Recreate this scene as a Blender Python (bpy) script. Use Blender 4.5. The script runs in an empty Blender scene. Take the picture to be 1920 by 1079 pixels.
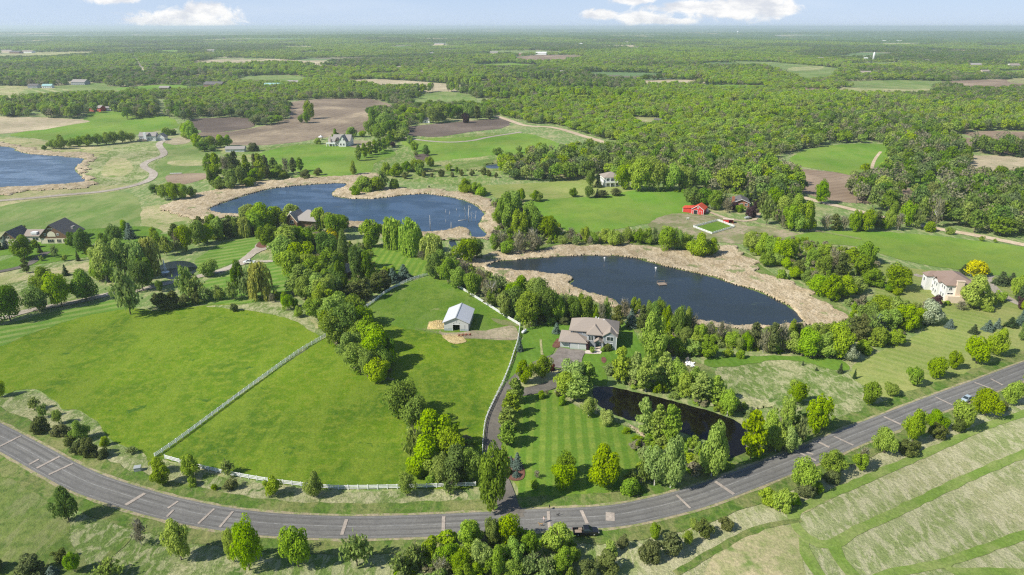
import bpy, bmesh, math, random
import numpy as np
from mathutils import Vector, Matrix, noise as mnoise
from mathutils.geometry import delaunay_2d_cdt
R = math.radians
random.seed(7)
sc = bpy.context.scene
COL = sc.collection

# ------------------------------------------------------------ camera, world, sun
CAM_H = 108.0
FPX = 1279.0                                  # focal length in pixels of the 1920 px wide photograph
PITCH = R(20.94)
cam_d = bpy.data.cameras.new('camera'); cam = bpy.data.objects.new('camera', cam_d); COL.objects.link(cam)
cam.location = (0, 0, CAM_H); cam.rotation_euler = (R(90) - PITCH, 0, 0)
cam_d.sensor_width = 36.0; cam_d.lens = FPX / 1920 * 36.0
cam_d.clip_start = 1.0; cam_d.clip_end = 120000.0
sc.camera = cam
SUN_EL, SHADOW_AZ = R(42), R(24)              # shadows run to the right (+x) and a little away (+y)
sun_d = bpy.data.lights.new('sun', 'SUN'); sun = bpy.data.objects.new('sun', sun_d); COL.objects.link(sun)
sun_d.energy = 5.0; sun_d.angle = R(0.53); sun_d.color = (1.0, 0.95, 0.85)
sdir = Vector((math.cos(SHADOW_AZ) * math.cos(SUN_EL), math.sin(SHADOW_AZ) * math.cos(SUN_EL), -math.sin(SUN_EL)))
sun.rotation_euler = sdir.to_track_quat('-Z', 'Y').to_euler(); sun.location = (-200, -100, 300)
sc.view_settings.view_transform = 'Standard'; sc.view_settings.look = 'None'
sc.view_settings.gamma = 1.0; sc.view_settings.exposure = 0.38
sc.cycles.use_denoising = False; sc.cycles.pixel_filter_type = 'BLACKMAN_HARRIS'; sc.cycles.filter_width = 1.25
sc.cycles.sample_clamp_indirect = 2.0
try: sc.cycles.denoiser = 'OPENIMAGEDENOISE'
except Exception: pass
sc.cycles.max_bounces = 6; sc.cycles.diffuse_bounces = 3; sc.cycles.glossy_bounces = 3
sc.cycles.transmission_bounces = 3; sc.cycles.transparent_max_bounces = 6; sc.cycles.volume_bounces = 1
sc.cycles.caustics_reflective = False; sc.cycles.caustics_refractive = False

class NT:
    """tiny node-tree writer"""
    def __init__(s, tree): s.t = tree; s.n = tree.nodes; s.l = tree.links; s.n.clear()
    def node(s, kind, props=None, **ins):
        nd = s.n.new(kind)
        for k, v in (props or {}).items(): setattr(nd, k, v)
        for k, v in ins.items():
            key = int(k[1:]) if k[0] == 'i' and k[1:].isdigit() else k.replace('_', ' ')
            sock = nd.inputs[key]
            if isinstance(v, bpy.types.NodeSocket): s.l.new(v, sock)
            elif v is not None: sock.default_value = v
        return nd
    def math(s, op, a, b=0.0, c=0.0, clamp=False):
        nd = s.node('ShaderNodeMath', {'operation': op, 'use_clamp': clamp}, i0=a, i1=b)
        if op in ('MULTIPLY_ADD', 'SMOOTH_MIN', 'SMOOTH_MAX'):
            if isinstance(c, bpy.types.NodeSocket): s.l.new(c, nd.inputs[2])
            else: nd.inputs[2].default_value = c
        return nd.outputs[0]
    def noise(s, vec, scale, detail=3.0, rough=0.55, dist=0.0):
        return s.node('ShaderNodeTexNoise', None, Vector=vec, Scale=scale, Detail=detail, Roughness=rough, Distortion=dist).outputs['Fac']
    def ramp(s, fac, lo, hi, a=0.0, b=1.0):
        return s.node('ShaderNodeMapRange', {'interpolation_type': 'SMOOTHSTEP'}, i0=fac, i1=lo, i2=hi, i3=a, i4=b).outputs[0]
    def mix(s, fac, a, b, blend='MIX'):
        nd = s.n.new('ShaderNodeMix'); nd.data_type = 'RGBA'; nd.blend_type = blend
        for idx, v in ((0, fac), (6, a), (7, b)):
            if isinstance(v, bpy.types.NodeSocket): s.l.new(v, nd.inputs[idx])
            else: nd.inputs[idx].default_value = v if idx == 0 else (*v, 1.0)[:4]
        return nd.outputs[2]
    def mapping(s, vec, rot=0.0, scale=(1, 1, 1)):
        return s.node('ShaderNodeMapping', None, Vector=vec, Rotation=(0, 0, rot), Scale=scale).outputs[0]

# sky: Nishita plus a few real-direction cumulus clouds low over the horizon
world = bpy.data.worlds.new('World'); sc.world = world; world.use_nodes = True
w = NT(world.node_tree)
sky = w.node('ShaderNodeTexSky', {'sky_type': 'NISHITA', 'sun_disc': False, 'sun_elevation': SUN_EL,
             'sun_rotation': math.atan2(-math.cos(SHADOW_AZ), -math.sin(SHADOW_AZ)) % (2 * math.pi),
             'altitude': 300.0, 'air_density': 1.0, 'dust_density': 0.1, 'ozone_density': 3.0}).outputs[0]
sky = w.mix(1.0, sky, (.97, .98, 1.04), 'MULTIPLY')
geo = w.node('ShaderNodeTexCoord').outputs['Generated']
sp = w.node('ShaderNodeSeparateXYZ', None, i0=geo)
yy = w.math('MAXIMUM', sp.outputs[1], 0.02)
u = w.math('DIVIDE', sp.outputs[0], yy); v = w.math('DIVIDE', sp.outputs[2], yy)
def tan_uv(px, py):                            # photograph pixel -> (x/y, z/y) of its viewing direction
    a, b = (px - 960) / FPX, (539.5 - py) / FPX
    yv = math.cos(PITCH) + b * math.sin(PITCH); zv = -math.sin(PITCH) + b * math.cos(PITCH)
    return a / yv, zv / yv
uv = w.node('ShaderNodeCombineXYZ', None, i0=u, i1=v, i2=0.0).outputs[0]
cn = w.noise(w.mapping(uv, 0, (1, 1.7, 1)), 34.0, 9.0, 0.68, 0.6)
cn2 = w.noise(w.mapping(uv, 0, (1, 1.8, 1)), 11.0, 4.0, 0.5)
blobs = [(352, 33, 112, 18), (300, 38, 66, 13), (395, 22, 52, 18), (350, 42, 120, 11), (215, -2, 60, 10), (1125, 27, 40, 10), (1205, 33, 55, 12), (1190, 1, 50, 8),
         (1290, 14, 90, 12), (1380, 20, 110, 20), (1420, 8, 70, 18), (1440, 20, 70, 14), (1250, 40, 60, 7), (1520, -70, 150, 30),
         (700, -90, 260, 40), (60, -120, 200, 40)]
acc = None
for bx_, by_, bw_, bh_ in blobs:
    u0, v0 = tan_uv(bx_, by_); sw = bw_ / FPX * 1.05; sh = bh_ / FPX * 1.1
    a = w.math('DIVIDE', w.math('SUBTRACT', u, u0), sw); b = w.math('DIVIDE', w.math('SUBTRACT', v, v0), sh)
    d = w.math('SUBTRACT', 1.0, w.math('SQRT', w.math('ADD', w.math('MULTIPLY', a, a), w.math('MULTIPLY', b, b))))
    acc = d if acc is None else w.math('SMOOTH_MAX', acc, d, 0.25)
m = w.math('ADD', acc, w.math('MULTIPLY', w.math('SUBTRACT', cn, 0.5), 1.9))
m = w.math('ADD', m, w.math('MULTIPLY', w.math('SUBTRACT', cn2, 0.5), 0.5))
mask = w.ramp(m, 0.02, 0.5)
front = w.ramp(sp.outputs[1], 0.05, 0.3)
mask = w.math('MULTIPLY', w.math('MULTIPLY', mask, front), 0.93)
veil = w.math('MULTIPLY', w.ramp(w.noise(w.mapping(uv, 0.15, (1, 6, 1)), 3.0, 5.0, 0.55), 0.45, 0.8), 0.3)
bright = w.ramp(w.noise(w.mapping(uv, 0.0, (1, 2.2, 1)), 22.0, 5.0, 0.6), 0.35, 0.62)
cc = w.mix(bright, (6.2, 6.4, 6.9), (9.2, 9.0, 8.7))
low = w.math('MULTIPLY', w.ramp(sp.outputs[2], .34, -.02), .9); s0 = w.mix(low, sky, w.mix(w.ramp(sp.outputs[2], .0, .12), (4.7, 5.9, 7.8), (2.6, 4.1, 7.1)))
s1 = w.mix(veil, s0, (7.0, 7.5, 8.3)); s2 = w.mix(mask, s1, cc)
bgn = w.node('ShaderNodeBackground', None, Color=s2, Strength=0.093)
w.node('ShaderNodeOutputWorld', None, Surface=bgn.outputs[0])

# ------------------------------------------------------------ terrain and photo -> ground survey
def sstep(a, b, x): t = np.clip((np.asarray(x, float) - a) / (b - a), 0, 1); return t * t * (3 - 2 * t)
def H(x, y):
    x = np.asarray(x, float); y = np.asarray(y, float); d = np.hypot(x, y)
    h1 = (np.sin(x / 118 + 1.3 + np.sin(y / 190)) + np.sin(y / 131 + .6 + .7 * np.sin(x / 230)) + np.sin((x + y) / 91)) * 1.6
    h2 = (np.sin(x / 1300 + 2) + np.sin(y / 900 + 1 + np.sin(x / 2100)) + np.sin((x * .7 - y) / 1700)) * 7.0
    h3 = (np.sin(x / 3900 + 1) + np.sin(y / 3100)) * 7
    return h1 * sstep(430, 1100, d) + h2 * sstep(2200, 7000, d) + h3 * sstep(9000, 20000, d)
def G(px, py):
    a, b = (px - 960) / FPX, (539.5 - py) / FPX
    dx, dy, dz = a, math.cos(PITCH) + b * math.sin(PITCH), -math.sin(PITCH) + b * math.cos(PITCH)
    h = 0.0
    for _ in range(12):
        t = (h - CAM_H) / dz; h = float(H(dx * t, dy * t))
    t = (h - CAM_H) / dz
    return Vector((dx * t, dy * t, h))
def P(x, y, z):                                # world -> photograph pixel (numpy ok)
    zz = z - CAM_H; dep = y * math.cos(PITCH) - zz * math.sin(PITCH); up = y * math.sin(PITCH) + zz * math.cos(PITCH)
    return 960 + FPX * x / dep, 539.5 - FPX * up / dep
def mpp(p):                                    # metres per photograph pixel at a ground point
    return (p.y * math.cos(PITCH) + (CAM_H - p.z) * math.sin(PITCH)) / FPX
def inside(poly, x, y):
    x = np.asarray(x, float); y = np.asarray(y, float); r = np.zeros(x.shape, bool)
    n = len(poly); j = n - 1
    for i in range(n):
        xi, yi = poly[i][:2]; xj, yj = poly[j][:2]
        if yi != yj:
            c = ((yi > y) != (yj > y)) & (x < (xj - xi) * (y - yi) / (yj - yi) + xi); r ^= c
        j = i
    return r

# ------------------------------------------------------------ tags and mesh helpers
def tag(o, label=None, cat=None, group=None, kind=None):
    for k, val in (('label', label), ('category', cat), ('group', group), ('kind', kind)):
        if val: o[k] = val
    return o
def link(name, data, mats=(), parent=None):
    o = bpy.data.objects.new(name, data); COL.objects.link(o)
    for m_ in (mats if isinstance(mats, (list, tuple)) else [mats]):
        if m_ is not None and hasattr(data, 'materials'): data.materials.append(m_)
    if parent is not None: o.parent = parent
    return o
def empty(name, loc, rz=0.0, label=None, cat=None, group=None):
    o = bpy.data.objects.new(name, None); COL.objects.link(o); o.location = loc; o.rotation_euler = (0, 0, rz)
    o.empty_display_size = 0.5
    return tag(o, label, cat, group)
def mesh_np(name, verts, faces, smooth=False):
    """verts (n,3), faces (m,k) numpy -> mesh"""
    me = bpy.data.meshes.new(name); verts = np.asarray(verts, np.float32); faces = np.asarray(faces, np.int32)
    k = faces.shape[1]
    me.vertices.add(len(verts)); me.vertices.foreach_set('co', verts.ravel())
    me.loops.add(faces.size); me.loops.foreach_set('vertex_index', faces.ravel())
    me.polygons.add(len(faces)); me.polygons.foreach_set('loop_start', np.arange(0, faces.size, k, dtype=np.int32))
    me.polygons.foreach_set('use_smooth', np.full(len(faces), smooth))
    me.update(calc_edges=True); me.validate(); return me
class MB:
    """collects simple solids, then becomes ONE mesh object"""
    def __init__(s): s.v = []; s.f = []; s.sm = []
    def add(s, vs, fs, smooth=False):
        o = len(s.v); s.v += [tuple(q) for q in vs]; s.f += [tuple(i + o for i in f) for f in fs]; s.sm += [smooth] * len(fs); return s
    def box(s, x0, x1, y0, y1, z0, z1, rz=0.0, c=None):
        vs = [(x, y, z) for z in (z0, z1) for y in (y0, y1) for x in (x0, x1)]
        if rz:
            cx, cy = c or ((x0 + x1) / 2, (y0 + y1) / 2); ca, sa = math.cos(rz), math.sin(rz)
            vs = [(cx + (x - cx) * ca - (y - cy) * sa, cy + (x - cx) * sa + (y - cy) * ca, z) for x, y, z in vs]
        return s.add(vs, [(0, 2, 3, 1), (4, 5, 7, 6), (0, 1, 5, 4), (2, 6, 7, 3), (0, 4, 6, 2), (1, 3, 7, 5)])
    def bar(s, a, b, w_, h_):
        a, b = Vector(a), Vector(b); d = b - a; L = d.length; q = d.to_track_quat('X', 'Z')
        vs = [a + q @ Vector((x, y, z)) for z in (-h_ / 2, h_ / 2) for y in (-w_ / 2, w_ / 2) for x in (0, L)]
        return s.add(vs, [(0, 2, 3, 1), (4, 5, 7, 6), (0, 1, 5, 4), (2, 6, 7, 3), (0, 4, 6, 2), (1, 3, 7, 5)])
    def tube(s, pts, rad, n=8, caps=True):
        base = len(s.v); rr = rad if isinstance(rad, (list, tuple)) else [rad] * len(pts); vs = []; fs = []
        for i, p in enumerate(pts):
            p = Vector(p); d = (Vector(pts[min(i + 1, len(pts) - 1)]) - Vector(pts[max(i - 1, 0)])).normalized()
            q = d.to_track_quat('Z', 'Y')
            for k in range(n):
                a = 2 * math.pi * k / n; vs.append(p + q @ Vector((math.cos(a) * rr[i], math.sin(a) * rr[i], 0)))
        for i in range(len(pts) - 1):
            for k in range(n): fs.append((i * n + k, i * n + (k + 1) % n, (i + 1) * n + (k + 1) % n, (i + 1) * n + k))
        if caps: fs.append(tuple(range(n - 1, -1, -1))); fs.append(tuple((len(pts) - 1) * n + k for k in range(n)))
        return s.add(vs, fs, True)
    def poly(s, pts, smooth=False): return s.add(pts, [tuple(range(len(pts)))], smooth)
    def prism(s, prof, y0, y1):                # profile of (x, z) extruded along y
        n = len(prof); vs = [(x, y0, z) for x, z in prof] + [(x, y1, z) for x, z in prof]
        fs = [tuple(range(n)), tuple(range(2 * n - 1, n - 1, -1))] + [(i, i + n, (i + 1) % n + n, (i + 1) % n) for i in range(n)]
        return s.add(vs, fs)
    def blob(s, c, r, n=10, m_=7, jit=0.0):
        vs = []; fs = []
        for i in range(m_ + 1):
            t = math.pi * i / m_
            for k in range(n):
                a = 2 * math.pi * k / n; q = 1 + random.uniform(-jit, jit)
                vs.append((c[0] + r[0] * q * math.sin(t) * math.cos(a), c[1] + r[1] * q * math.sin(t) * math.sin(a), c[2] + r[2] * q * math.cos(t)))
        for i in range(m_):
            for k in range(n): fs.append((i * n + k, (i + 1) * n + k, (i + 1) * n + (k + 1) % n, i * n + (k + 1) % n))
        return s.add(vs, fs, True)
    def build(s, name, mat, parent=None, bevel=0.0):
        me = bpy.data.meshes.new(name); me.from_pydata([tuple(q) for q in s.v], [], s.f)
        me.polygons.foreach_set('use_smooth', s.sm); me.update()
        o = link(name, me, mat, parent)
        if bevel:
            b = o.modifiers.new('bevel', 'BEVEL'); b.width = bevel; b.segments = 2; b.limit_method = 'ANGLE'
        return o
def copy_tree(o, parent=None):
    c = o.copy(); COL.objects.link(c); c.parent = parent
    for ch in list(o.children): copy_tree(ch, c)
    return c

# ------------------------------------------------------------ materials
def new_mat(name):
    m_ = bpy.data.materials.new(name); m_.use_nodes = True; return m_, NT(m_.node_tree)
def out(t, bsdf, disp=None):
    o = t.node('ShaderNodeOutputMaterial', None, Surface=bsdf)
    return o
def plain(name, col, rough=0.7, var=0.12, scale=3.0, metal=0.0, bump=0.0):
    m_, t = new_mat(name); co = t.node('ShaderNodeTexCoord').outputs['Object']
    n = t.noise(co, scale, 4.0, 0.6); dark = tuple(c * (1 - var) for c in col); lite = tuple(min(1, c * (1 + var)) for c in col)
    b = t.node('ShaderNodeBsdfPrincipled', None, Base_Color=t.mix(n, dark, lite), Roughness=rough, Metallic=metal)
    if bump: t.l.new(t.node('ShaderNodeBump', None, Height=n, Strength=bump, Distance=0.05).outputs[0], b.inputs['Normal'])
    out(t, b.outputs[0]); return m_
def ribbed(name, col, period, axis='Z', rough=0.6, depth=0.35, var=0.08, metal=0.0):
    """lapped boards / ribbed sheet metal / shingle courses"""
    m_, t = new_mat(name); co = t.node('ShaderNodeTexCoord').outputs['Object']
    s3 = t.node('ShaderNodeSeparateXYZ', None, i0=co); ax = s3.outputs['XYZ'.index(axis)]
    fr = t.math('FRACT', t.math('DIVIDE', ax, period)); line = t.ramp(fr, 0.0, 0.12)
    n = t.noise(co, 2.2, 5.0, 0.65); n2 = t.noise(co, 14.0, 2.0, 0.5)
    c = t.mix(t.math('MULTIPLY_ADD', n, 0.7, t.math('MULTIPLY', n2, 0.3)), tuple(x * (1 - var) for x in col), tuple(min(1, x * (1 + var)) for x in col))
    c = t.mix(t.math('SUBTRACT', 1.0, line), c, tuple(x * (1 - depth) for x in col))
    b = t.node('ShaderNodeBsdfPrincipled', None, Base_Color=c, Roughness=rough, Metallic=metal)
    t.l.new(t.node('ShaderNodeBump', None, Height=fr, Strength=0.4, Distance=0.03).outputs[0], b.inputs['Normal'])
    out(t, b.outputs[0]); return m_
def ground_mat(name, base, patch=None, fine=None, patch_scale=0.03, patch_lo=0.42, patch_hi=0.62, fine_scale=0.5,
               fine_amt=0.35, streak=None, stripes=None, speck=None, bump=0.5, rough=0.95, grain=1.6):
    """base/patch/fine colours; streak=(angle, stretch, colour, amount, scale); stripes=(angle, period, colour, amount); speck=(colour, scale, threshold)"""
    m_, t = new_mat(name); co = t.node('ShaderNodeTexCoord').outputs['Object']
    c = base
    if patch:
        n = t.noise(co, patch_scale, 6.0, 0.62, 0.4); c = t.mix(t.ramp(n, patch_lo, patch_hi), base, patch)
    if fine:
        n = t.noise(co, fine_scale, 5.0, 0.7); c = t.mix(t.math('MULTIPLY', t.ramp(n, 0.42, 0.66), fine_amt), c, fine)
    if streak:
        ang, st, colr, amt, scl = streak
        n = t.noise(t.mapping(co, ang, (1.0, 1.0 / st, 1.0)), scl, 5.0, 0.68, 0.6); c = t.mix(t.math('MULTIPLY', t.ramp(n, 0.46, 0.6), amt), c, colr)
    if stripes:
        for ang, per, colr, amt in stripes:
            s3 = t.node('ShaderNodeSeparateXYZ', None, i0=t.mapping(co, ang))
            wob = t.math('MULTIPLY', t.noise(co, 0.05, 3.0), 1.4)
            sn = t.math('SINE', t.math('MULTIPLY', t.math('ADD', s3.outputs[0], wob), 2 * math.pi / per))
            k = t.math('MULTIPLY', t.ramp(sn, -0.5, 0.6), t.ramp(t.noise(co, 0.12, 4.0), 0.25, 0.6))
            c = t.mix(t.math('MULTIPLY', k, amt), c, colr)
    if speck:
        n = t.noise(co, speck[1], 4.0, 0.7); c = t.mix(t.ramp(n, speck[2], speck[2] + 0.06), c, speck[0])
    g = t.noise(co, grain, 4.0, 0.75); g2 = t.noise(co, 0.012, 3.0)
    val = t.math('ADD', t.math('MULTIPLY', t.ramp(g, .25, .75), 0.42), t.math('MULTIPLY', t.ramp(g2, .3, .7), 0.3)); val = t.math('ADD', val, 0.64)
    c = t.node('ShaderNodeHueSaturation', None, Value=val, Color=c).outputs[0] if isinstance(c, bpy.types.NodeSocket) else t.mix(0.0, c, c)
    b = t.node('ShaderNodeBsdfPrincipled', None, Base_Color=c, Roughness=rough)
    b.inputs['Specular IOR Level'].default_value = 0.1
    hgt = t.noise(co, 1.1, 5.0, 0.75)
    t.l.new(t.node('ShaderNodeBump', None, Height=hgt, Strength=bump, Distance=0.5).outputs[0], b.inputs['Normal'])
    out(t, b.outputs[0]); return m_
def water_mat(name, deep, rough=0.06, wave=0.12, scum=None):
    m_, t = new_mat(name); co = t.node('ShaderNodeTexCoord').outputs['Object']
    c = deep
    if scum:
        n = t.noise(t.mapping(co, 0.3, (1, 2.2, 1)), 0.09, 6.0, 0.7, 0.8); c = t.mix(t.ramp(n, scum[1], scum[1] + 0.1), deep, scum[0])
    n2 = t.noise(t.mapping(co, .2, (1, 2, 1)), 0.03, 5.0, 0.65)
    rg = t.ramp(n2, 0.38, 0.62, rough * 0.5, rough * 2.6)
    b = t.node('ShaderNodeBsdfPrincipled', None, Roughness=rg)
    if isinstance(c, bpy.types.NodeSocket): t.l.new(c, b.inputs['Base Color'])
    else: b.inputs['Base Color'].default_value = (*c, 1)
    b.inputs['IOR'].default_value = 1.33
    hh = t.noise(t.mapping(co, 0.5, (1, 2.5, 1)), 0.9, 5.0, 0.65)
    t.l.new(t.node('ShaderNodeBump', None, Height=hh, Strength=wave, Distance=0.25).outputs[0], b.inputs['Normal'])
    out(t, b.outputs[0]); return m_
def leaf_mat(name, dark, lite, hue=0.015, transl=0.42, world_var=True):
    m_, t = new_mat(name)
    rnd = t.node('ShaderNodeObjectInfo').outputs['Random']; at = t.node('ShaderNodeAttribute', {'attribute_name': 'rnd'}).outputs['Fac']
    pos = t.node('ShaderNodeNewGeometry').outputs['Position']
    wn = t.noise(pos, 0.02, 4.0, 0.6)
    f = t.math('MULTIPLY_ADD', rnd, 0.6, t.math('MULTIPLY', at, 0.4))
    f = t.math('ADD', f, t.math('MULTIPLY', t.math('SUBTRACT', wn, 0.5), 0.9), clamp=True)
    c = t.mix(f, dark, lite)
    r2 = t.math('FRACT', t.math('MULTIPLY', rnd, 17.31))
    hs = t.node('ShaderNodeHueSaturation', None, Hue=t.math('MULTIPLY_ADD', r2, 2 * hue, 0.5 - hue),
                Saturation=t.math('MULTIPLY_ADD', t.math('FRACT', t.math('MULTIPLY', rnd, 7.7)), 0.25, 0.85),
                Value=t.math('MULTIPLY_ADD', at, 0.45, 0.97), Color=c).outputs[0]
    d = t.node('ShaderNodeBsdfDiffuse', None, Color=hs); tr = t.node('ShaderNodeBsdfTranslucent', None, Color=hs)
    mx = t.node('ShaderNodeMixShader', None, i0=transl, i1=d.outputs[0], i2=tr.outputs[0])
    out(t, mx.outputs[0]); return m_

# ------------------------------------------------------------ sheets that lie on the terrain
def catmull(pts, per=4, closed=True):
    n = len(pts); o = []
    rng = range(n) if closed else range(n - 1)
    for i in rng:
        g = (lambda k: pts[k % n]) if closed else (lambda k: pts[max(0, min(n - 1, k))])
        p0, p1, p2, p3 = g(i - 1), g(i), g(i + 1), g(i + 2)
        for s in range(per):
            t = s / per
            o.append(tuple(0.5 * ((2 * p1[k]) + (-p0[k] + p2[k]) * t + (2 * p0[k] - 5 * p1[k] + 4 * p2[k] - p3[k]) * t * t + (-p0[k] + 3 * p1[k] - 3 * p2[k] + p3[k]) * t ** 3) for k in range(2)))
    if not closed: o.append(tuple(pts[-1][:2]))
    return o
def to_ground(px, smooth=True, closed=True):
    g = [G(*p) for p in px]; g = [(q.x, q.y) for q in g]
    return catmull(g, 4, closed) if smooth else g
def jitter_outline(pts, amp):
    """break a clean outline up: subdivide and push about with noise"""
    o = []; n = len(pts)
    for i in range(n):
        a, b = Vector(pts[i]), Vector(pts[(i + 1) % n]); L = (b - a).length; k = max(1, min(12, int(L / (amp * 1.6 + .3))))
        for s in range(k):
            p = a.lerp(b, s / k); q = Vector((p.x * 0.12 / max(amp, .3) , p.y * 0.12 / max(amp, .3), 3.3))
            o.append((p.x + amp * mnoise.noise(q * 2), p.y + amp * mnoise.noise(q * 2 + Vector((9, 4, 1)))))
    return o
def loff(d): return 0.45 * sstep(500, 3000, d)
LC = [0]
def lift(layer):                              # every sheet gets a height of its own so no two share a plane
    LC[0] += 1; return 0.03 * layer + 0.0007 * (LC[0] % 40)
def sheet(name, poly, mat, layer, kind='structure', label=None, zf=None, parent=None, step=None):
    xs = [p[0] for p in poly]; ys = [p[1] for p in poly]
    dm = math.hypot(sum(xs) / len(xs), sum(ys) / len(ys)); pts = [Vector(p) for p in poly]; n = len(pts)
    if step is None: step = max(12.0, dm * 0.02)
    if math.hypot(max(xs, key=abs), max(ys)) > 420:
        gx, gy = np.meshgrid(np.arange(min(xs), max(xs), step) + step / 2, np.arange(min(ys), max(ys), step) + step / 2)
        ok = inside(poly, gx, gy); pts += [Vector((a, b)) for a, b in zip(gx[ok], gy[ok])]
    vs, es, fs, *_ = delaunay_2d_cdt(pts, [(i, (i + 1) % n) for i in range(n)], [], 1, 1e-4)
    v = np.array([(q.x, q.y) for q in vs]); z = H(v[:, 0], v[:, 1]) + lift(layer) + loff(np.hypot(v[:, 0], v[:, 1]))
    me = bpy.data.meshes.new(name); me.from_pydata([(a, b, c) for (a, b), c in zip(v.tolist(), z.tolist())], [], [tuple(f) for f in fs])
    bm = bmesh.new(); bm.from_mesh(me); bmesh.ops.recalc_face_normals(bm, faces=bm.faces)
    if bm.faces and sum(f.normal.z for f in bm.faces) < 0: bmesh.ops.reverse_faces(bm, faces=bm.faces)
    bm.to_mesh(me); bm.free()
    o = link(name, me, mat, parent)
    if parent is None: tag(o, label, None, None, kind)
    return o
def strip_pts(center, width):
    """ground polyline -> list of (left, right) pairs"""
    res = []
    for i, p in enumerate(center):
        a = Vector(center[max(0, i - 1)]); b = Vector(center[min(len(center) - 1, i + 1)]); d = (b - a).normalized()
        nrm = Vector((-d.y, d.x)); wd = width[i] if isinstance(width, list) else width
        res.append((Vector(p) + nrm * wd / 2, Vector(p) - nrm * wd / 2))
    return res
def strip(name, center, width, mat, layer, kind='structure', parent=None, off=0.0, jit=0.0, label=None):
    pr = strip_pts(center, width); vs = []; fs = []; zl = lift(layer)
    nrm = [((a - b).normalized()) for a, b in pr]
    for i, (a, b) in enumerate(pr):
        ja = jit * mnoise.noise(Vector((a.x * .35, a.y * .35, 1))); jb = jit * mnoise.noise(Vector((b.x * .35, b.y * .35, 5)))
        for q in (a + nrm[i] * (off + ja), b + nrm[i] * (off + jb)):
            vs.append((q.x, q.y, float(H(q.x, q.y)) + zl + float(loff(q.length))))
    for i in range(len(pr) - 1): fs.append((2 * i, 2 * i + 1, 2 * i + 3, 2 * i + 2))
    me = bpy.data.meshes.new(name); me.from_pydata(vs, [], fs)
    o = link(name, me, mat, parent)
    if parent is None: tag(o, label, None, None, kind)
    return o
def resample(poly, step):
    o = [Vector(poly[0])]; acc_ = 0.0
    for a, b in zip(poly[:-1], poly[1:]):
        a, b = Vector(a), Vector(b); L = (b - a).length
        if L == 0: continue
        t = step - acc_
        while t <= L: o.append(a.lerp(b, t / L)); t += step
        acc_ = (acc_ + L) % step
    return [tuple(q) for q in o]
# ------------------------------------------------------------ ground colours
GR = (.125, .245, .028)
M = {}
M['base'] = ground_mat('meadow_ground', (.15, .235, .05), (.36, .33, .15), (.085, .15, .03), .022, .5, .68, .6, .5, streak=(.5, 3, (.46, .41, .21), .45, .35))
M['far'] = ground_mat('far_ground', (.14, .23, .055), (.36, .31, .17), (.06, .12, .03), .0035, .55, .63, .012, .9)
M['pasture'] = ground_mat('pasture_grass', (.118, .205, .008), (.066, .14, .008), (.2, .25, .025), .021, .4, .64, .33, .75, streak=(.5, 3.2, (.17, .24, .022), .6, .06), speck=((.06, .13, .014), .11, .63), bump=.5)
M['pasture2'] = ground_mat('paddock_grass', (.1, .195, .015), (.15, .225, .03), (.075, .155, .018), .045, .4, .64, .35, .7, streak=(-.5, 2.5, (.17, .24, .05), .5, .09), speck=((.25, .27, .1), .06, .62), bump=.5)
M['darkgrass'] = ground_mat('dark_green_grass', (.11, .18, .03), (.19, .24, .06), (.06, .12, .02), .05, .4, .62, .4, .7, streak=(.7, 2.5, (.27, .27, .12), .5, .2), bump=.8)  # dark green grass broken by lighter patches and straw-coloured streaks
M['lawn_v'] = ground_mat('striped_lawn', (.105, .195, .02), None, (.15, .235, .035), fine_scale=.3, fine_amt=.4, stripes=[(R(3), 3.4, (.24, .3, .05), .6), (R(84), 5.0, (.09, .2, .02), .35)], bump=.3)
M['lawn_d'] = ground_mat('mown_lawn', (.1, .205, .025), None, (.15, .24, .04), fine_scale=.2, fine_amt=.4, stripes=[(R(58), 5.2, (.26, .3, .09), .6)], bump=.3)
M['lawn_g'] = ground_mat('green_lawn', (.095, .19, .018), (.14, .23, .028), (.05, .13, .015), .06, .4, .7, .4, .4, stripes=[(R(-12), 2.6, (.13, .24, .03), .5)], bump=.3)
M['lawn_o'] = ground_mat('olive_lawn', (.21, .27, .06), (.3, .31, .1), (.15, .22, .05), .05, .4, .66, .3, .4, stripes=[(R(-48), 4.0, (.3, .32, .11), .5)], bump=.35)
M['verge'] = ground_mat('verge_grass', (.1, .18, .024), (.2, .22, .07), (.05, .105, .02), .1, .4, .64, .6, .7, streak=(.4, 2, (.3, .28, .12), .45, .25), bump=.6)
M['rough'] = ground_mat('rough_meadow', (.15, .22, .05), (.38, .37, .19), (.09, .15, .03), .045, .44, .62, 1.0, .6, streak=(.35, 1.9, (.52, .48, .29), .5, .5), speck=((.1, .17, .035), .09, .6), bump=1.0)
M['hay'] = ground_mat('straw_meadow', (.26, .31, .11), (.38, .37, .19), (.16, .225, .06), .03, .4, .6, .9, .5, streak=(-.5, 2.6, (.54, .5, .32), .65, .5), stripes=[(R(60), 8.5, (.46, .44, .26), .4)], bump=1.0)
M['mowpath'] = ground_mat('mown_path', (.17, .26, .045), (.25, .3, .09), (.12, .2, .035), .1, .4, .66, .5, .45, bump=.4)
M['scrub'] = ground_mat('scrub_ground', (.13, .2, .04), (.3, .29, .13), (.07, .12, .02), .06, .42, .66, .6, .6, bump=.9)
M['field'] = ground_mat('crop_field', (.125, .25, .022), (.19, .275, .04), (.1, .195, .03), .014, .4, .62, .1, .5, streak=(.2, 4, (.19, .26, .05), .5, .05), stripes=[(R(70), 11.0, (.15, .25, .04), .3)], bump=.3)
M['field2'] = ground_mat('young_crop_field', (.14, .22, .05), (.21, .26, .085), (.11, .19, .045), .014, .4, .62, .12, .6, streak=(.3, 3, (.26, .28, .11), .5, .09), bump=.3)
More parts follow.
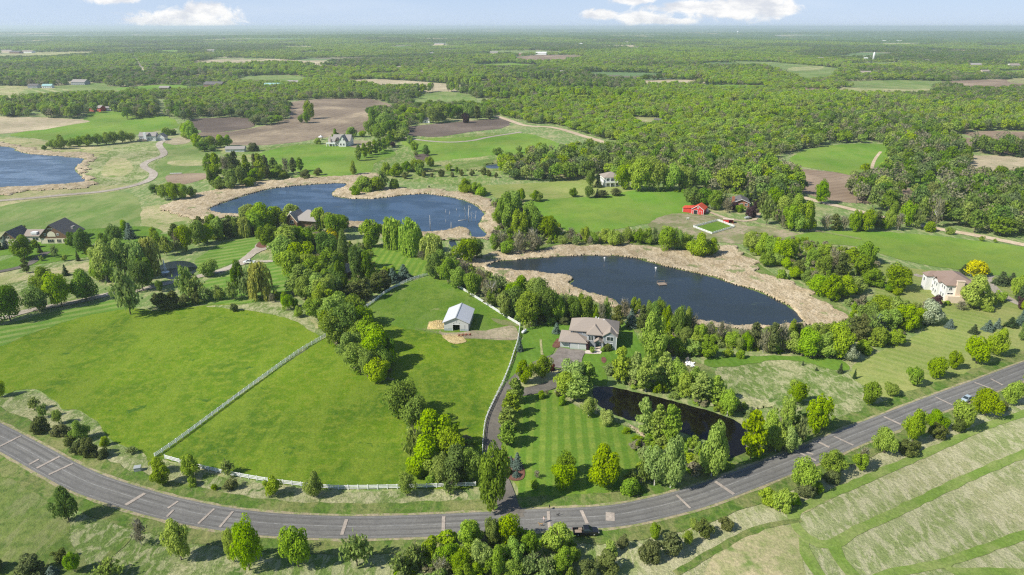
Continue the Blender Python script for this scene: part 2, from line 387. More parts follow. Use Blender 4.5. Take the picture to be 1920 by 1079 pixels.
M['ploughed'] = ground_mat('ploughed_soil', (.19, .145, .105), (.4, .32, .215), (.15, .115, .085), .009, .44, .66, .12, .4, stripes=[(R(12), 9.0, (.26, .205, .14), .55)], bump=.5)
M['darksoil'] = ground_mat('dark_ploughed_soil', (.13, .1, .08), (.19, .15, .12), (.08, .06, .05), .012, .44, .66, .15, .4, stripes=[(R(60), 8.0, (.16, .125, .1), .4)], bump=.5)
M['brownfield'] = ground_mat('brown_field', (.24, .175, .12), (.34, .26, .18), (.17, .12, .09), .012, .44, .66, .12, .4, stripes=[(R(64), 7.0, (.33, .25, .17), .45)], bump=.5)
M['marsh'] = ground_mat('dry_marsh', (.42, .35, .23), (.52, .43, .29), (.25, .26, .12), .02, .42, .64, .12, .5, bump=.8)
M['tan'] = ground_mat('tan_grass', (.38, .35, .18), (.47, .4, .23), (.2, .26, .07), .03, .42, .64, .3, .7, streak=(.2, 2, (.24, .28, .09), .6, .08), speck=((.17, .24, .06), .045, .56), bump=.6)
M['dirt'] = ground_mat('bare_dirt', (.3, .25, .17), (.42, .35, .24), (.17, .2, .08), .09, .42, .64, .5, .5, bump=.5)
M['dirt2'] = ground_mat('trodden_dirt', (.2, .2, .09), (.36, .29, .2), (.12, .2, .04), .08, .4, .62, .4, .6, bump=.5)
M['gravel'] = ground_mat('gravel_track', (.48, .37, .25), (.55, .45, .32), (.36, .29, .2), .2, .4, .6, 1.2, .4, bump=.4)
M['paleroad'] = ground_mat('pale_gravel', (.36, .31, .25), (.44, .39, .32), (.28, .25, .2), .2, .4, .6, 1.2, .4, bump=.4)
M['asphalt'] = ground_mat('worn_asphalt', (.165, .16, .148), (.205, .197, .178), (.125, .122, .113), .08, .4, .62, 1.6, .5, streak=(.0, 6, (.225, .22, .205), .3, .16), bump=.15, rough=.85, grain=5)
M['drive'] = ground_mat('driveway_asphalt', (.135, .122, .105), (.19, .17, .14), (.1, .09, .078), .12, .4, .62, 1.3, .5, bump=.15, rough=.85, grain=5)
M['apron'] = ground_mat('parking_asphalt', (.2, .17, .145), (.25, .22, .19), (.13, .12, .11), .2, .4, .6, .7, .5, bump=.15, rough=.85, grain=5)
M['repair'] = ground_mat('repair_strip', (.36, .31, .26), (.42, .36, .3), (.3, .26, .22), .3, .4, .6, 1.5, .4, bump=.2)
M['seam'] = ground_mat('road_seam', (.28, .275, .26), (.2, .2, .19), (.3, .29, .27), .5, .4, .6, 1.5, .4, bump=.1)
M['shoulder'] = ground_mat('gravel_shoulder', (.33, .28, .17), (.2, .24, .07), (.42, .36, .25), .5, .45, .6, 1.5, .5, bump=.5)
M['mulch'] = ground_mat('red_mulch', (.15, .07, .05), (.2, .1, .07), (.09, .045, .03), .4, .4, .6, 2.0, .5, bump=.6)
M['concrete'] = ground_mat('pale_concrete', (.55, .47, .4), (.62, .55, .47), None, .5, .4, .6, bump=.1)
M['straw'] = ground_mat('straw', (.52, .4, .18), (.6, .48, .25), (.34, .27, .12), .6, .4, .6, 1.8, .6, bump=1.0)
M['reed'] = ground_mat('dry_reeds', (.4, .31, .19), (.52, .42, .28), (.2, .17, .09), .12, .4, .62, 1.1, .8, streak=(1.2, 2.5, (.56, .47, .33), .6, .35), speck=((.22, .24, .1), .07, .58), bump=1.0)
M['water'] = water_mat('lake_water', (.022, .032, .038), .13, .13, ((.05, .07, .05), .62))
M['water_b'] = water_mat('open_lake_water', (.04, .075, .125), .2, .16, ((.06, .085, .09), .6))
M['water_l'] = water_mat('pale_lake_water', (.085, .13, .19), .25, .2, ((.06, .1, .15), .5))
M['water_d'] = water_mat('pond_water', (.006, .005, .004), .03, .03)

# ------------------------------------------------------------ ground sheet out to the horizon
rad = [0.0]; r_ = 12.0
while r_ < 60000: rad.append(r_); r_ += max(12.0, r_ * 0.018)
rad.append(60000.0); NA = 360
ang = np.linspace(0, 2 * math.pi, NA, endpoint=False)
rr, aa = np.meshgrid(np.array(rad[1:]), ang, indexing='ij'); X = rr * np.cos(aa); Y = rr * np.sin(aa)
V = np.stack([X, Y, H(X, Y)], -1).reshape(-1, 3); V = np.vstack([V, [[0, 0, 0]]])
i, j = np.meshgrid(np.arange(len(rad) - 2), np.arange(NA), indexing='ij'); j2 = (j + 1) % NA
F = np.stack([i * NA + j, (i + 1) * NA + j, (i + 1) * NA + j2, i * NA + j2], -1).reshape(-1, 4)
centre = len(V) - 1; inner = np.stack([np.full(NA, centre), np.arange(NA), (np.arange(NA) + 1) % NA, np.full(NA, centre)], -1)
me = mesh_np('terrain', V, F, True)
bm = bmesh.new(); bm.from_mesh(me); bm.verts.ensure_lookup_table()
for k in range(NA):
    bm.faces.new((bm.verts[centre], bm.verts[k], bm.verts[(k + 1) % NA])) if centre < len(bm.verts) else None
bm.normal_update(); bm.to_mesh(me); bm.free()
# near and far ground colours run into each other with distance from the place (a property of the country, not of light)
mg, t = new_mat('open_country'); co = t.node('ShaderNodeTexCoord').outputs['Object']
dist = t.node('ShaderNodeVectorMath', {'operation': 'LENGTH'}, i0=co).outputs['Value']
na = t.noise(co, .022, 6.0, .62, .4); nb = t.noise(t.mapping(co, .5, (1, .33, 1)), .35, 5.0, .7); nc_ = t.noise(co, .6, 5.0, .7)
near = t.mix(t.ramp(na, .5, .66), (.15, .235, .05), (.36, .33, .15)); near = t.mix(t.math('MULTIPLY', t.ramp(nb, .46, .6), .5), near, (.5, .45, .24))
near = t.mix(t.math('MULTIPLY', t.ramp(nc_, .45, .65), .5), near, (.085, .15, .03))
nf = t.noise(co, .0022, 4.0, .6, .5); nf2 = t.noise(co, .0035, 4.0, .6, .5); nf3 = t.noise(co, .05, 4.0, .6)
far = t.mix(t.ramp(nf, .5, .56), (.12, .21, .05), (.4, .34, .2)); far = t.mix(t.ramp(nf2, .57, .62), far, (.16, .12, .09))
far = t.mix(t.math('MULTIPLY', nf3, .5), far, (.08, .14, .04))
colr = t.mix(t.ramp(dist, 900, 1700), near, far)
bb = t.node('ShaderNodeBsdfPrincipled', None, Base_Color=colr, Roughness=.95)
t.l.new(t.node('ShaderNodeBump', None, Height=t.noise(co, 1.1, 5.0, .75), Strength=.7, Distance=.5).outputs[0], bb.inputs['Normal']); out(t, bb.outputs[0])
tag(link('ground', me, mg), None, None, None, 'structure')

def region(name, px, mat, layer, jit=1.0, smooth=True):
    g = to_ground(px, smooth); d = math.hypot(*g[0])
    if jit and d < 700: g = jitter_outline(g, jit)
    elif d < 1500 and smooth: g = jitter_outline(g, 3.5)
    return sheet(name, g, M[mat], layer)
def crop(pts, ox, oy, s=3.0): return [(ox + a / s, oy + b / s) for a, b in pts]
# ---- meadows and scrub
region('meadow', [(-300, 820), (-120, 700), (0, 742), (30, 735), (75, 738), (120, 768), (150, 772), (190, 800), (215, 832), (272, 852), (290, 862), (250, 880), (230, 885), (180, 872), (120, 845), (50, 806), (0, 780), (-120, 730), (-300, 900)], 'rough', 1)
region('meadow', [(245, 885), (290, 862), (320, 868), (400, 890), (500, 908), (610, 920), (740, 922), (865, 920), (868, 945), (820, 950), (700, 957), (600, 958), (500, 950), (400, 938), (330, 922), (280, 905)], 'rough', 1)
region('meadow', [(130, 975), (180, 960), (240, 985), (320, 1000), (420, 1012), (640, 1022), (900, 1020), (1040, 1012), (1240, 1020), (1240, 1200), (300, 1300), (180, 1090), (140, 1020)], 'rough', 1)
region('meadow', [(1120, 1010), (1240, 995), (1330, 960), (1420, 925), (1480, 905), (1540, 880), (1620, 850), (1700, 835), (1780, 800), (1900, 755), (1990, 720), (2150, 760), (2100, 1300), (1100, 1300), (1120, 1060)], 'hay', 1)
region('meadow', [(-300, 900), (-60, 890), (0, 862), (40, 885), (110, 925), (130, 975), (140, 1020), (180, 1090), (100, 1200), (-200, 1200)], 'darkgrass', 2)
region('meadow', crop([(1700, 745), (1900, 760), (2100, 700), (2200, 640)], 640, 360) if False else [(1340, 695), (1380, 670), (1440, 665), (1520, 675), (1590, 690), (1640, 735), (1660, 755), (1570, 780), (1540, 775), (1480, 770), (1420, 758), (1360, 730)], 'rough', 2)
region('meadow', [(0, 545), (40, 505), (110, 495), (180, 480), (215, 500), (180, 530), (150, 560), (90, 572), (0, 590), (-80, 590), (-80, 540)], 'rough', 1)
region('meadow', [(-150, 395), (0, 375), (80, 365), (180, 358), (240, 362), (262, 380), (262, 425), (200, 432), (120, 428), (40, 432), (-150, 440)], 'field2', 1)
region('meadow', [(265, 395), (300, 385), (400, 392), (400, 425), (330, 430), (275, 430)], 'tan', 2)
region('meadow', [(385, 575), (440, 572), (520, 565), (560, 575), (610, 600), (612, 625), (598, 632), (560, 605), (500, 588), (430, 580)], 'rough', 4)
region('meadow', [(1030, 620), (1200, 650), (1280, 670), (1340, 695), (1360, 730), (1300, 730), (1240, 700), (1150, 690)], 'scrub', 1)
region('meadow', [(150, 300), (180, 280), (240, 275), (300, 270), (300, 300), (280, 330), (240, 345), (170, 350), (150, 330)], 'rough', 1)
region('meadow', [(205, 300), (235, 298), (250, 318), (225, 332), (190, 328)], 'tan', 2)
region('meadow', [(-40, 352), (60, 355), (160, 350), (250, 348), (200, 362), (60, 376), (-40, 392)], 'tan', 1)
region('meadow', [(0, 258), (60, 262), (150, 272), (210, 280), (160, 300), (100, 290), (0, 275)], 'tan', 1)
# ---- pastures and lawns
region('pasture', [(-400, 680), (-120, 665), (0, 648), (60, 622), (150, 594), (240, 578), (290, 583), (330, 580), (400, 572), (460, 571), (510, 580), (560, 604), (588, 625), (598, 634), (470, 722), (293, 853), (272, 850), (215, 830), (190, 800), (150, 770), (120, 765), (75, 735), (30, 732), (0, 738), (-120, 700), (-400, 760)], 'pasture', 3)
region('pasture', [(293, 858), (470, 727), (612, 632), (650, 600), (700, 585), (740, 610), (800, 622), (900, 636), (972, 636), (955, 690), (925, 760), (910, 810), (905, 850), (902, 912), (740, 917), (610, 917), (500, 904), (400, 884), (310, 862)], 'pasture', 3, .4)
region('pasture', [(683, 580), (730, 545), (805, 518), (826, 520), (900, 563), (970, 604), (974, 636), (900, 638), (800, 624), (740, 612), (700, 600)], 'pasture2', 4, .4)
region('lawn', [(980, 745), (1010, 738), (1050, 730), (1070, 745), (1110, 765), (1140, 785), (1180, 805), (1208, 832), (1200, 858), (1192, 880), (1170, 905), (1180, 925), (1250, 908), (1310, 892), (1380, 872), (1480, 835), (1560, 800), (1640, 766), (1700, 754), (1720, 752), (1657, 779), (1533, 828), (1490, 845), (1340, 901), (1280, 920), (1173, 944), (1090, 952), (1000, 958), (978, 945), (962, 900), (945, 860), (940, 830), (944, 795), (955, 765)], 'lawn_v', 4)
region('lawn', [(985, 618), (1040, 608), (1160, 600), (1200, 640), (1236, 665), (1225, 700), (1150, 690), (1135, 722), (1092, 716), (1085, 690), (1050, 650), (1028, 672), (1005, 690), (960, 712), (950, 706), (968, 662), (980, 636)], 'lawn_g', 4)
region('lawn', [(640, 470), (670, 458), (740, 462), (790, 475), (806, 490), (808, 515), (760, 520), (690, 515), (640, 500)], 'lawn_v', 3)
region('lawn', [(370, 485), (420, 455), (485, 442), (490, 462), (465, 480), (420, 500), (385, 512), (370, 500)], 'lawn_d', 3)
region('lawn', [(330, 560), (385, 528), (440, 508), (500, 495), (548, 490), (550, 540), (520, 565), (440, 570), (380, 572), (320, 578)], 'lawn_d', 3)
region('lawn', [(-60, 640), (0, 612), (80, 590), (160, 575), (222, 562), (240, 578), (150, 596), (60, 626), (0, 650), (-100, 670)], 'lawn_d', 4)
region('lawn', [(-80, 505), (0, 490), (60, 470), (150, 462), (200, 455), (300, 440), (345, 440), (310, 460), (200, 478), (100, 492), (0, 508), (-80, 520)], 'lawn_g', 3)
region('lawn', [(-80, 455), (60, 440), (140, 432), (270, 425), (300, 440), (150, 465), (0, 480), (-80, 490)], 'lawn_g', 2)
region('lawn', [(1650, 495), (1720, 505), (1800, 512), (1850, 520), (1960, 530), (1960, 680), (1860, 695), (1780, 735), (1690, 754), (1650, 740), (1592, 700), (1640, 665), (1700, 640), (1752, 600), (1760, 570), (1700, 575), (1650, 560), (1640, 530)], 'lawn_o', 3)
region('field', [(1460, 452), (1520, 437), (1620, 434), (1720, 440), (1830, 452), (1960, 474), (1960, 528), (1860, 516), (1790, 505), (1740, 498), (1680, 485), (1600, 462), (1530, 458)], 'field', 4)
region('pasture', [(980, 382), (1030, 374), (1130, 368), (1190, 357), (1262, 353), (1300, 378), (1304, 395), (1262, 410), (1200, 422), (1130, 434), (1070, 436), (1040, 420), (1010, 400)], 'field', 3)
region('meadow', [(900, 350), (960, 346), (1060, 340), (1118, 334), (1200, 352), (1130, 366), (1030, 374), (960, 380), (930, 372)], 'lawn_o', 2)
region('pasture', [(1240, 425), (1420, 425), (1500, 440), (1520, 455), (1420, 458), (1350, 455), (1260, 440)], 'dirt2', 3)
region('dirt_yard', [(1215, 420), (1260, 402), (1330, 405), (1380, 415), (1400, 428), (1345, 442), (1290, 436), (1240, 432)], 'dirt2', 5)
region('ring_grass', [(1304, 427), (1346, 416), (1374, 426), (1334, 438)], 'pasture2', 7, 0, False)
region('meadow', [(1145, 432), (1310, 430), (1320, 470), (1230, 462), (1100, 462), (1060, 458), (1080, 440)], 'scrub', 2)
region('meadow', [(880, 500), (930, 480), (1050, 455), (1200, 455), (1300, 462), (1400, 475), (1430, 500), (1480, 530), (1560, 560), (1600, 600), (1570, 640), (1500, 640), (1300, 640), (1100, 600), (960, 545)], 'scrub', 1)
region('pasture', [(1330, 672), (1420, 668), (1560, 672), (1590, 692), (1560, 694), (1480, 676), (1340, 690)], 'lawn_g', 4)
# ---- upper middle fields
region('field', [(1480, 300), (1510, 282), (1570, 272), (1640, 270), (1668, 274), (1664, 300), (1680, 318), (1735, 328), (1782, 346), (1778, 356), (1700, 350), (1620, 335), (1560, 322), (1500, 312)], 'field', 3)
region('ploughed_field', [(1390, 308), (1470, 314), (1560, 323), (1640, 336), (1740, 365), (1770, 378), (1720, 388), (1640, 383), (1560, 377), (1500, 358), (1450, 330)], 'brownfield', 2)
region('ploughed_field', [(1745, 264), (1800, 257), (1900, 274), (1970, 284), (1970, 298), (1890, 290), (1810, 275)], 'brownfield', 2)
region('ploughed_field', [(1800, 250), (1860, 246), (1970, 252), (1970, 272), (1880, 265)], 'brownfield', 2)
region('marsh', [(1795, 300), (1850, 292), (1970, 300), (1970, 348), (1880, 340), (1820, 328)], 'marsh', 1)
region('meadow', [(330, 270), (420, 282), (560, 270), (640, 272), (740, 285), (760, 262), (960, 250), (1075, 285), (1050, 310), (930, 330), (900, 350), (760, 340), (700, 325), (600, 335), (400, 340), (300, 330)], 'base', 1)
region('field', [(500, 284), (560, 272), (640, 274), (722, 280), (742, 290), (704, 306), (690, 326), (610, 332), (540, 318), (470, 300)], 'field', 3)
region('field', [(745, 262), (800, 260), (900, 256), (972, 250), (1030, 262), (1075, 284), (1060, 302), (960, 290), (870, 298), (800, 300), (765, 276)], 'field', 2)
region('ploughed_field', [(372, 250), (430, 247), (478, 240), (542, 222), (532, 205), (545, 192), (620, 185), (690, 185), (748, 203), (744, 222), (700, 243), (640, 252), (590, 262), (520, 271), (450, 273), (395, 268)], 'ploughed', 3)
region('ploughed_field', [(356, 225), (400, 222), (462, 221), (476, 238), (430, 246), (380, 248)], 'darksoil', 4)
region('ploughed_field', [(763, 240), (800, 234), (870, 228), (938, 223), (957, 232), (940, 241), (880, 248), (830, 256), (780, 256), (762, 250)], 'darksoil', 4)
region('field', [(18, 253), (80, 242), (158, 224), (166, 212), (235, 209), (300, 214), (338, 236), (292, 246), (258, 252), (130, 264), (60, 260)], 'field', 2)
region('garden_plot', [(312, 330), (350, 326), (385, 326), (388, 334), (345, 346), (318, 344)], 'brownfield', 4, .3)
region('meadow', [(290, 272), (330, 262), (395, 275), (420, 300), (400, 330), (300, 340), (280, 320), (312, 290)], 'field2', 1)
region('meadow', [(320, 302), (395, 302), (395, 310), (325, 311)], 'tan', 3)
region('dirt_bank', [(640, 205 + 60), (655, 262), (700, 266), (716, 272), (690, 278), (655, 276)], 'dirt', 4)
region('dirt_bank', [(777, 293), (800, 288), (805, 296), (790, 303)], 'darksoil', 4, .8)
region('dirt_bank', [(310, 262), (350, 258), (355, 268), (320, 272)], 'dirt', 3)
# ---- far open patches
FARF = [('marsh', [(625, 152), (700, 149), (765, 152), (842, 158), (905, 164), (880, 171), (800, 173), (700, 166)]), ('field2', [(780, 177), (832, 172), (880, 178), (893, 192), (842, 200), (790, 194)]),
        ('field2', [(860, 154), (950, 150), (1035, 151), (1060, 158), (960, 161), (880, 160)]),
        ('brownfield', [(965, 108), (1005, 104), (1060, 104), (1112, 107), (1062, 117), (1000, 119), (968, 116)]), ('marsh', [(322, 123), (400, 112), (480, 110), (545, 113), (652, 119), (600, 125), (450, 126)]),
        ('tan', [(-60, 104), (60, 99), (182, 97), (172, 102), (100, 108), (-60, 109)]), ('tan', [(-60, 160), (60, 163), (152, 168), (248, 174), (240, 182), (150, 185), (60, 196), (-60, 200)]),
        ('marsh', [(-60, 222), (60, 220), (163, 226), (142, 233), (60, 246), (-60, 252)]), ('field2', [(1365, 115), (1450, 117), (1578, 129), (1560, 146), (1520, 153), (1470, 142), (1420, 129)]),
        ('marsh', [(1195, 152), (1260, 150), (1340, 152), (1285, 163), (1210, 166)]), ('tan', [(1335, 189), (1400, 191), (1462, 195), (1440, 202), (1370, 201)]), ('tan', [(1578, 184), (1640, 188), (1625, 197), (1585, 194)]),
        ('tan', [(1183, 221), (1242, 221), (1236, 236), (1190, 236)]), ('tan', [(1895, 148), (1970, 150), (1970, 158), (1900, 157)]), ('field2', [(900, 96), (1000, 95), (1070, 98), (1050, 103), (930, 103)]),
        ('field2', [(150, 158), (195, 156), (198, 164), (150, 166)]), ('tan', [(1640, 78), (1730, 76), (1740, 83), (1660, 86)]), ('marsh', [(240, 70), (330, 69), (320, 73), (250, 73)]),
        ('tan', [(530, 88), (590, 87), (585, 93), (535, 92)]), ('marsh', [(760, 72), (860, 71), (850, 74), (770, 75)]), ('tan', [(1480, 128), (1540, 125), (1535, 131), (1490, 133)]), ('field2', [(1590, 120), (1680, 117), (1690, 124), (1600, 128)]), ('marsh', [(1120, 86), (1200, 85), (1190, 89), (1130, 89)])]
for mt, px in FARF: region('field' if 'field' in mt else 'marsh' if mt == 'marsh' else 'meadow', px, mt, 3, 0)
frs = random.Random(41)
for k in range(86):
    cx_, cy_ = frs.uniform(-20, 1940), 62 + 118 * frs.random() ** 1.25
    if any(abs(cx_ - (q[1][0][0] + q[1][len(q[1]) // 2][0]) / 2) < 90 and abs(cy_ - q[1][0][1]) < 9 for q in FARF): continue
    if cx_ > 1000 and cy_ > 150 and frs.random() < .4: continue
    ww = frs.uniform(14, 70) * (.5 + (cy_ - 55) / 90); hh_ = max(1.0, ww * frs.uniform(.05, .1) * (cy_ - 45) / 90); mt = frs.choice(['field2', 'field2', 'tan', 'marsh', 'field', 'brownfield'])
    px = [(cx_ + ww * math.cos(a) * frs.uniform(.75, 1.1), cy_ + hh_ * math.sin(a) * frs.uniform(.7, 1.1)) for a in np.linspace(0, 2 * math.pi, 9)[:-1]]
    FARF.append((mt, px)); region('field' if 'field' in mt else 'marsh' if mt == 'marsh' else 'meadow', px, mt, 3, 0)
# ---- water
LAKE_C = [(397, 390), (440, 375), (490, 359), (540, 351), (600, 346), (648, 345), (642, 352), (628, 358), (622, 366), (640, 372), (680, 374), (720, 372), (760, 367), (800, 365), (850, 372), (885, 383), (905, 398), (907, 405), (897, 420), (903, 432), (912, 440), (905, 446), (885, 445), (882, 436), (872, 428), (845, 430), (825, 434), (800, 436), (770, 432), (740, 426), (700, 420), (640, 414), (560, 408), (480, 405), (430, 402), (402, 398)]
LAKE_R = [(915, 498), (930, 492), (960, 489), (1010, 485), (1070, 481), (1130, 480), (1185, 484), (1210, 491), (1245, 500), (1290, 510), (1340, 522), (1380, 535), (1420, 548), (1460, 565), (1490, 585), (1503, 600), (1495, 607), (1440, 611), (1400, 611), (1340, 607), (1270, 594), (1200, 584), (1165, 576), (1150, 562), (1110, 552), (1080, 541), (1070, 533), (1076, 525), (1060, 518), (1020, 513), (980, 509), (945, 506), (920, 503)]
LAKE_L = [(-300, 262), (0, 275), (30, 284), (60, 290), (150, 297), (156, 303), (140, 315), (150, 330), (155, 342), (120, 346), (60, 350), (-40, 354), (-300, 364)]
POND_F = [(1112, 732), (1125, 726), (1150, 727), (1200, 738), (1260, 752), (1330, 772), (1388, 795), (1410, 830), (1390, 866), (1365, 856), (1330, 830), (1280, 812), (1230, 797), (1185, 790), (1150, 777), (1120, 757)]
POND_N = [(298, 500), (322, 491), (352, 491), (369, 500), (366, 511), (345, 522), (318, 524), (300, 515)]
POND_U = [(912, 311), (930, 308), (945, 309), (950, 313), (940, 317), (918, 317)]
region('lake', LAKE_C, 'water_b', 4, .8); region('lake', LAKE_R, 'water', 4, .6); region('lake', LAKE_L, 'water_l', 4, 1.5)
region('pond', POND_F, 'water_d', 5, .5); region('pond', POND_N, 'water', 5, .3); region('pond', POND_U, 'water', 4, 0)
region('pond', [(842, 453), (852, 452), (856, 461), (846, 463)], 'water', 4, .2)
# ---- reed belts: a low rough canopy of dry stems
def rough_cover(name, px, holes, mat, step, height, label, layer_px=False, dens=.5):
    g = to_ground(px); xs = [p[0] for p in g]; ys = [p[1] for p in g]
    gx = np.arange(min(xs), max(xs), step); gy = np.arange(min(ys), max(ys), step); XX, YY = np.meshgrid(gx, gy, indexing='ij')
    rs = np.random.RandomState(int(abs(xs[0]) * 7) % 9999); XX = XX + rs.uniform(-.35, .35, XX.shape) * step; YY = YY + rs.uniform(-.35, .35, XX.shape) * step
    wx = 2.2 * np.sin(YY / 5 + 2 * np.sin(XX / 11)) + 1.4 * np.sin(YY / 1.9 + XX / 3.1); wy = 2.2 * np.sin(XX / 6 + 2 * np.sin(YY / 9)) + 1.4 * np.sin(XX / 2.3 - YY / 2.7)
    ok = inside(g, XX + wx, YY + wy)
    for h_ in holes: ok &= ~inside(to_ground(h_), XX + .6 * np.sin(YY / 3), YY + .6 * np.sin(XX / 2.2))
    er = ok.copy(); er[1:-1, 1:-1] = ok[1:-1, 1:-1] & ok[2:, 1:-1] & ok[:-2, 1:-1] & ok[1:-1, 2:] & ok[1:-1, :-2]
    patchy = .5 + .5 * np.sin(XX / 5 + np.sin(YY / 4)) * np.sin(YY / 6 + 1.3 * np.sin(XX / 7))
    hh = np.where(er, height * (.6 + .4 * rs.rand(*XX.shape)) * (.6 + .4 * patchy), height * .08)
    Z = H(XX, YY) + hh + .1 + loff(np.hypot(XX, YY)); n1, n2 = XX.shape
    V = np.stack([XX, YY, Z], -1).reshape(-1, 3); i, j = np.meshgrid(np.arange(n1 - 1), np.arange(n2 - 1), indexing='ij')
    keep = ok[:-1, :-1] & ok[1:, :-1] & ok[:-1, 1:] & ok[1:, 1:]; i, j = i[keep], j[keep]
    F = np.stack([i * n2 + j, (i + 1) * n2 + j, (i + 1) * n2 + j + 1, i * n2 + j + 1], -1)
    used = np.unique(F); mp = np.full(len(V), -1); mp[used] = np.arange(len(used))
    return tag(link(name, mesh_np(name, V[used], mp[F], True), M[mat]), label, None, None, 'stuff')
rough_cover('reed_bed', [(815, 478), (860, 485), (915, 478), (960, 474), (1040, 464), (1130, 460), (1210, 463), (1290, 470), (1340, 462), (1380, 462), (1402, 480), (1430, 512), (1480, 532), (1530, 555), (1580, 585), (1590, 608), (1560, 615), (1520, 610), (1480, 622), (1400, 622), (1300, 615), (1220, 600), (1180, 596), (1130, 575), (1050, 550), (990, 535), (940, 520), (900, 505), (870, 500)], [LAKE_R], 'reed', .55, 1.2, 'pale dry reeds ringing the dark lake right of centre')
rough_cover('reed_bed', [(300, 395), (340, 372), (400, 358), (480, 344), (560, 336), (640, 332), (700, 325), (715, 332), (700, 345), (720, 350), (690, 358), (760, 356), (840, 358), (900, 368), (930, 388), (945, 420), (935, 440), (915, 450), (860, 452), (800, 450), (770, 442), (700, 430), (560, 418), (420, 410), (360, 412)], [LAKE_C], 'reed', .8, 1.3, 'pale dry reeds around the blue lake at upper centre')
rough_cover('reed_bed', [(-60, 268), (30, 272), (90, 284), (160, 288), (180, 300), (160, 312), (170, 330), (178, 348), (150, 356), (60, 358), (-60, 364)], [LAKE_L], 'reed', 1.1, 1.2, 'tan reeds along the shore of the lake at far left')
rough_cover('reed_bed', [(655, 352), (690, 348), (740, 352), (800, 358), (760, 364), (700, 370), (650, 370), (630, 364)], [], 'reed', .8, 1.2, 'tan reeds on the point jutting into the blue lake')
rough_cover('reed_bed', [(1180, 800), (1195, 795), (1215, 812), (1230, 835), (1212, 832), (1195, 815)], [], 'reed', .4, .5, 'thin strip of dry reeds at the left end of the dark pond')
rough_cover('reed_bed', [(735, 315), (840, 305), (955, 300), (965, 318), (850, 322), (740, 322)], [POND_U], 'scrub', 1.6, 1.5, 'brownish scrub around the small pond above the blue lake')
rough_cover('reed_bed', [(1370, 722), (1440, 745), (1540, 778), (1500, 770), (1420, 765), (1330, 768), (1300, 755), (1340, 745)], [], 'rough', .7, 1.0, 'tall pale grass beyond the dark pond')

# ------------------------------------------------------------ roads, drives and tracks
ROAD_PX = [(-420, 640), (-200, 722), (-90, 774), (0, 820), (54, 849), (110, 880), (167, 908), (230, 929), (290, 947), (340, 959), (400, 971), (500, 984), (640, 990), (735, 989), (830, 985.5), (925, 981), (1030, 975), (1090, 973), (1173, 965.5), (1280, 941), (1340, 922), (1430, 888), (1530, 849), (1600, 819), (1657, 797), (1753, 759), (1845, 725), (1920, 696), (2020, 660), (2160, 615)]
ROAD = resample(to_ground(ROAD_PX, True, False), 3.0); RW = 7.6
strip('verge', ROAD, RW + 9.5, M['verge'], 5, jit=1.2, label='mown grass verge on both sides of the road')
strip('shoulder', ROAD, RW + 1.5, M['shoulder'], 6, jit=.5)
road_o = strip('road', ROAD, RW, M['asphalt'], 7, label='worn grey two lane asphalt road curving through the foreground')
strip('centre_seam', ROAD, .22, M['seam'], 8, parent=road_o, off=0.2)
strip('edge_line', ROAD, .14, M['seam'], 8, parent=road_o, off=RW / 2 - .6)
strip('edge_line', ROAD, .14, M['seam'], 8, parent=road_o, off=-RW / 2 + .6)
M['wear'] = ground_mat('tyre_worn_asphalt', (.145, .14, .13), (.175, .168, .155), (.115, .112, .104), .06, .4, .62, 1.6, .5, bump=.1, rough=.8, grain=5)
for o_ in (-2.75, -1.05, 1.05, 2.75): strip('tyre_wear', ROAD, .55, M['wear'], 8, parent=road_o, off=o_, jit=.25)
def patch_quad(a, b, wid):
    A, B = G(*a), G(*b); d = (B - A).normalized(); n = Vector((-d.y, d.x, 0)) * wid / 2
    zz = Vector((0, 0, .034 * 9)); mb = MB(); mb.poly([A - n + zz, A + n + zz, B + n + zz, B - n + zz]); return mb.build('repair_patch', M['repair'], road_o)
for a, b, wd in [((0, 839), (40, 819), .7), ((55, 873), (73, 863), .7), ((69, 880), (112, 858), .8), ((92, 892), (137, 871), .7), ((236, 949), (272, 927), 1.0), ((315, 955), (334, 942), .6), ((313, 971), (326, 958), .6),
                 ((372, 984), (402, 956), .6), ((412, 991), (437, 961), .6), ((641, 1005), (650, 976), .8), ((831, 1001), (832, 970), .8), ((1030, 992), (1028, 961), .7), ((1101, 984), (1090, 959), .8),
                 ((1294, 955), (1268, 930), .6), ((1376, 929), (1341, 905), .9), ((1530, 866), (1491, 847), .7), ((1555, 841), (1535, 831), .8), ((1600, 837), (1563, 820), .6), ((1689, 798), (1657, 783), .8), ((1785, 761), (1753, 746), .6),
                 ((1863, 732), (1827, 719), .7), ((1880, 724), (1857, 712), .6), ((1525, 854), (1512, 850), .7), ((1144, 979), (1144, 963), 2.1)]: patch_quad(a, b, wd)
def track(name, px, wid, mat, layer, jit=.3, label=None): return strip(name, resample(to_ground(px, True, False), 2.5 if px[0][1] > 400 else 9.0), wid, M[mat], layer, jit=jit, label=label)
track('driveway', [(965, 975), (955, 955), (945, 925), (934, 895), (927, 865), (924, 835), (926, 800), (934, 770), (948, 742), (966, 718), (985, 700), (1005, 687), (1030, 676), (1055, 668)], 5.0, 'drive', 8, .1, 'dark asphalt driveway climbing from the road to the grey house')
track('driveway', [(944, 748), (965, 740), (990, 735), (1015, 730), (1040, 720), (1058, 706), (1068, 692), (1072, 675)], 4.6, 'drive', 9, .1, 'driveway branch curving round the tree island')
sheet('driveway_mouth', [tuple(G(*p)[:2]) for p in [(925, 966), (936, 950), (968, 946), (987, 963)]], M['drive'], 9)
sheet('parking_apron', to_ground([(1049, 653), (1068, 656), (1096, 659), (1092, 672), (1087, 688), (1068, 692), (1040, 690), (1028, 682), (1026, 674), (1040, 664)]), M['apron'], 10)
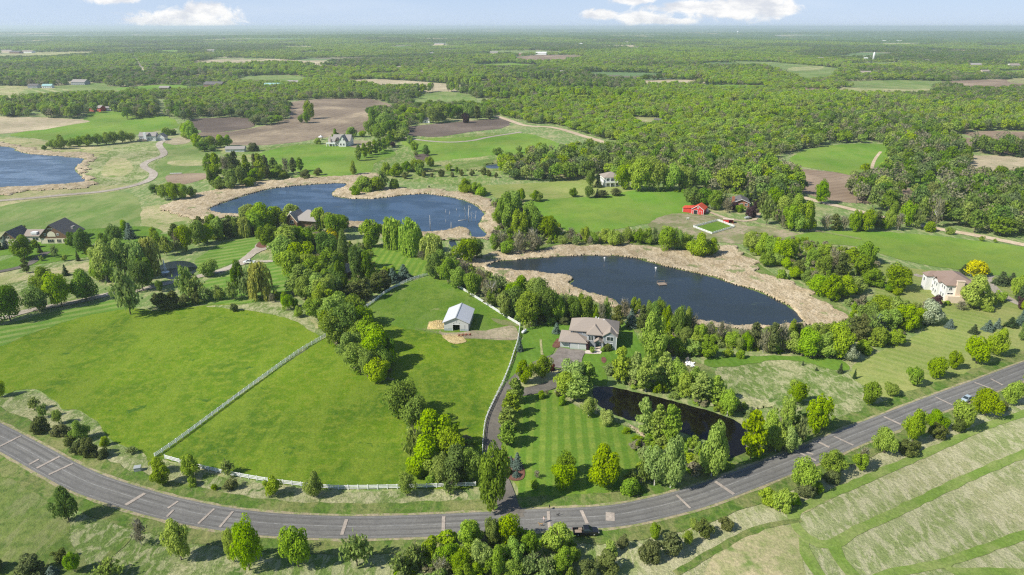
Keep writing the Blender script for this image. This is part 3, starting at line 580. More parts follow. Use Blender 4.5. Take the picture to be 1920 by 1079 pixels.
sheet('gravel_island', to_ground([(972, 714), (988, 700), (1005, 692), (1030, 690), (1046, 695), (1045, 706), (1030, 716), (1005, 724), (980, 729), (970, 726)]), M['tan'], 9)
sheet('planting_bed', to_ground([(938, 862), (952, 858), (975, 868), (984, 885), (980, 900), (962, 903), (948, 895), (940, 880)]), M['mulch'], 9)
sheet('planting_bed', to_ground([(1035, 651), (1045, 636), (1049, 640), (1049, 652)]), M['mulch'], 7)
sheet('front_walk', [tuple(G(*p)[:2]) for p in [(1095, 660), (1102, 658), (1116, 660), (1122, 657), (1129, 660), (1126, 665), (1104, 665), (1095, 664)]], M['concrete'], 9)
sheet('bare_patch', to_ground([(1128, 672), (1134, 671), (1137, 677), (1133, 682), (1128, 679)]), M['mulch'], 7)
region('dirt_yard', [(835, 625), (880, 622), (912, 620), (955, 612), (968, 618), (972, 636), (940, 638), (900, 636), (860, 635), (830, 630), (825, 620)], 'dirt', 6, .8)
region('dirt_yard', [(925, 598), (968, 606), (971, 612), (935, 608)], 'dirt2', 6, .8) if True else region('x', [(905, 590), (940, 600), (968, 606), (971, 615), (940, 614), (915, 605)], 'dirt2', 6, .8)
region('straw_litter', [(829, 630), (850, 628), (868, 632), (872, 642), (855, 646), (838, 640)], 'straw', 7, .7)
track('worn_track', [(612, 630), (640, 655), (665, 690), (690, 698), (740, 715)], 1.2, 'dirt2', 6, .5)
track('worn_track', [(585, 600), (594, 612), (592, 622)], 1.2, 'tan', 6, .4)
track('worn_track', [(1014, 638), (1015, 655), (1017, 670)], .8, 'tan', 7, .3)
track('lane', [(-120, 645), (0, 600), (60, 582), (120, 571), (170, 561), (215, 550), (260, 545), (300, 535), (345, 525), (385, 516), (430, 503), (462, 485), (482, 468), (502, 455)], 4.5, 'paleroad', 7, .2, 'pale gravel lane passing the fountain pond')
track('lane', [(400, 512), (450, 497), (480, 492), (528, 490)], 3.0, 'paleroad', 8, .2, 'side branch of the pale lane beside the white pickup')
region('drive_circle', [(478, 462), (488, 455), (505, 455), (508, 465), (490, 472), (480, 476)], 'paleroad', 8, .2)
region('planting_bed', [(480, 462), (490, 452), (502, 455), (500, 464), (488, 466)], 'mulch', 9, .2)
track('lane', [(-100, 525), (0, 510), (50, 498), (70, 485), (90, 472)], 4.0, 'drive', 7, .1, 'dark driveway in front of the brown gabled house')
track('lane', [(-80, 385), (0, 377), (60, 372), (120, 366), (190, 360), (245, 350), (280, 338), (288, 325), (272, 315), (270, 308), (285, 300), (305, 293), (307, 285), (298, 272), (308, 264), (330, 260)], 6.0, 'paleroad', 6, .3, 'pale gravel lane winding up to the white house on the left')
track('lane', [(735, 255), (770, 261), (830, 267), (880, 265), (920, 257), (980, 248)], 5.0, 'paleroad', 5, .2, 'pale farm track crossing the green field above the lake')
track('gravel_road', [(930, 218), (955, 226), (985, 236), (1040, 240), (1095, 256), (1125, 265), (1160, 278), (1220, 300)], 8.0, 'gravel', 5, .2, 'orange gravel road running through the woods')
track('gravel_road', [(1470, 352), (1497, 368), (1545, 381), (1593, 392), (1670, 412), (1753, 429), (1830, 442), (1920, 460), (2050, 485)], 6.5, 'gravel', 6, .2, 'sandy gravel road along the woods at right')
track('lane', [(1330, 398), (1350, 406), (1370, 412), (1400, 416), (1415, 412), (1424, 396)], 3.0, 'gravel', 6, .2, 'thin lane from the red barn to the brick house')
track('lane', [(1950, 578), (1915, 572), (1880, 555), (1862, 540), (1850, 522), (1862, 516)], 4.0, 'paleroad', 6, .2, 'pale driveway behind the white house at right')
track('lane', [(1745, 520), (1722, 518), (1712, 514)], 3.5, 'paleroad', 6, .2)
track('lane', [(1632, 335), (1634, 318), (1640, 300), (1652, 284)], 2.5, 'gravel', 5, .2)
track('far_road', [(272, 140), (262, 125), (252, 110), (240, 96)], 12.0, 'paleroad', 4, .0, 'pale road running straight away between far woods')
# mown paths through the straw meadow
for px, wd in [([(2000, 740), (1920, 776), (1847, 800), (1747, 846), (1647, 889), (1547, 932), (1500, 955), (1487, 969), (1493, 989), (1510, 1006), (1535, 1020), (1562, 1021), (1585, 1008), (1613, 992), (1713, 946), (1813, 897), (1920, 852), (2050, 800)], 2.6),
               ([(1562, 1018), (1567, 1035), (1585, 1065), (1620, 1100)], 2.8), ([(2040, 950), (1920, 1003), (1847, 1030), (1785, 1052), (1770, 1062), (1790, 1072), (1850, 1073), (1930, 1076)], 2.4), ([(1785, 1052), (1730, 1066), (1660, 1078), (1600, 1110)], 2.2),
               ([(1507, 1010), (1510, 1035), (1527, 1065), (1560, 1110)], 2.6)]: track('mown_path', px, wd, 'mowpath', 4, .5)
for px in [[(1500, 975), (1430, 990), (1380, 1010), (1320, 1045), (1260, 1080)], [(240, 1010), (210, 1040), (170, 1079)], [(250, 1000), (330, 985), (120, 940), (0, 960)]][:2]: track('mown_path', px, 1.8, 'verge', 4, .5)
region('tan_grass', [(1330, 1060), (1400, 1000), (1480, 990), (1505, 1040), (1500, 1120), (1350, 1120)], 'tan', 3, 1.2)
region('tan_grass', [(1480, 960), (1540, 925), (1580, 912), (1560, 935), (1500, 965)], 'tan', 3, .8)
region('tan_grass', [(0, 520), (120, 500), (210, 485), (190, 505), (100, 515), (0, 535)], 'tan', 3, .8)
region('pond_bank', [(1040, 735), (1062, 728), (1085, 745), (1110, 762), (1150, 782), (1185, 798), (1170, 800), (1120, 778), (1080, 762)], 'rough', 5, .4)
# ------------------------------------------------------------ plants: prototype crowns built from many leaf clusters
L = {}
L['mid'] = leaf_mat('leaves_mid', (.155, .245, .018), (.3, .41, .03))
L['bright'] = leaf_mat('leaves_bright', (.23, .34, .018), (.33, .45, .035))
L['deep'] = leaf_mat('leaves_deep', (.1, .18, .02), (.2, .3, .03))
L['willow'] = leaf_mat('leaves_willow', (.25, .35, .055), (.39, .49, .09))
L['gold'] = leaf_mat('leaves_gold', (.3, .33, .06), (.4, .42, .08))
L['olive'] = leaf_mat('leaves_olive', (.18, .25, .055), (.29, .36, .09))
L['spruce'] = leaf_mat('needles_dark', (.055, .09, .035), (.11, .155, .055))
L['blue'] = leaf_mat('needles_blue', (.1, .155, .12), (.2, .27, .21))
L['brown'] = leaf_mat('needles_brown', (.11, .14, .035), (.2, .225, .065))
L['bare'] = leaf_mat('bare_twigs', (.19, .18, .1), (.32, .3, .17))
L['yellow'] = leaf_mat('yellow_bloom', (.48, .47, .02), (.62, .6, .04))
L['pale'] = leaf_mat('pale_bloom', (.25, .32, .16), (.45, .5, .33))
L['red'] = leaf_mat('red_leaves', (.11, .012, .02), (.2, .03, .035))
L['purple'] = leaf_mat('purple_leaves', (.05, .025, .03), (.13, .075, .075))
L['wood'] = leaf_mat('woodland_leaves', (.17, .26, .03), (.33, .42, .055), hue=.022)
L['dusk'] = leaf_mat('dusky_leaves', (.12, .17, .055), (.22, .27, .08), hue=.02)
BARK = plain('bark', (.13, .105, .08), .9, .3, 4.0, bump=.5); BARKP = plain('pale_bark', (.5, .48, .43), .8, .3, 3.0)

def quads(cen, nrm, size, rs, aspect=1.0, hang=False):
    """one leaf cluster (a bent quad) per centre"""
    n = len(cen); nrm = nrm / (np.linalg.norm(nrm, axis=1, keepdims=True) + 1e-9)
    up = rs.normal(size=(n, 3));
    if hang: up = np.tile([0, 0, 1.0], (n, 1)) + .25 * rs.normal(size=(n, 3))
    t1 = np.cross(nrm, up); t1 /= np.linalg.norm(t1, axis=1, keepdims=True) + 1e-9; t2 = np.cross(nrm, t1)
    s = (size * (.6 + .8 * rs.rand(n)))[:, None]; a = t1 * s * .5; b = t2 * s * .5 * aspect
    k = .25 * s * nrm
    v = np.stack([cen - a - b - k, cen + a - b * .7, cen + a * .8 + b - k, cen - a + b * .9], 1)
    return v.reshape(-1, 3)
def leaf_mesh(name, v, rs):
    n = len(v) // 4; me = mesh_np(name, v, np.arange(n * 4).reshape(-1, 4))
    at = me.attributes.new('rnd', 'FLOAT', 'FACE'); at.data.foreach_set('value', rs.rand(len(me.polygons)).astype(np.float32)); return me
def sph(n, rs): d = rs.normal(size=(n, 3)); return d / np.linalg.norm(d, axis=1, keepdims=True)
# every prototype fills a unit envelope: radius 1, height 1 (trunk foot at 0); objects scale it to metres
def crown_round(seed, nb=26, per=150, leaf=.085, base=.12, flat=1.0, top=.5, asp=1.7):
    """asp = real height / radius, used to keep leaves square after scaling"""
    rs = np.random.RandomState(seed); vs = []
    hc = (1 + base) / 2; hk = (1 - base) / 2
    dirs = sph(nb, rs); dirs[:, 2] = dirs[:, 2] * .9 + .12
    for k in range(nb):
        q = .42 + .38 * rs.rand(); rb = .26 + .2 * rs.rand()
        lump = 1 + .16 * rs.randn()
        c = dirs[k] * q * lump * np.array([1, 1, 1])
        tw = 1 - .35 * top * max(0, c[2])
        c[0] *= tw; c[1] *= tw
        m = int(per * (rb / .36) ** 2); d = sph(m, rs); d = d[d[:, 2] > -.75]
        rad = rb * (.78 + .27 * rs.rand(len(d)))[:, None]
        pts = c + d * rad; nn = d + .3 * rs.normal(size=d.shape) + np.array([0, 0, .25])
        vs.append(quads(pts, nn, leaf, rs))
    v = np.concatenate(vs); r = np.hypot(v[:, 0], v[:, 1]); sc_ = 1 / np.percentile(r, 99); v[:, :2] *= sc_
    zmin, zmax = np.percentile(v[:, 2], .5), np.percentile(v[:, 2], 99.5); v[:, 2] = base + (v[:, 2] - zmin) / (zmax - zmin) * (1 - base)
    return leaf_mesh('crown', v, rs)
def crown_cone(seed, tiers=15, leaf=.16, base=.03, r0=1.0, power=.85):
    rs = np.random.RandomState(seed); vs = []
    for k in range(tiers):
        t = k / tiers; z = base + (1 - base) * t; rt = r0 * (1 - t) ** power * (.9 + .2 * rs.rand()) + .03
        nbr = int(9 + 20 * rt)
        for b in range(nbr):
            a = rs.rand() * 6.283; m = max(3, int(11 * rt)); s = np.linspace(.25, 1, m); rl = rt * (.75 + .35 * rs.rand())
            p = np.stack([np.cos(a) * s * rl, np.sin(a) * s * rl, z - .045 * s * s * rl + .012 * rs.randn(m) + .02], 1)
            p[:, :2] += .035 * rs.normal(size=(m, 2))
            nn = np.tile([np.cos(a) * .5, np.sin(a) * .5, 1.0], (m, 1)) + .35 * rs.normal(size=(m, 3)); nn[:, 2] *= 1.0
            vs.append(quads(p, nn, leaf * .8, rs) * 1.0)
    v = np.concatenate(vs)
    ctr = v.reshape(-1, 4, 3).mean(1, keepdims=True); w4 = v.reshape(-1, 4, 3) - ctr; w4[:, :, 2] *= .3; v = (ctr + w4).reshape(-1, 3)
    return leaf_mesh('crown', v, rs)
def crown_willow(seed, leaf=.1):
    rs = np.random.RandomState(seed); vs = []
    for k in range(30):
        d = sph(1, rs)[0]; c = d * np.array([.55, .55, .3]) * (.75 + .35 * rs.rand()) + np.array([0, 0, .55]); m = 75; dd = sph(m, rs); rb = .24 + .14 * rs.rand()
        p = c + dd * np.array([rb, rb, rb * .62]) * (.8 + .25 * rs.rand(m))[:, None]; vs.append(quads(p, dd + .4 * rs.normal(size=dd.shape), leaf * .85, rs))
        if d[2] < .6:
            for q in range(9):
                aa_ = math.atan2(d[1], d[0]) + rs.uniform(-.9, .9); o = c + np.array([math.cos(aa_) * rb, math.sin(aa_) * rb, rs.uniform(-.05, .08)]); length = .18 + .3 * rs.rand(); m = 11; t_ = np.linspace(0, 1, m)
                p = np.stack([o[0] + .06 * math.cos(aa_) * t_, o[1] + .06 * math.sin(aa_) * t_, o[2] - length * t_], 1) + rs.normal(size=(m, 3)) * .012; p = p[p[:, 2] > .05]
                if len(p): vs.append(quads(p, np.tile([math.cos(aa_), math.sin(aa_), .3], (len(p), 1)) + .4 * rs.normal(size=(len(p), 3)), leaf * .6, rs, 1.5, True))
    v = np.concatenate(vs); v[:, :2] /= np.percentile(np.hypot(v[:, 0], v[:, 1]), 99); v[:, 2] /= np.percentile(v[:, 2], 99.7)
    return leaf_mesh('crown', v, rs)
def crown_column(seed, leaf=.2, base=.06):
    rs = np.random.RandomState(seed); vs = []
    for k in range(34):
        t = rs.rand(); z = base + .08 + (1 - base - .12) * t; rt = (1 - abs(2 * t - .85) ** 2.2 * .55); a = rs.rand() * 6.283; q = rs.rand() ** .5 * .62 * rt
        c = np.array([np.cos(a) * q, np.sin(a) * q, z]); m = 58; d = sph(m, rs); rb = .3 * rt + .1
        vs.append(quads(c + d * np.array([rb, rb, .075]), d + .6 * rs.normal(size=d.shape), leaf * .75, rs))
    v = np.concatenate(vs); ctr = v.reshape(-1, 4, 3).mean(1, keepdims=True); w4 = v.reshape(-1, 4, 3) - ctr; w4[:, :, 2] *= .3; v = (ctr + w4).reshape(-1, 3)
    v[:, :2] /= np.percentile(np.hypot(v[:, 0], v[:, 1]), 98.5); z0, z1 = v[:, 2].min(), v[:, 2].max(); v[:, 2] = base + (v[:, 2] - z0) / (z1 - z0) * (1 - base)
    return leaf_mesh('crown', v, rs)
def crown_thin(seed, n=26, leaf=.12, base=.1, per=22):
    rs = np.random.RandomState(seed); vs = []
    for k in range(n):
        t = rs.rand() ** .7; a = rs.rand() * 6.283; rt = math.sin(math.pi * min(1, .2 + t * .78)) ** .7
        tip = np.array([np.cos(a) * rt * (.5 + .5 * rs.rand()), np.sin(a) * rt * (.5 + .5 * rs.rand()), base + .12 + t * (.86 - base)])
        root = np.array([0, 0, base + .5 * (tip[2] - base)]); s = rs.rand(per) ** .6
        p = root + (tip - root) * s[:, None] + rs.normal(size=(per, 3)) * np.array([.13, .13, .05])
        vs.append(quads(p, rs.normal(size=(per, 3)) + np.array([0, 0, .6]), leaf, rs))
    v = np.concatenate(vs); v[:, :2] /= np.percentile(np.hypot(v[:, 0], v[:, 1]), 99); v[:, 2] = np.clip(v[:, 2], 0.03, None); v[:, 2] /= v[:, 2].max(); return leaf_mesh('crown', v, rs)
def limb_mesh(seed, thick=.05, nl=6, top=.8, spread=.55, bare=False):
    rs = random.Random(seed); mb = MB(); lean = rs.uniform(-.04, .04)
    tp = Vector((lean, rs.uniform(-.04, .04), top)); mid = Vector((lean * .4, 0, top * .45))
    mb.tube([(0, 0, -.01), (0, 0, .03), mid, tp], [thick * 1.3, thick, thick * .62, thick * .15], 7)
    for k in range(nl):
        a = 6.283 * k / nl + rs.uniform(-.4, .4); h0 = top * rs.uniform(.3, .8); st = Vector((0, 0, h0)) ; r = spread * rs.uniform(.6, 1.1)
        e = Vector((math.cos(a) * r, math.sin(a) * r, min(.93, h0 + rs.uniform(.12, .3)))); m_ = st.lerp(e, .5) - Vector((0, 0, .02))
        mb.tube([st, m_, e], [thick * .45, thick * .28, thick * .08], 5, False)
        if bare:
            for q in range(3):
                e2 = e + Vector((rs.uniform(-.25, .25), rs.uniform(-.25, .25), rs.uniform(.02, .12))); mb.tube([m_, e2], [thick * .16, thick * .04], 4, False)
    me = bpy.data.meshes.new('trunk'); me.from_pydata([tuple(q) for q in mb.v], [], mb.f); me.polygons.foreach_set('use_smooth', mb.sm); return me
PROTO = {'round': [crown_round(s, nb, pr, lf) for s, nb, pr, lf in ((1, 32, 190, .078), (2, 24, 220, .08), (3, 42, 160, .075), (4, 20, 240, .085), (5, 32, 190, .078), (6, 27, 200, .078), (7, 36, 170, .075), (8, 22, 230, .08))],
         'bushy': [crown_round(s, 22, 150, .105, .02) for s in (11, 12, 13)], 'cone': [crown_cone(s) for s in (21, 22, 23)], 'willow': [crown_willow(s) for s in (31, 32, 33)],
         'column': [crown_column(s) for s in (41, 42, 43)], 'thin': [crown_thin(s) for s in (51, 52, 53)], 'sparse': [crown_thin(s, 30, .07, .06, 26) for s in (61, 62)]}
TRUNK = [limb_mesh(s) for s in (1, 2, 3)]; TRUNKB = [limb_mesh(s, .04, 12, .95, .6, True) for s in (4, 5)]; TRUNKS = [limb_mesh(6, .06, 0, .9)]
# code: (prototype family, leaf material, object name, category, descriptive phrase, trunk meshes)
KIND = {'D': ('round', 'mid', 'deciduous_tree', 'tree', 'rounded green tree', TRUNK), 'B': ('round', 'bright', 'leafy_tree', 'tree', 'bright green tree', TRUNK),
        'K': ('round', 'deep', 'broadleaf_tree', 'tree', 'dark green leafy tree', TRUNK), 'O': ('thin', 'olive', 'slender_tree', 'tree', 'thin olive green tree', TRUNKB),
        'L': ('round', 'willow', 'deciduous_tree', 'tree', 'pale green fluffy tree', TRUNK), 'W': ('willow', 'willow', 'willow_tree', 'willow', 'pale green willow', TRUNK), 'G': ('willow', 'gold', 'willow_tree', 'willow', 'golden weeping willow', TRUNK),
        'P': ('column', 'mid', 'poplar_tree', 'poplar', 'narrow upright green tree', TRUNKS), 'Q': ('column', 'willow', 'poplar_tree', 'poplar', 'pale slender upright tree', TRUNKS),
        'S': ('cone', 'spruce', 'spruce_tree', 'spruce', 'dark green conifer', TRUNKS), 'C': ('cone', 'blue', 'spruce_tree', 'spruce', 'blue grey spruce', TRUNKS),
        'N': ('column', 'brown', 'pine_tree', 'pine', 'brownish green pine', TRUNKS), 'R': ('bushy', 'brown', 'juniper_bush', 'bush', 'dark juniper bush', TRUNKS),
        'H': ('bushy', 'mid', 'leafy_bush', 'bush', 'low green leafy bush', TRUNKS), 'J': ('bushy', 'bright', 'leafy_bush', 'bush', 'light green bush', TRUNKS),
        'X': ('sparse', 'bare', 'bare_tree', 'tree', 'grey brown half bare tree', TRUNKB), 'Y': ('bushy', 'yellow', 'flowering_bush', 'bush', 'bright yellow flowering bush', TRUNKS),
        'F': ('round', 'pale', 'blossoming_tree', 'tree', 'whitish blossoming tree', TRUNK), 'E': ('bushy', 'red', 'red_maple', 'tree', 'small deep red maple', TRUNK),
        'U': ('bushy', 'purple', 'purple_bush', 'bush', 'purple leaved bush', TRUNKS), 'V': ('round', 'bright', 'leafy_tree', 'tree', 'glowing yellow green tree', TRUNK)}
ORD = ['', 'first', 'second', 'third', 'fourth', 'fifth', 'sixth', 'seventh', 'eighth', 'ninth', 'tenth', 'eleventh', 'twelfth', 'thirteenth', 'fourteenth', 'fifteenth', 'sixteenth', 'seventeenth', 'eighteenth', 'nineteenth', 'twentieth']
prng = random.Random(5)
def fit(cx, top, bot, wpx, kind):
    """crown box in the photograph -> foot point, radius and height in metres"""
    g = G(cx, bot)
    for _ in range(3):
        m_ = mpp(g); d = math.hypot(g.x, g.y); th = math.atan2(CAM_H - g.z, d); r = wpx * m_ / 2
        S = max((bot - top) * m_ / 2, r * .5); q = S * S - (r * math.sin(th)) ** 2
        if kind in 'SC': k = max(.7 * r, ((bot - top) * m_ - r * math.sin(th)) / math.cos(th) / 2); hb = 0.0; low = r * math.sin(th)
        else: k = math.sqrt(max(q, (.6 * r) ** 2)) / math.cos(th); hb = .14 * k; low = math.hypot(k * math.cos(th), r * math.sin(th)) - (k + hb) * math.cos(th)
        g = G(cx, bot - low / m_)
    return g, r, 2 * k + hb
ALL = []                                                   # (x, y, radius) of every placed plant
def plant_list(place, text, ox=0.0, oy=0.0, s=1.0, group=None, grow=1.0):
    """text entries: KIND cx,top,bottom,width"""
    items = []
    for e in text.replace('\n', ' ').split(';'):
        e = e.strip()
        if not e: continue
        k = e[0]; a = [float(q) for q in e[1:].split(',')]
        items.append((k, ox + a[0] / s, oy + a[1] / s, oy + a[2] / s, a[3] / s * grow))
    by = {}
    for it in items: by.setdefault(KIND[it[0]][4], []).append(it)
    for phrase, lst in by.items():
        lst.sort(key=lambda q: q[1])
        for n, it in enumerate(lst):
            lab = phrase + ' ' + place
            if len(lst) > 1: lab += ', ' + (ORD[n + 1] + ' from left' if n < len(lst) - 1 else 'furthest right')
            if n == 0 and len(lst) > 1: lab = phrase + ' ' + place + ', furthest left'
            one_plant(it, lab, (group or place) if len(items) > 1 else None)
def one_plant(it, label, group):
    k, cx, top, bot, wp = it; fam, mt, nm, cat, ph, tr = KIND[k]; g, r, h = fit(cx, top, bot, wp, k)
    if k == 'R' or k == 'H' or k == 'J': h = min(h, r * 2.3)
    rt = empty(nm, g, prng.uniform(0, 6.28), label, cat, ('plants ' + group) if group else None); rt.scale = (r * prng.uniform(1.05, 1.2), r * prng.uniform(1.05, 1.2), h * 1.05)
    me = prng.choice(PROTO[fam]); key = me.name + '|' + mt
    if key not in MC: c = me.copy(); c.name = 'crown'; c.materials.append(L[mt]); MC[key] = c
    link('crown', MC[key], (), rt)
    tm = prng.choice(tr); tk = tm.name + '|t' + mt
    if tk not in MC: c = tm.copy(); c.name = 'trunk'; c.materials.append(BARKP if mt in ('willow', 'bare') else BARK); MC[tk] = c
    link('trunk', MC[tk], (), rt); ALL.append((g.x, g.y, r)); return rt
MC = {}
# ------------------------------------------------------------ the plants of the photograph (boxes read off enlarged quarters of it)
LLc, LMc, LRc = (0, 719, 3), (640, 719, 3), (1280, 719, 3); MLc, MMc, MRc = (0, 360, 3), (640, 360, 3), (1280, 360, 3); ULc, UMc, URc = (0, 0, 3), (640, 0, 3), (1280, 0, 3)
PL = plant_list
PL('in the rough strip between left road and pasture', 'B4,-10,72,55; O195,75,150,70; O250,105,190,60; R235,190,275,90; B330,150,225,50; R335,235,298,95; D455,210,318,95; R395,295,350,70; R440,330,395,70; R512,305,412,95; R580,365,422,65; J588,290,350,50; O740,350,400,60', *LLc)
PL('on the verge below the long white fence', 'D893,410,500,80; D918,470,575,95; B1080,400,525,95; O1280,430,520,90; D1535,525,635,100; D1770,505,635,95; D2288,520,635,95; O2525,540,625,90; R1300,545,600,80; H1085,530,575,65; H1205,565,600,40', *LLc)
PL('on the near side of the road at lower left', 'K390,588,770,135; B1020,785,990,140; B1320,830,1000,90; B1405,800,1045,150; B1680,820,1035,160; O2010,845,1035,160; X795,760,905,90; B420,950,1060,80; R345,945,1005,85; R190,1010,1090,150; C295,1030,1100,70; O620,1040,1110,150; R-30,960,1060,120', *LLc)
PL('in the clump between pasture and driveway', 'K340,0,190,165; D410,90,250,130; B520,165,400,210; D600,260,450,160; B470,320,500,160; D440,430,540,110; D560,420,565,110; K655,370,560,150; D740,380,550,115; O420,240,420,110; D500,390,520,120; H520,500,570,90; D330,70,180,90', *LMc, grow=1.1)
PL('beside the driveway mouth', 'K855,385,705,175', *LMc)
PL('in the red mulch bed by the driveway', 'C990,395,500,62; C955,412,480,46; C985,495,540,50; R925,425,460,45; R945,480,515,45', *LMc)
PL('in the row along the curving driveway', 'P935,220,350,85; P945,135,265,88; P957,58,180,80; P978,-25,105,75', *LMc, grow=1.2)
PL('on the striped front lawn', 'B1085,540,600,55; X1100,490,535,40; D1258,400,525,115; D1252,455,600,150; D1475,365,575,185; H1130,42,85,45; X1155,35,65,25; H1240,70,122,50; R1215,40,75,30; H1600,250,285,50; H1710,325,358,40', *LMc)
PL('between the front lawn and the road', 'O1630,480,570,95; H1620,545,630,115; X1690,480,560,60', *LMc)
PL('at the near side of the dark pond', 'L1390,85,185,120; L1490,150,235,110; Q1330,-60,90,160; Q1700,90,285,120; Q1775,130,320,110; P1850,130,335,120; L1760,370,570,150; L1850,330,580,160; L2080,250,515,170; O1700,400,560,90', *LMc, grow=0.8)
PL('in the thicket below the road, centre', 'B735,775,940,145; B925,745,900,135; D850,780,920,90; B1215,803,965,160; O330,960,1090,110; O420,900,1040,120; H500,880,1000,120; B610,900,1020,130; X560,980,1100,120; D680,950,1085,120; L790,900,1060,130; B760,1000,1110,120; D880,930,1085,130; B980,890,1040,120; D1060,850,990,120; B960,1000,1110,130; O1070,950,1085,130; O1160,970,1100,120; B1250,930,1065,120; B1305,925,1010,80; D690,1020,1130,100', *LMc)
PL('in the straw grass beyond the black pickup', 'J1520,855,965,75; R1580,860,930,70; D1762,795,880,70; R1735,890,1010,130; N1850,840,965,110; R1500,970,1085,140; R1390,1020,1100,120; R2035,770,870,110; R2160,750,825,80; J1980,725,810,50; D1945,835,910,55', *LMc)
PL('on the far side of the dark pond', 'Q100,-60,110,130; Q180,-40,110,120; L20,-60,70,110; L250,40,180,120; Q-110,-170,10,120; Q-210,-150,40,120; Q-270,-170,0,110; L-30,-120,30,110; Q-350,-200,-10,110; Q60,-90,60,100', *LRc, grow=0.85)
PL('at the right end of the dark pond', 'P380,165,418,150; L480,170,350,120; O560,180,340,110; L590,250,385,120; B580,85,235,90; L520,240,380,100; O660,180,330,90; D745,78,272,140; D645,0,112,118; J845,150,205,30', *LRc, grow=0.9)
PL('on the olive lawn by the road', 'D1050,0,122,105; D1170,0,70,95; D1295,-90,10,85; D1415,-150,-35,95; D1520,-178,-83,72; B1650,-258,-115,122; D1760,-305,-163,110; O1305,-95,12,80', *LRc)
PL('in the row right of the road', 'B1290,155,325,130; B1130,255,392,130; D1420,150,255,110; D1560,105,255,130; D1700,35,182,150; B1835,-10,112,90; D1905,0,70,60; D835,375,515,135; X1000,350,470,90; D995,395,492,85; D680,440,605,145; B1960,-60,40,90', *LRc)
PL('at the foot of the roadside row on the right', 'R1250,310,397,110; R1305,310,372,50; R1430,235,312,110; R1555,170,265,90; R1805,100,152,55; R840,490,562,90; R690,570,645,110; H745,545,612,75; J480,590,685,100; J560,600,715,120; J625,620,685,80', *LRc)
# --- middle right
PL('beside the white house at right', 'V1640,480,648,140; Y1640,385,470,120; S1580,408,472,62; C1628,425,482,62; U1425,585,645,75; H1485,615,637,38; X1560,610,665,65; H1725,570,642,70; H1785,562,615,70; H1705,640,672,60; S1790,450,537,92; S1845,455,532,60; V1865,475,590,70; C1905,460,600,60; S1902,520,625,60; U1902,595,657,55; D1935,600,680,60', *MRc)
PL('left of the white house at right', 'D1210,415,552,130; H1165,510,560,70; H1205,545,580,60; F1378,615,742,130', *MRc)
PL('on the olive lawn below the white house', 'C1500,715,777,55; S1635,745,807,50; C1715,720,792,62; C1768,710,775,45; S1845,705,772,68; C1900,665,760,60; K1912,740,830,60', *MRc)
PL('in the belt below the white house', 'D1110,585,705,115; D1190,600,722,120; B1240,640,772,110; D1150,660,780,120; D1030,630,745,110; N1000,690,840,70; O1060,680,800,90; C1100,690,805,95; D1280,700,772,80; H1090,760,862,110; H1190,780,862,100; D1325,650,742,80; H1020,840,907,85; N950,700,830,70', *MRc, grow=1.1)
PL('in the wood north east of the dark lake', 'D380,235,330,75; B450,240,350,80; B500,260,372,85; B560,270,392,90; D605,270,385,60; D470,340,417,70; B530,350,412,70; B580,370,432,60; R640,370,475,75; H560,440,492,55; B625,420,487,75; B720,320,412,65; B790,300,402,80; X850,320,442,90; N885,345,490,70; D780,360,455,75; D1035,288,402,105; K1020,360,472,115; D1065,440,532,95; B760,470,575,95; D830,480,605,115; B900,470,592,115; D960,480,565,105; X730,440,520,50; H940,320,400,80; D700,440,510,60', *MRc, grow=1.12)
PL('on the north shore of the dark lake', 'D-675,250,300,60; X-630,200,280,45; D-550,200,282,50; D-500,230,292,50; B-440,210,285,62; B-390,220,302,80; D-315,200,282,52; D-248,210,292,48; D-200,210,292,60; O-160,200,292,55; B-90,200,327,100; B-30,215,322,80; B20,235,322,70; B90,240,362,120; D160,262,352,80; O-600,240,295,50; X-520,250,300,40; O-350,240,300,50', *MRc)
PL('around the red barn and brick house', 'K60,-20,80,110; K130,-10,85,100; D180,0,95,90; O240,10,92,80; X250,35,112,60; U385,82,142,70; U290,60,100,50; H320,75,112,60; S355,-30,60,50; S400,-20,60,60; O470,20,175,80; D560,30,165,85; D600,80,212,85; D680,60,214,95; B650,100,216,85; X560,100,202,45; D720,150,217,60; N450,0,100,60; U410,50,90,40; D520,-20,80,90; D640,20,120,90; F170,60,100,50', *MRc)
PL('in the strip below the gravel road', 'X800,120,212,60; N850,125,212,55; X900,130,212,60; D960,110,217,75; D1030,100,217,75; N1090,110,207,60; D1160,110,207,60; X1210,120,212,60; D1000,160,215,60; S1020,180,222,30; D1120,150,210,60; H1500,200,237,45; H1390,170,222,60; H1680,250,277,30; H1755,265,284,20; D780,-60,60,80; H880,190,216,40; D1260,60,190,90; O1310,90,200,80; D1180,60,160,80; X1420,40,190,70', *MRc)
PL('on the scrubby slope above the belt', 'S885,965,1027,35; S965,995,1057,25; S752,985,1010,18; S675,950,980,14; H255,880,927,60; H325,890,937,50; H145,850,932,120; H60,845,922,120; H-40,840,920,110; H-110,830,910,90; J630,1060,1100,60', *MRc)
PL('on the south bank of the dark lake', 'D20,660,802,62; X60,690,802,60; B95,745,845,60; X150,725,840,55; X205,725,850,55; D180,790,855,70; D140,805,872,60; B280,790,872,82; X330,760,862,55; N400,735,872,72; X450,770,900,55; N500,740,902,62; X550,730,892,60; D600,730,872,60; B620,790,907,105; B700,775,922,120; B790,800,924,112; B870,752,932,122; F935,850,946,80; N640,740,860,60; D740,740,850,80; X250,740,850,50; D360,800,890,60; D510,840,905,60; N-20,680,790,60; X-60,680,790,50; D10,760,850,60; D820,735,830,70; D320,820,890,50; O480,800,900,60', *MRc, grow=1.1)
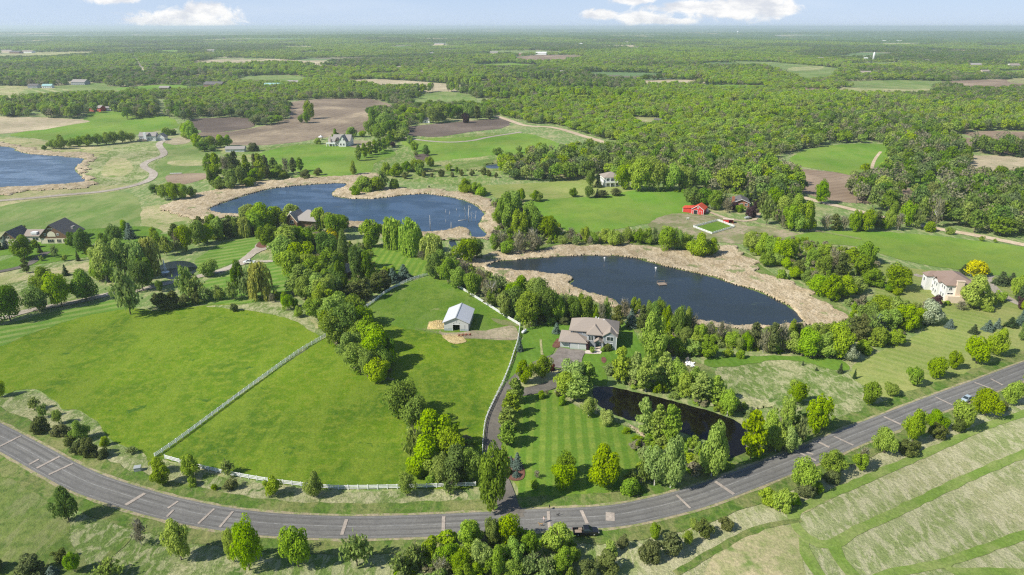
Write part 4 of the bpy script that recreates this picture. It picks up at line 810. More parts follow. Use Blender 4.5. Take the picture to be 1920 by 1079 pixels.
# --- middle centre
PL('behind the grey hip roofed house', 'B1425,640,727,50; X1460,620,732,50; N1550,640,772,62; C1630,660,774,70; N1690,640,782,60; D1725,620,720,50; K1310,600,722,90; D1380,590,722,80; O1490,590,720,60; D1830,650,802,70; D1890,650,822,70; D1760,630,740,60; H1180,705,747,60; R1250,710,747,60; R1120,705,745,50; D1340,580,700,70; X1590,600,700,60; D1650,600,690,60; D1790,610,720,60', *MMc)
PL('right of the grey hip roofed house', 'L1745,700,945,150; D1870,820,922,90; H1840,780,880,60; H1980,800,900,90; X1850,850,930,60', *MMc)
PL('in front of the grey hip roofed house', 'D1030,958,1077,92; D1127,928,1050,118; E1187,972,1008,34; C1210,738,807,50; C1003,818,907,46; L1300,955,1110,150; Q1380,960,1100,90; J1410,868,906,32; U1385,845,890,28; R1500,855,895,45; L1260,1010,1140,120; J1395,985,1040,40; H1470,870,900,25', *MMc)
PL('in the belt east of the barn pasture', 'K530,350,482,92; D600,378,505,95; D660,428,542,95; D742,458,583,92; X690,385,482,75; O640,370,452,70; X790,430,545,80; O885,455,562,90; X840,500,642,95; D1000,478,602,115; B1085,488,602,112; K960,540,692,112; D1055,570,745,132; D925,568,702,92; K1150,540,722,102; D1110,492,620,100; D1200,580,724,92; O1255,558,702,90; D850,540,640,70; O1100,600,700,80; D1230,600,725,60; H1010,640,720,70', *MMc, grow=1.12)
PL('beside the two lakes, centre', 'D705,262,395,145; K760,270,370,80; W510,245,372,130; W390,165,342,140; W292,158,312,112; D172,165,302,132; H560,330,400,70; O600,330,400,70; D-30,130,260,120; X450,330,380,50', *MMc)
PL('in the thicket between the two lakes', 'D935,20,202,112; D975,5,120,82; D1000,110,252,92; D1080,95,240,112; D1160,140,252,102; D1200,185,242,70; B880,90,182,62; X900,220,332,90; X1000,220,342,98; X1080,210,332,88; D930,282,352,90; X1110,250,322,60; D1060,60,180,90; D900,60,150,60; D1010,-10,50,50; D860,240,330,60; H1090,290,330,60', *MMc)
PL('left of the barn pasture', 'K90,308,502,75; K155,340,502,78; P120,330,480,60; N70,510,612,88; N140,488,602,82; N200,458,562,80; N245,440,542,70; C290,430,522,70; C352,410,502,80; N110,500,600,60; K20,230,430,90; K0,400,560,80; D-60,330,480,120; K-40,470,600,110', *MMc)
PL('in the broad belt between the pastures', 'D60,600,762,125; D25,640,832,115; D125,650,822,132; B170,740,902,152; D60,800,962,125; B205,790,982,162; D110,850,1002,142; B205,945,1072,122; K275,830,962,70; D-50,590,720,130; D-120,560,690,120; D-90,480,640,120; D150,900,1040,90; D90,720,850,110; D240,880,1010,80; B0,560,690,110', *MMc, grow=1.18)
PL('on the far pasture beyond the blue lake', 'K1305,-20,26,48; K1392,-30,32,55; N1470,-10,30,60; N1540,-20,20,60; S1440,-15,35,40; D1090,-5,50,60; H1110,10,52,60; D1010,-15,52,42; J790,-15,20,70; D730,-40,5,70; J680,-30,0,55', *MMc)
# --- middle left
PL('left of the fountain pond', 'L600,288,492,132; L690,278,482,132; W782,290,472,122; G860,268,452,110; L560,330,482,92; L650,378,502,112; D720,360,470,90; B560,380,500,80; K830,380,520,90; O940,240,352,80; D878,210,332,92; X1000,220,330,70', *MLc)
PL('around the brown gabled house', 'K140,250,372,112; N150,370,452,38; K475,215,342,102; K580,235,297,68; K655,192,297,82; B700,162,222,50; C735,175,272,72; C35,250,322,42; S225,300,347,32; O310,300,367,45; S440,330,392,26; J365,340,387,30; J235,350,387,26; F550,288,322,50; H500,290,350,60; S0,255,330,35; H380,262,295,30; K410,230,310,45; H205,270,310,40; R130,190,225,40', *MLc)
PL('in the row along the pale lane', 'K60,530,717,145; K222,540,667,122; D255,430,562,132; B350,458,632,132; D487,445,602,125; K430,500,590,50; S372,410,477,38; K-60,560,740,120', *MLc)
PL('beside the fountain pond', 'O735,425,677,152; K805,395,545,112; O1062,410,592,122; O1100,470,602,112; O1160,530,612,92; H1240,540,607,55; D1170,388,472,105; K900,500,560,40; H700,400,500,70', *MLc)
PL('beside the forked lane', 'K1350,398,560,90; O1400,420,592,90; G1475,408,592,125; O1310,500,602,90; O1230,520,600,60; H1555,540,602,45; H1600,550,602,40; B1620,580,662,60; B1680,645,702,50; X1530,570,620,40; H1660,600,650,50', *MLc)
PL('in the dark hedge at the pasture edge', 'N920,570,662,85; N980,560,642,75; R1040,580,642,70; N885,570,642,50; R1100,570,630,60; R955,600,660,60; R1320,630,672,50', *MLc)
PL('in the hedge above the striped lawns', 'D1050,190,325,95; D1120,165,292,82; D1170,185,282,80; D1230,150,262,82; N1290,155,252,75; D1325,150,250,50; G1380,150,247,80; U1430,200,242,40; D1240,170,265,60; O1000,270,340,60; N990,180,270,60; N1130,140,230,70; D1200,130,220,80', *MLc)
PL('beside the steep roofed house', 'D1400,78,165,105; B1490,70,205,132; D1570,90,195,105; K1530,190,325,122; B1640,190,345,132; D1705,200,332,122; D1600,250,402,132; Y1882,205,272,68; D1860,120,200,90; W1800,95,190,80; O1745,110,160,60; D1920,130,220,90; K1800,240,330,70; U1830,270,310,50; W1640,70,140,80; D1450,120,230,90; K1740,210,300,60', *MLc, grow=1.12)
PL('in the dense diagonal belt left of centre', 'D1700,290,442,132; B1640,330,472,132; D1762,380,502,122; D1700,420,562,132; B1785,470,592,122; D1830,520,662,132; D1800,600,722,122; B1885,600,782,122; D1900,690,852,112; K1862,240,402,120; K1885,330,482,112; D1720,480,600,100; K1900,430,560,90; D1850,440,560,100; B1740,350,470,90; D1860,660,800,90', *MLc, grow=1.22)
# --- upper middle
PL('on the point above the blue lake', 'H130,1000,1079,110; H200,1000,1070,90; O230,960,1062,80; H300,1010,1060,60; J160,1000,1060,50; H80,1050,1100,60', *UMc)
PL('on the open slope above the blue lake', 'J250,915,982,60; D310,925,992,75; D370,910,965,70; D430,900,962,80; D500,885,940,50; D70,910,985,34; R465,965,997,30; R510,975,997,22; R562,952,992,35; R625,970,995,26; R675,950,988,30; R735,960,988,34; R800,945,982,40; K478,820,872,42; D388,770,812,40; D415,800,850,40; O420,850,880,30; J605,905,960,35; D700,1010,1085,75; D760,1030,1090,60; R493,1045,1055,10; R830,950,990,30; R870,970,1000,25; D880,835,870,60; R990,960,1000,25; H440,925,985,60; R360,970,1005,40; O1000,820,860,40; K650,940,975,20', *UMc)
PL('in the young plantation above the blue lake', 'P1190,870,1000,60; P1230,870,1040,70; X1270,880,1010,70; N1330,860,1020,60; P1390,875,1000,55; B1430,950,1020,70; P1470,870,1010,55; N1500,880,1000,50; P1540,890,980,50; X1610,890,980,45; N1650,890,970,40; D1240,1010,1065,80; D1300,960,1060,80; D1360,940,1040,80; D1450,960,1020,70; H1540,955,995,60; H1600,960,1000,60; R1720,960,1005,70; R1790,950,985,50; D1570,930,990,50; P1690,890,960,40; K1200,950,1050,60; P1350,900,1010,50; P1290,870,980,50; N1440,870,980,45; J1230,1000,1060,60; D1400,1000,1050,60', *ULc)
PL('in the low hedge left of the white house', 'D300,790,835,60; D345,765,835,60; D400,780,825,60; D450,770,822,60; D500,760,820,60; D550,760,815,60; D600,750,810,60; D640,745,805,60; D690,740,800,60; D735,750,795,60; K250,820,842,25', *ULc)
PL('in the dense clump left of the blue lake', 'K880,1040,1090,60; B930,1040,1120,70; D980,1035,1125,70; B1030,1040,1120,70; D1080,1050,1110,60; R1500,950,1000,50', *ULc)
PL('left of the ploughed field', 'B1060,690,770,70; B1090,710,800,70; B1110,760,830,60; B1150,780,840,55; D1190,770,830,60; B1240,765,825,60; B1280,765,820,60; K1150,800,850,60; K1200,820,850,50; R1432,808,850,60; D1060,730,780,60; H1035,690,740,40; H940,720,760,60; H975,730,755,40', *ULc)
PL('by the stone mansion', 'P100,820,900,40; P130,810,885,40; P160,800,870,40; P190,790,865,40; P215,785,855,40; P240,780,845,40; P265,770,830,40; J-130,780,810,40; J-60,770,805,30; D-30,730,790,40; K-20,770,800,30; D60,720,770,60; D120,740,770,50; K270,760,820,40; U290,800,825,40', *UMc)
PL('in the ploughed field', 'D1745,575,665,60; D1725,630,690,50; D1695,650,690,35', *ULc)
PL('in the wood right of the ploughed field', 'D190,620,720,80; D240,640,740,80; D170,680,760,70; D220,700,790,80; K280,680,760,80; D320,700,760,70; D350,600,660,70; D400,610,670,80; D520,610,690,70; D570,590,680,80; K620,590,665,70; D670,600,660,60; D720,590,660,70; N765,600,670,40; D800,600,660,50; N830,610,670,40; D450,640,690,50; U700,640,690,40; D470,590,640,50', *UMc)

PL('at the wood edge by the white house', 'D1585,930,1058,105; B1670,900,1066,120; D1760,910,1066,120; B1850,930,1068,120; D1935,950,1064,115; K1620,900,1010,110; D1710,880,1000,120; K1400,960,1050,50; S1445,985,1060,45', *UMc)
# ------------------------------------------------------------ buildings
B = {}
B['white'] = plain('white_paint', (.8, .8, .78), .6, .05); B['wfence'] = plain('white_vinyl', (.86, .86, .85), .45, .04)
B['grey_siding'] = ribbed('grey_lap_siding', (.3, .32, .34), .2, 'Z', .7, .25); B['white_siding'] = ribbed('white_lap_siding', (.7, .7, .67), .2, 'Z', .7, .2)
B['brown_siding'] = ribbed('brown_lap_siding', (.19, .105, .06), .2, 'Z', .7, .3); B['cream'] = plain('cream_trim', (.72, .65, .48), .7, .06); B['tan_wall'] = plain('tan_stucco', (.68, .55, .42), .8, .08)
B['brick'] = plain('brown_brick', (.36, .15, .08), .85, .25, 6); B['stone'] = plain('pale_stone', (.5, .42, .33), .85, .3, 3); B['metal_wall'] = ribbed('pale_metal_wall', (.52, .53, .51), .3, 'X', .5, .15)
B['metal_roof'] = ribbed('white_metal_roof', (.55, .56, .58), .5, 'Y', .45, .12); B['wainscot'] = ribbed('grey_metal_base', (.36, .4, .42), .3, 'X', .5, .2)
B['rf_brown'] = ribbed('brown_grey_shingles', (.31, .26, .215), .35, 'Z', .9, .22, .22); B['rf_dark'] = ribbed('dark_shingles', (.13, .12, .115), .35, 'Z', .9, .25, .25); B['rf_red'] = ribbed('red_brown_shingles', (.26, .185, .145), .35, 'Z', .9, .25, .2)
B['rf_grey'] = ribbed('grey_shingles', (.3, .275, .25), .35, 'Z', .9, .22, .22); B['rf_teal'] = plain('teal_roof', (.3, .5, .48), .6, .1); B['red'] = ribbed('red_barn_boards', (.55, .035, .025), .3, 'X', .7, .2); B['rf_orange'] = ribbed('red_metal_roof', (.66, .09, .045), .5, 'Y', .5, .15)
B['glass'] = plain('window_glass', (.03, .045, .05), .08, .2); B['dark'] = plain('dark_interior', (.015, .015, .017), .9, .1); B['garage'] = ribbed('garage_door', (.5, .53, .5), .53, 'Z', .5, .25); B['teal'] = plain('teal_door', (.05, .2, .2), .4, .1)
B['wood'] = plain('weathered_wood', (.3, .23, .17), .85, .25, 5, bump=.3); B['rust'] = plain('rusty_red_steel', (.3, .1, .06), .6, .3, 5); B['grey'] = plain('grey_plastic', (.35, .37, .36), .5, .1)
def hip_roof(mb, x0, x1, y0, y1, z, rise, ov=.5, th=.22):
    x0 -= ov; x1 += ov; y0 -= ov; y1 += ov; w, d = x1 - x0, y1 - y0
    if w >= d: a, b = (x0 + d / 2, (y0 + y1) / 2), (x1 - d / 2, (y0 + y1) / 2)
    else: a, b = ((x0 + x1) / 2, y0 + w / 2), ((x0 + x1) / 2, y1 - w / 2)
    if (Vector(a) - Vector(b)).length < .05: b = (a[0] + .06, a[1] + .001) if w >= d else (a[0], a[1] + .06)
    vs = [(x0, y0, z - th), (x1, y0, z - th), (x1, y1, z - th), (x0, y1, z - th), (x0, y0, z), (x1, y0, z), (x1, y1, z), (x0, y1, z), (*a, z + rise), (*b, z + rise)]
    fs = [(3, 2, 1, 0), (0, 1, 5, 4), (1, 2, 6, 5), (2, 3, 7, 6), (3, 0, 4, 7)]
    fs += [(4, 5, 9, 8), (5, 6, 9), (6, 7, 8, 9), (7, 4, 8)] if w >= d else [(4, 5, 8), (5, 6, 9, 8), (6, 7, 9), (7, 4, 8, 9)]
    return mb.add(vs, fs)
def gable_roof(mb, x0, x1, y0, y1, z, rise, axis='y', ov=.45, th=.22, peak=.5):
    """two slopes over the box; ridge runs along axis"""
    def prof(a, b):
        m_ = a + (b - a) * peak; s1 = rise / (m_ - a); s2 = rise / (b - m_)
        return [(a - ov, z - ov * s1), (m_, z + rise), (b + ov, z - ov * s2), (b + ov, z - ov * s2 - th), (m_, z + rise - th * 1.1), (a - ov, z - ov * s1 - th)]
    if axis == 'y':
        p = prof(x0, x1); vs = [(x, y0 - ov, q) for x, q in p] + [(x, y1 + ov, q) for x, q in p]
    else:
        p = prof(y0, y1); vs = [(x0 - ov, y, q) for y, q in p] + [(x1 + ov, y, q) for y, q in p]
    fs = [(0, 1, 4, 5), (1, 2, 3, 4), (11, 10, 7, 6), (10, 9, 8, 7)] + [(i, i + 6, (i + 1) % 6 + 6, (i + 1) % 6) for i in range(6)]
    return mb.add(vs, fs)
def gable_wall(mb, x0, x1, y0, y1, z, rise, axis='y', peak=.5, th=.24):
    if axis == 'y': m_ = x0 + (x1 - x0) * peak; tri = [(x0, z), (x1, z), (m_, z + rise - th)]; return mb.prism(tri, y0 + .002, y1 - .002)
    m_ = y0 + (y1 - y0) * peak; vs = [(x0 + .002, y0, z), (x0 + .002, y1, z), (x0 + .002, m_, z + rise - th), (x1 - .002, y0, z), (x1 - .002, y1, z), (x1 - .002, m_, z + rise - th)]
    return mb.add(vs, [(0, 2, 1), (3, 4, 5), (0, 1, 4, 3), (1, 2, 5, 4), (2, 0, 3, 5)])
def panel(mb, face, a, b, z0, z1, at, d0, d1):
    """flat box on a facade: face S/N (x range at y=at) or W/E (y range at x=at), standing out from d0 to d1"""
    s = -1 if face in 'SW' else 1; lo, hi = sorted((at + s * d0, at + s * d1))
    return mb.box(a, b, lo, hi, z0, z1) if face in 'SN' else mb.box(lo, hi, a, b, z0, z1)
def window(par, face, c, z0, w_, h_, at, frame='white', bars=1):
    fr = MB(); f = .12; a, b = c - w_ / 2, c + w_ / 2; z1 = z0 + h_
    panel(fr, face, a - f, b + f, z0 - f, z0, at, 0, .09); panel(fr, face, a - f, b + f, z1, z1 + f, at, 0, .09); panel(fr, face, a - f, a, z0, z1, at, 0, .09); panel(fr, face, b, b + f, z0, z1, at, 0, .09)
    for k in range(bars): q = a + (b - a) * (k + 1) / (bars + 1); panel(fr, face, q - .04, q + .04, z0, z1, at, .05, .08)
    o = fr.build('window', B[frame], par); pn = MB(); panel(pn, face, a, b, z0, z1, at, .002, .045); pn.build('pane', B['glass'], o); return o
def door(par, face, c, w_, h_, at, mat='teal', z0=0.0, name='door'):
    m_ = MB(); panel(m_, face, c - w_ / 2, c + w_ / 2, z0, z0 + h_, at, .002, .07); o = m_.build(name, B[mat], par)
    t_ = MB(); panel(t_, face, c - w_ / 2 - .12, c - w_ / 2, z0, z0 + h_ + .12, at, .001, .1); panel(t_, face, c + w_ / 2, c + w_ / 2 + .12, z0, z0 + h_ + .12, at, .001, .1); panel(t_, face, c - w_ / 2, c + w_ / 2, z0 + h_, z0 + h_ + .12, at, .001, .1); t_.build('door_frame', B['white'], o)
    return o
def site(name, px, rz, label, cat, group=None): return empty(name, G(*px), R(rz), label, cat, group)

# --- grey hip-roofed house
h = site('house', (1049.5, 653), -10, 'grey sided two storey house with brown hip roof and three garage doors', 'house')
m_ = MB(); m_.box(0, 3.5, .9, 6, -.3, 2.75); m_.box(3.5, 9.6, 0, 6, -.3, 2.75); m_.box(3.4, 20, 4, 14, -.3, 5.5); m_.box(15.2, 20.003, 1.5, 4, -.3, 5.5); m_.box(9.6, 12.3, 2.2, 4, -.3, 5.2); gable_wall(m_, 15.2, 20, 1.5, 6, 5.5, 1.7); gable_wall(m_, 12.3, 15.1, .6, 4, 3.3, 1.0); m_.build('wall', B['grey_siding'], h)
r_ = MB(); hip_roof(r_, 0, 9.6, 0, 9, 2.95, 2.0); r_.build('garage_roof', B['rf_brown'], h)
r_ = MB(); hip_roof(r_, 3.4, 20, 4, 14, 5.75, 3.1, .6); gable_roof(r_, 15.2, 20, 1.5, 8, 5.6, 1.7, 'y', .4); hip_roof(r_, 9.6, 14.6, 2.2, 9, 5.4, 2.3, .45); r_.build('roof', B['rf_brown'], h)
r_ = MB(); gable_roof(r_, 12.3, 15.1, .6, 4, 3.35, 1.0, 'y', .3); r_.build('porch_roof', B['rf_brown'], h)
for x in (12.45, 14.95): q = MB(); q.box(x - .2, x + .2, .6, 1.0, 0, 3.3); q.box(x - .28, x + .28, .52, 1.08, 0, .9); q.build('porch_column', B['grey_siding'], h)
q = MB(); q.box(12.4, 15.0, .2, 3.98, 0, .18); q.build('porch_step', M['concrete'], h)
for x0, x1, y in ((.4, 3.1, .9), (4.0, 6.6, 0), (6.9, 9.3, 0)): door(h, 'S', (x0 + x1) / 2, x1 - x0, 2.3, y, 'garage', name='garage_door')
door(h, 'S', 13.4, 1.2, 2.3, 3.2 if False else 4.0, 'teal'); window(h, 'S', 14.5, .6, .5, 1.8, 4.0)
window(h, 'S', 4.7, 4.55, 1.1, .7, 4.0); window(h, 'S', 8.6, 4.5, 1.4, .8, 4.0); window(h, 'S', 10.9, 2.9, 1.7, 1.7, 2.2, bars=2); window(h, 'S', 17.7, 3.6, 2.3, 1.5, 1.5, bars=1); window(h, 'S', 17.9, .6, 1.5, 1.9, 1.5); window(h, 'S', 16.1, .3, .9, 2.2, 1.5, bars=0)
window(h, 'E', 5, 3.6, 1.4, 1.3, 20.003); window(h, 'E', 10, 3.6, 1.4, 1.3, 20.0); window(h, 'E', 8, .8, 1.6, 1.4, 20.0)
q = MB();
for x in (15.25, 19.95): q.box(x - .1, x + .1, 1.38, 1.5, 0, 5.4)
q.box(9.55, 9.7, 2.08, 2.2, 0, 5.0); q.build('corner_board', B['white'], h)
for x, y, z in ((12, 10, 8.4), (15, 8.5, 8.2), (13, 9, 8.5)): q = MB(); q.box(x - .2, x + .2, y - .2, y + .2, z - .6, z + .5); q.build('roof_vent', B['white'], h)
# --- pale metal barn
h = site('barn', (833, 620.5), -5, 'pale metal horse barn with white roof and open dark doorway', 'barn')
m_ = MB(); WB, DB, HB = 9.3, 13.5, 3.7
m_.box(0, 3.35, 0, .12, 1.0, HB); m_.box(6.05, WB, 0, .12, 1.0, HB); m_.box(3.35, 6.05, 0, .12, 2.7, HB); m_.box(0, .12, .12, DB, 1.0, HB); m_.box(WB - .12, WB, .12, DB, 1.0, HB); m_.box(.12, WB - .12, DB - .12, DB, 1.0, HB); gable_wall(m_, 0, WB, 0, DB, HB, 2.1); m_.build('wall', B['metal_wall'], h)
m_ = MB(); m_.box(-.03, 3.35, -.03, .12, 0, 1.0); m_.box(6.05, WB + .03, -.03, .12, 0, 1.0); m_.box(-.03, .12, .12, DB, 0, 1.0); m_.box(WB - .12, WB + .03, .12, DB, 0, 1.0); m_.box(.12, WB - .12, DB - .12, DB + .03, 0, 1.0); m_.build('wall_base', B['wainscot'], h)
r_ = MB(); gable_roof(r_, 0, WB, 0, DB, HB + .1, 2.1, 'y', .55, .16); r_.build('roof', B['metal_roof'], h)
r_ = MB(); r_.box(WB / 2 - .18, WB / 2 + .18, -.57, DB + .57, HB + 2.16, HB + 2.27); r_.build('ridge_cap', B['grey'], h)
q = MB(); q.box(3.2, 3.35, -.06, .14, 0, 2.85); q.box(6.05, 6.2, -.06, .14, 0, 2.85); q.box(3.35, 6.05, -.06, .14, 2.7, 2.85); q.build('door_frame', B['white'], h)
q = MB(); q.box(.12, WB - .12, .12, DB - .12, .0, .05); q.build('floor', B['dark'], h)
for x in (3.6, 4.65, 5.7): q = MB(); q.tube([(x, -.12, 3.25 + (.75 if x == 4.65 else 0)), (x, .0, 3.25 + (.75 if x == 4.65 else 0))], .16, 8); q.build('gable_light', B['grey'], h)
for x0, x1 in ((1.5, 3.1), (6.3, 7.9)): q = MB(); panel(q, 'S', x0, x1, 1.05, 2.7, 0, .03, .09); q.build('sliding_door', B['metal_wall'], h)
# --- brown gabled house at left
h = site('house', (78, 457.5), 2, 'brown gabled house with cream trim, arched window and dark roof', 'house')
m_ = MB(); m_.box(0, 15, 0, 14, -.3, 2.9); m_.box(-10, 0, 3, 11, -.3, 3.6); m_.box(-19, -10, -3, 9, -.3, 3.6); m_.build('wall', B['cream'], h)
m_ = MB(); m_.box(0, 15, 0, 14, 2.9, 4.2); gable_wall(m_, 0, 15, 0, 14, 4.2, 6.2, peak=.42); m_.build('upper_wall', B['brown_siding'], h); m_ = MB(); gable_wall(m_, -19, -10, -3, 9, 3.6, 4.2); m_.build('gable_wall', B['brown_siding'], h)
r_ = MB(); gable_roof(r_, 0, 15, 0, 14, 4.3, 6.2, 'y', .7, .25, .42); gable_roof(r_, -19, -10, -3, 9, 3.7, 4.2, 'y', .6, .22); r_.build('roof', B['rf_dark'], h)
r_ = MB(); gable_roof(r_, -10, 0, 3, 11, 3.7, 2.4, 'x', .4, .2); r_.build('link_roof', B['rf_brown'], h)
q = MB(); cx = 6.2
q.add([(cx - 2.1, -.12, 3.9), (cx + 2.1, -.12, 3.9)] + [(cx + 2.1 * math.cos(a), -.12, 4.9 + 1.9 * math.sin(a)) for a in np.linspace(0, math.pi, 9)] + [(cx - 2.1, .02, 3.9), (cx + 2.1, .02, 3.9)] + [(cx + 2.1 * math.cos(a), .02, 4.9 + 1.9 * math.sin(a)) for a in np.linspace(0, math.pi, 9)], [tuple(range(11))] + [(i, i + 11, (i + 1) % 11 + 11, (i + 1) % 11) for i in range(11)]); q.box(cx - 1.3, cx + 1.3, -.1, 0, 8.0, 8.4); aw = q.build('arch_panel', B['cream'], h)
window(h, 'S', cx, 4.7, 1.8, 1.4, .12, 'white', 2)
for x in (3.0, 9.6): window(h, 'S', x, 4.7, .9, .9, 0)
for x, ww in ((5.2, 3.2), (9.5, 2.0), (12.7, 2.0)): window(h, 'S', x, .6, ww, 1.8, 0, 'cream', 2)
window(h, 'S', -14.5, 3.9, 1.6, 1.3, -3, 'cream'); window(h, 'S', -4.5, 1.2, 3.0, 1.4, 3)
q = MB(); q.box(-6.5, -3.5, 3.2, 5.5, 4.2, 5.4); d_ = q.build('dormer', B['white'], h)
q = MB(); q.box(14.0, 15.1, 5, 7.4, 6.5, 7.9); q.build('skylight_box', B['rf_grey'], h)
for x0 in (-.02, 14.9): q = MB(); q.box(x0 - .1, x0 + .15, -.1, 0, 0, 4.1); q.build('corner_board', B['cream'], h)
# --- white house with brown roof at right
h = site('house', (1769, 565), -8, 'tall pale house with brown roof and cream chimney on the right', 'house')
m_ = MB(); m_.box(0, 12, 0, 17, -.3, 7.2); m_.box(-1.2, 0, 5, 9, -.3, 7.0); m_.box(12, 18, 4, 13, -.3, 5.0); m_.box(-2.5, 0, 13, 17, -.3, 6.4); m_.build('wall', B['white_siding'], h)
m_ = MB(); m_.box(.3, 7.5, -2.2, 0, -.3, 3.0); m_.build('garden_room', B['tan_wall'], h)
m_ = MB(); m_.box(3.4, 6.2, -.9, 0, 3.0, 9.2); m_.box(3.2, 6.4, -1.05, .1, 9.2, 9.5); m_.build('chimney', B['tan_wall'], h)
r_ = MB(); hip_roof(r_, 0, 12, 0, 17, 7.3, 2.9, .6); hip_roof(r_, -2.5, 6, 13, 17, 6.6, 1.8, .4); gable_roof(r_, -1.2, 4, 5, 9, 7.1, 1.6, 'x', .35); hip_roof(r_, 12, 18, 4, 13, 5.1, 2.2, .5); r_.build('roof', B['rf_red'], h)
for y in (1.6, 3.6, 10.3, 12): window(h, 'W', y, 4.9, 1.0, 1.3, 0); window(h, 'W', y, 1.6, 1.0, 1.5, 0)
for y in (6, 8): window(h, 'W', y, 4.6, 1.0, 1.5, -1.2); window(h, 'W', y, 1.4, 1.0, 1.5, -1.2)
window(h, 'W', 15, 3.8, 1.3, 1.4, -2.5); window(h, 'S', 1.6, 5.0, 1.1, 1.2, 0); window(h, 'S', 8.5, 5.0, 1.3, 1.2, 0); window(h, 'S', 1.8, 3.15, 2.2, .7, 0)
# --- red barn
h = site('barn', (1297, 401), -28, 'bright red barn with orange red roof, white trim and lean-to', 'barn')
m_ = MB(); m_.box(0, 7, 0, 9, -.3, 3.2); gable_wall(m_, 0, 7, 0, 9, 3.2, 2.2); m_.box(-6, 0, 1.2, 7, -.3, 2.7); m_.build('wall', B['red'], h)
r_ = MB(); gable_roof(r_, 0, 7, 0, 9, 3.3, 2.2, 'y', .4, .18); r_.build('roof', B['rf_orange'], h)
r_ = MB(); r_.add([(-6.4, .8, 2.7), (-.0, .8, 3.4), (-.0, 7.4, 3.4), (-6.4, 7.4, 2.7), (-6.4, .8, 2.9), (-.0, .8, 3.6), (-.0, 7.4, 3.6), (-6.4, 7.4, 2.9)], [(3, 2, 1, 0), (4, 5, 6, 7), (0, 1, 5, 4), (1, 2, 6, 5), (2, 3, 7, 6), (3, 0, 4, 7)]); r_.build('lean_to_roof', B['rf_orange'], h)
q = MB(); q.bar((-.4, -.47, 3.0), (3.5, -.47, 5.5), .12, .22); q.bar((3.5, -.47, 5.5), (7.4, -.47, 3.0), .12, .22); q.box(-.1, .12, -.06, 0, 0, 3.2); q.box(6.88, 7.1, -.06, 0, 0, 3.2); q.box(6.98, 7.06, 8.85, 9.05, 0, 3.2); q.box(-6.05, -5.85, 1.12, 1.2, 0, 2.7); q.build('white_trim', B['white'], h)
door(h, 'S', 2.2, 2.2, 2.5, 0, 'dark'); door(h, 'S', 5.2, 1.5, 2.2, 0, 'red'); window(h, 'S', 3.5, 3.6, .7, .8, 0)
q = MB(); q.box(7.1, 8.2, 8.0, 9.0, 0, 2.0); q.build('tank', B['white'], h)
# --- small red shed with open side
h = site('shed', (1356, 419), -15, 'small red run-in shed with open dark side beside the white ring', 'shed')
m_ = MB(); m_.box(0, 3, 0, .1, 0, 2.3); m_.box(0, .1, 0, 3.2, 0, 2.3); m_.box(0, 5.5, 3.1, 3.2, 0, 2.1); m_.box(5.4, 5.5, 0, 3.2, 0, 2.2); m_.build('wall', B['red'], h)
r_ = MB(); r_.add([(-.3, -.3, 2.45), (5.8, -.3, 2.45), (5.8, 3.5, 2.1), (-.3, 3.5, 2.1), (-.3, -.3, 2.6), (5.8, -.3, 2.6), (5.8, 3.5, 2.25), (-.3, 3.5, 2.25)], [(3, 2, 1, 0), (4, 5, 6, 7), (0, 1, 5, 4), (1, 2, 6, 5), (2, 3, 7, 6), (3, 0, 4, 7)]); r_.build('roof', B['tan_wall'], h)
# --- brick house
h = site('house', (1376, 388), -12, 'brick ranch house with dark roof, white eaves and brick chimney', 'house')
m_ = MB(); m_.box(0, 9, 0, 12, -.3, 3.2); gable_wall(m_, 0, 9, 0, 12, 3.2, 2.0); m_.box(-5, 0, 4, 11, -.3, 2.8); m_.build('wall', B['brick'], h)
r_ = MB(); gable_roof(r_, 0, 9, 0, 12, 3.3, 2.0, 'y', .8, .2); hip_roof(r_, -5, 2, 4, 11, 2.9, 1.8, .6); r_.build('roof', B['rf_dark'], h)
q = MB(); q.bar((-.8, -.86, 2.85), (4.5, -.86, 5.2), .1, .25); q.bar((4.5, -.86, 5.2), (9.8, -.86, 2.85), .1, .25); q.build('white_trim', B['white'], h)
m_ = MB(); m_.box(-1.4, .2, 1.6, 3.0, 0, 6.2); m_.build('chimney', B['brick'], h)
for x in (1.5, 4.5, 7.4): window(h, 'S', x, 1.0, 1.6, 1.4, 0)
q = MB(); q.box(-.5, 9.5, -2.4, 0, 0, .3)
for x in (.2, 3.2, 6.2, 9.2): q.box(x - .12, x + .12, -2.3, -2.1, .3, 2.7)
q.build('porch', B['wood'], h)
# --- white house half hidden at the wood's edge
h = site('house', (1133, 350.5), 8, 'white two storey house with brown hip roof at the wood edge', 'house')
m_ = MB(); m_.box(0, 12, 0, 12, -.3, 6.6); m_.build('wall', B['white'], h)
r_ = MB(); hip_roof(r_, 0, 12, 0, 12, 6.7, 3.0, .8); r_.build('roof', B['rf_brown'], h)
q = MB(); q.box(.5, 11.5, -2.2, 0, 3.0, 3.3); q.box(.5, 11.5, -2.2, -2.1, 3.3, 4.2)
for x in (.7, 4, 7.5, 11.2): q.box(x - .15, x + .15, -2.15, -1.85, 0, 6.4)
q.build('balcony', B['white'], h)
for x in (2.3, 5.8, 9.3): window(h, 'S', x, 3.9, 1.9, 1.8, 0); window(h, 'S', x, .7, 1.9, 1.7, 0)
for y in (2, 5, 8): window(h, 'W', y, 3.9, 1.3, 1.6, 0); window(h, 'W', y, .8, 1.3, 1.6, 0)
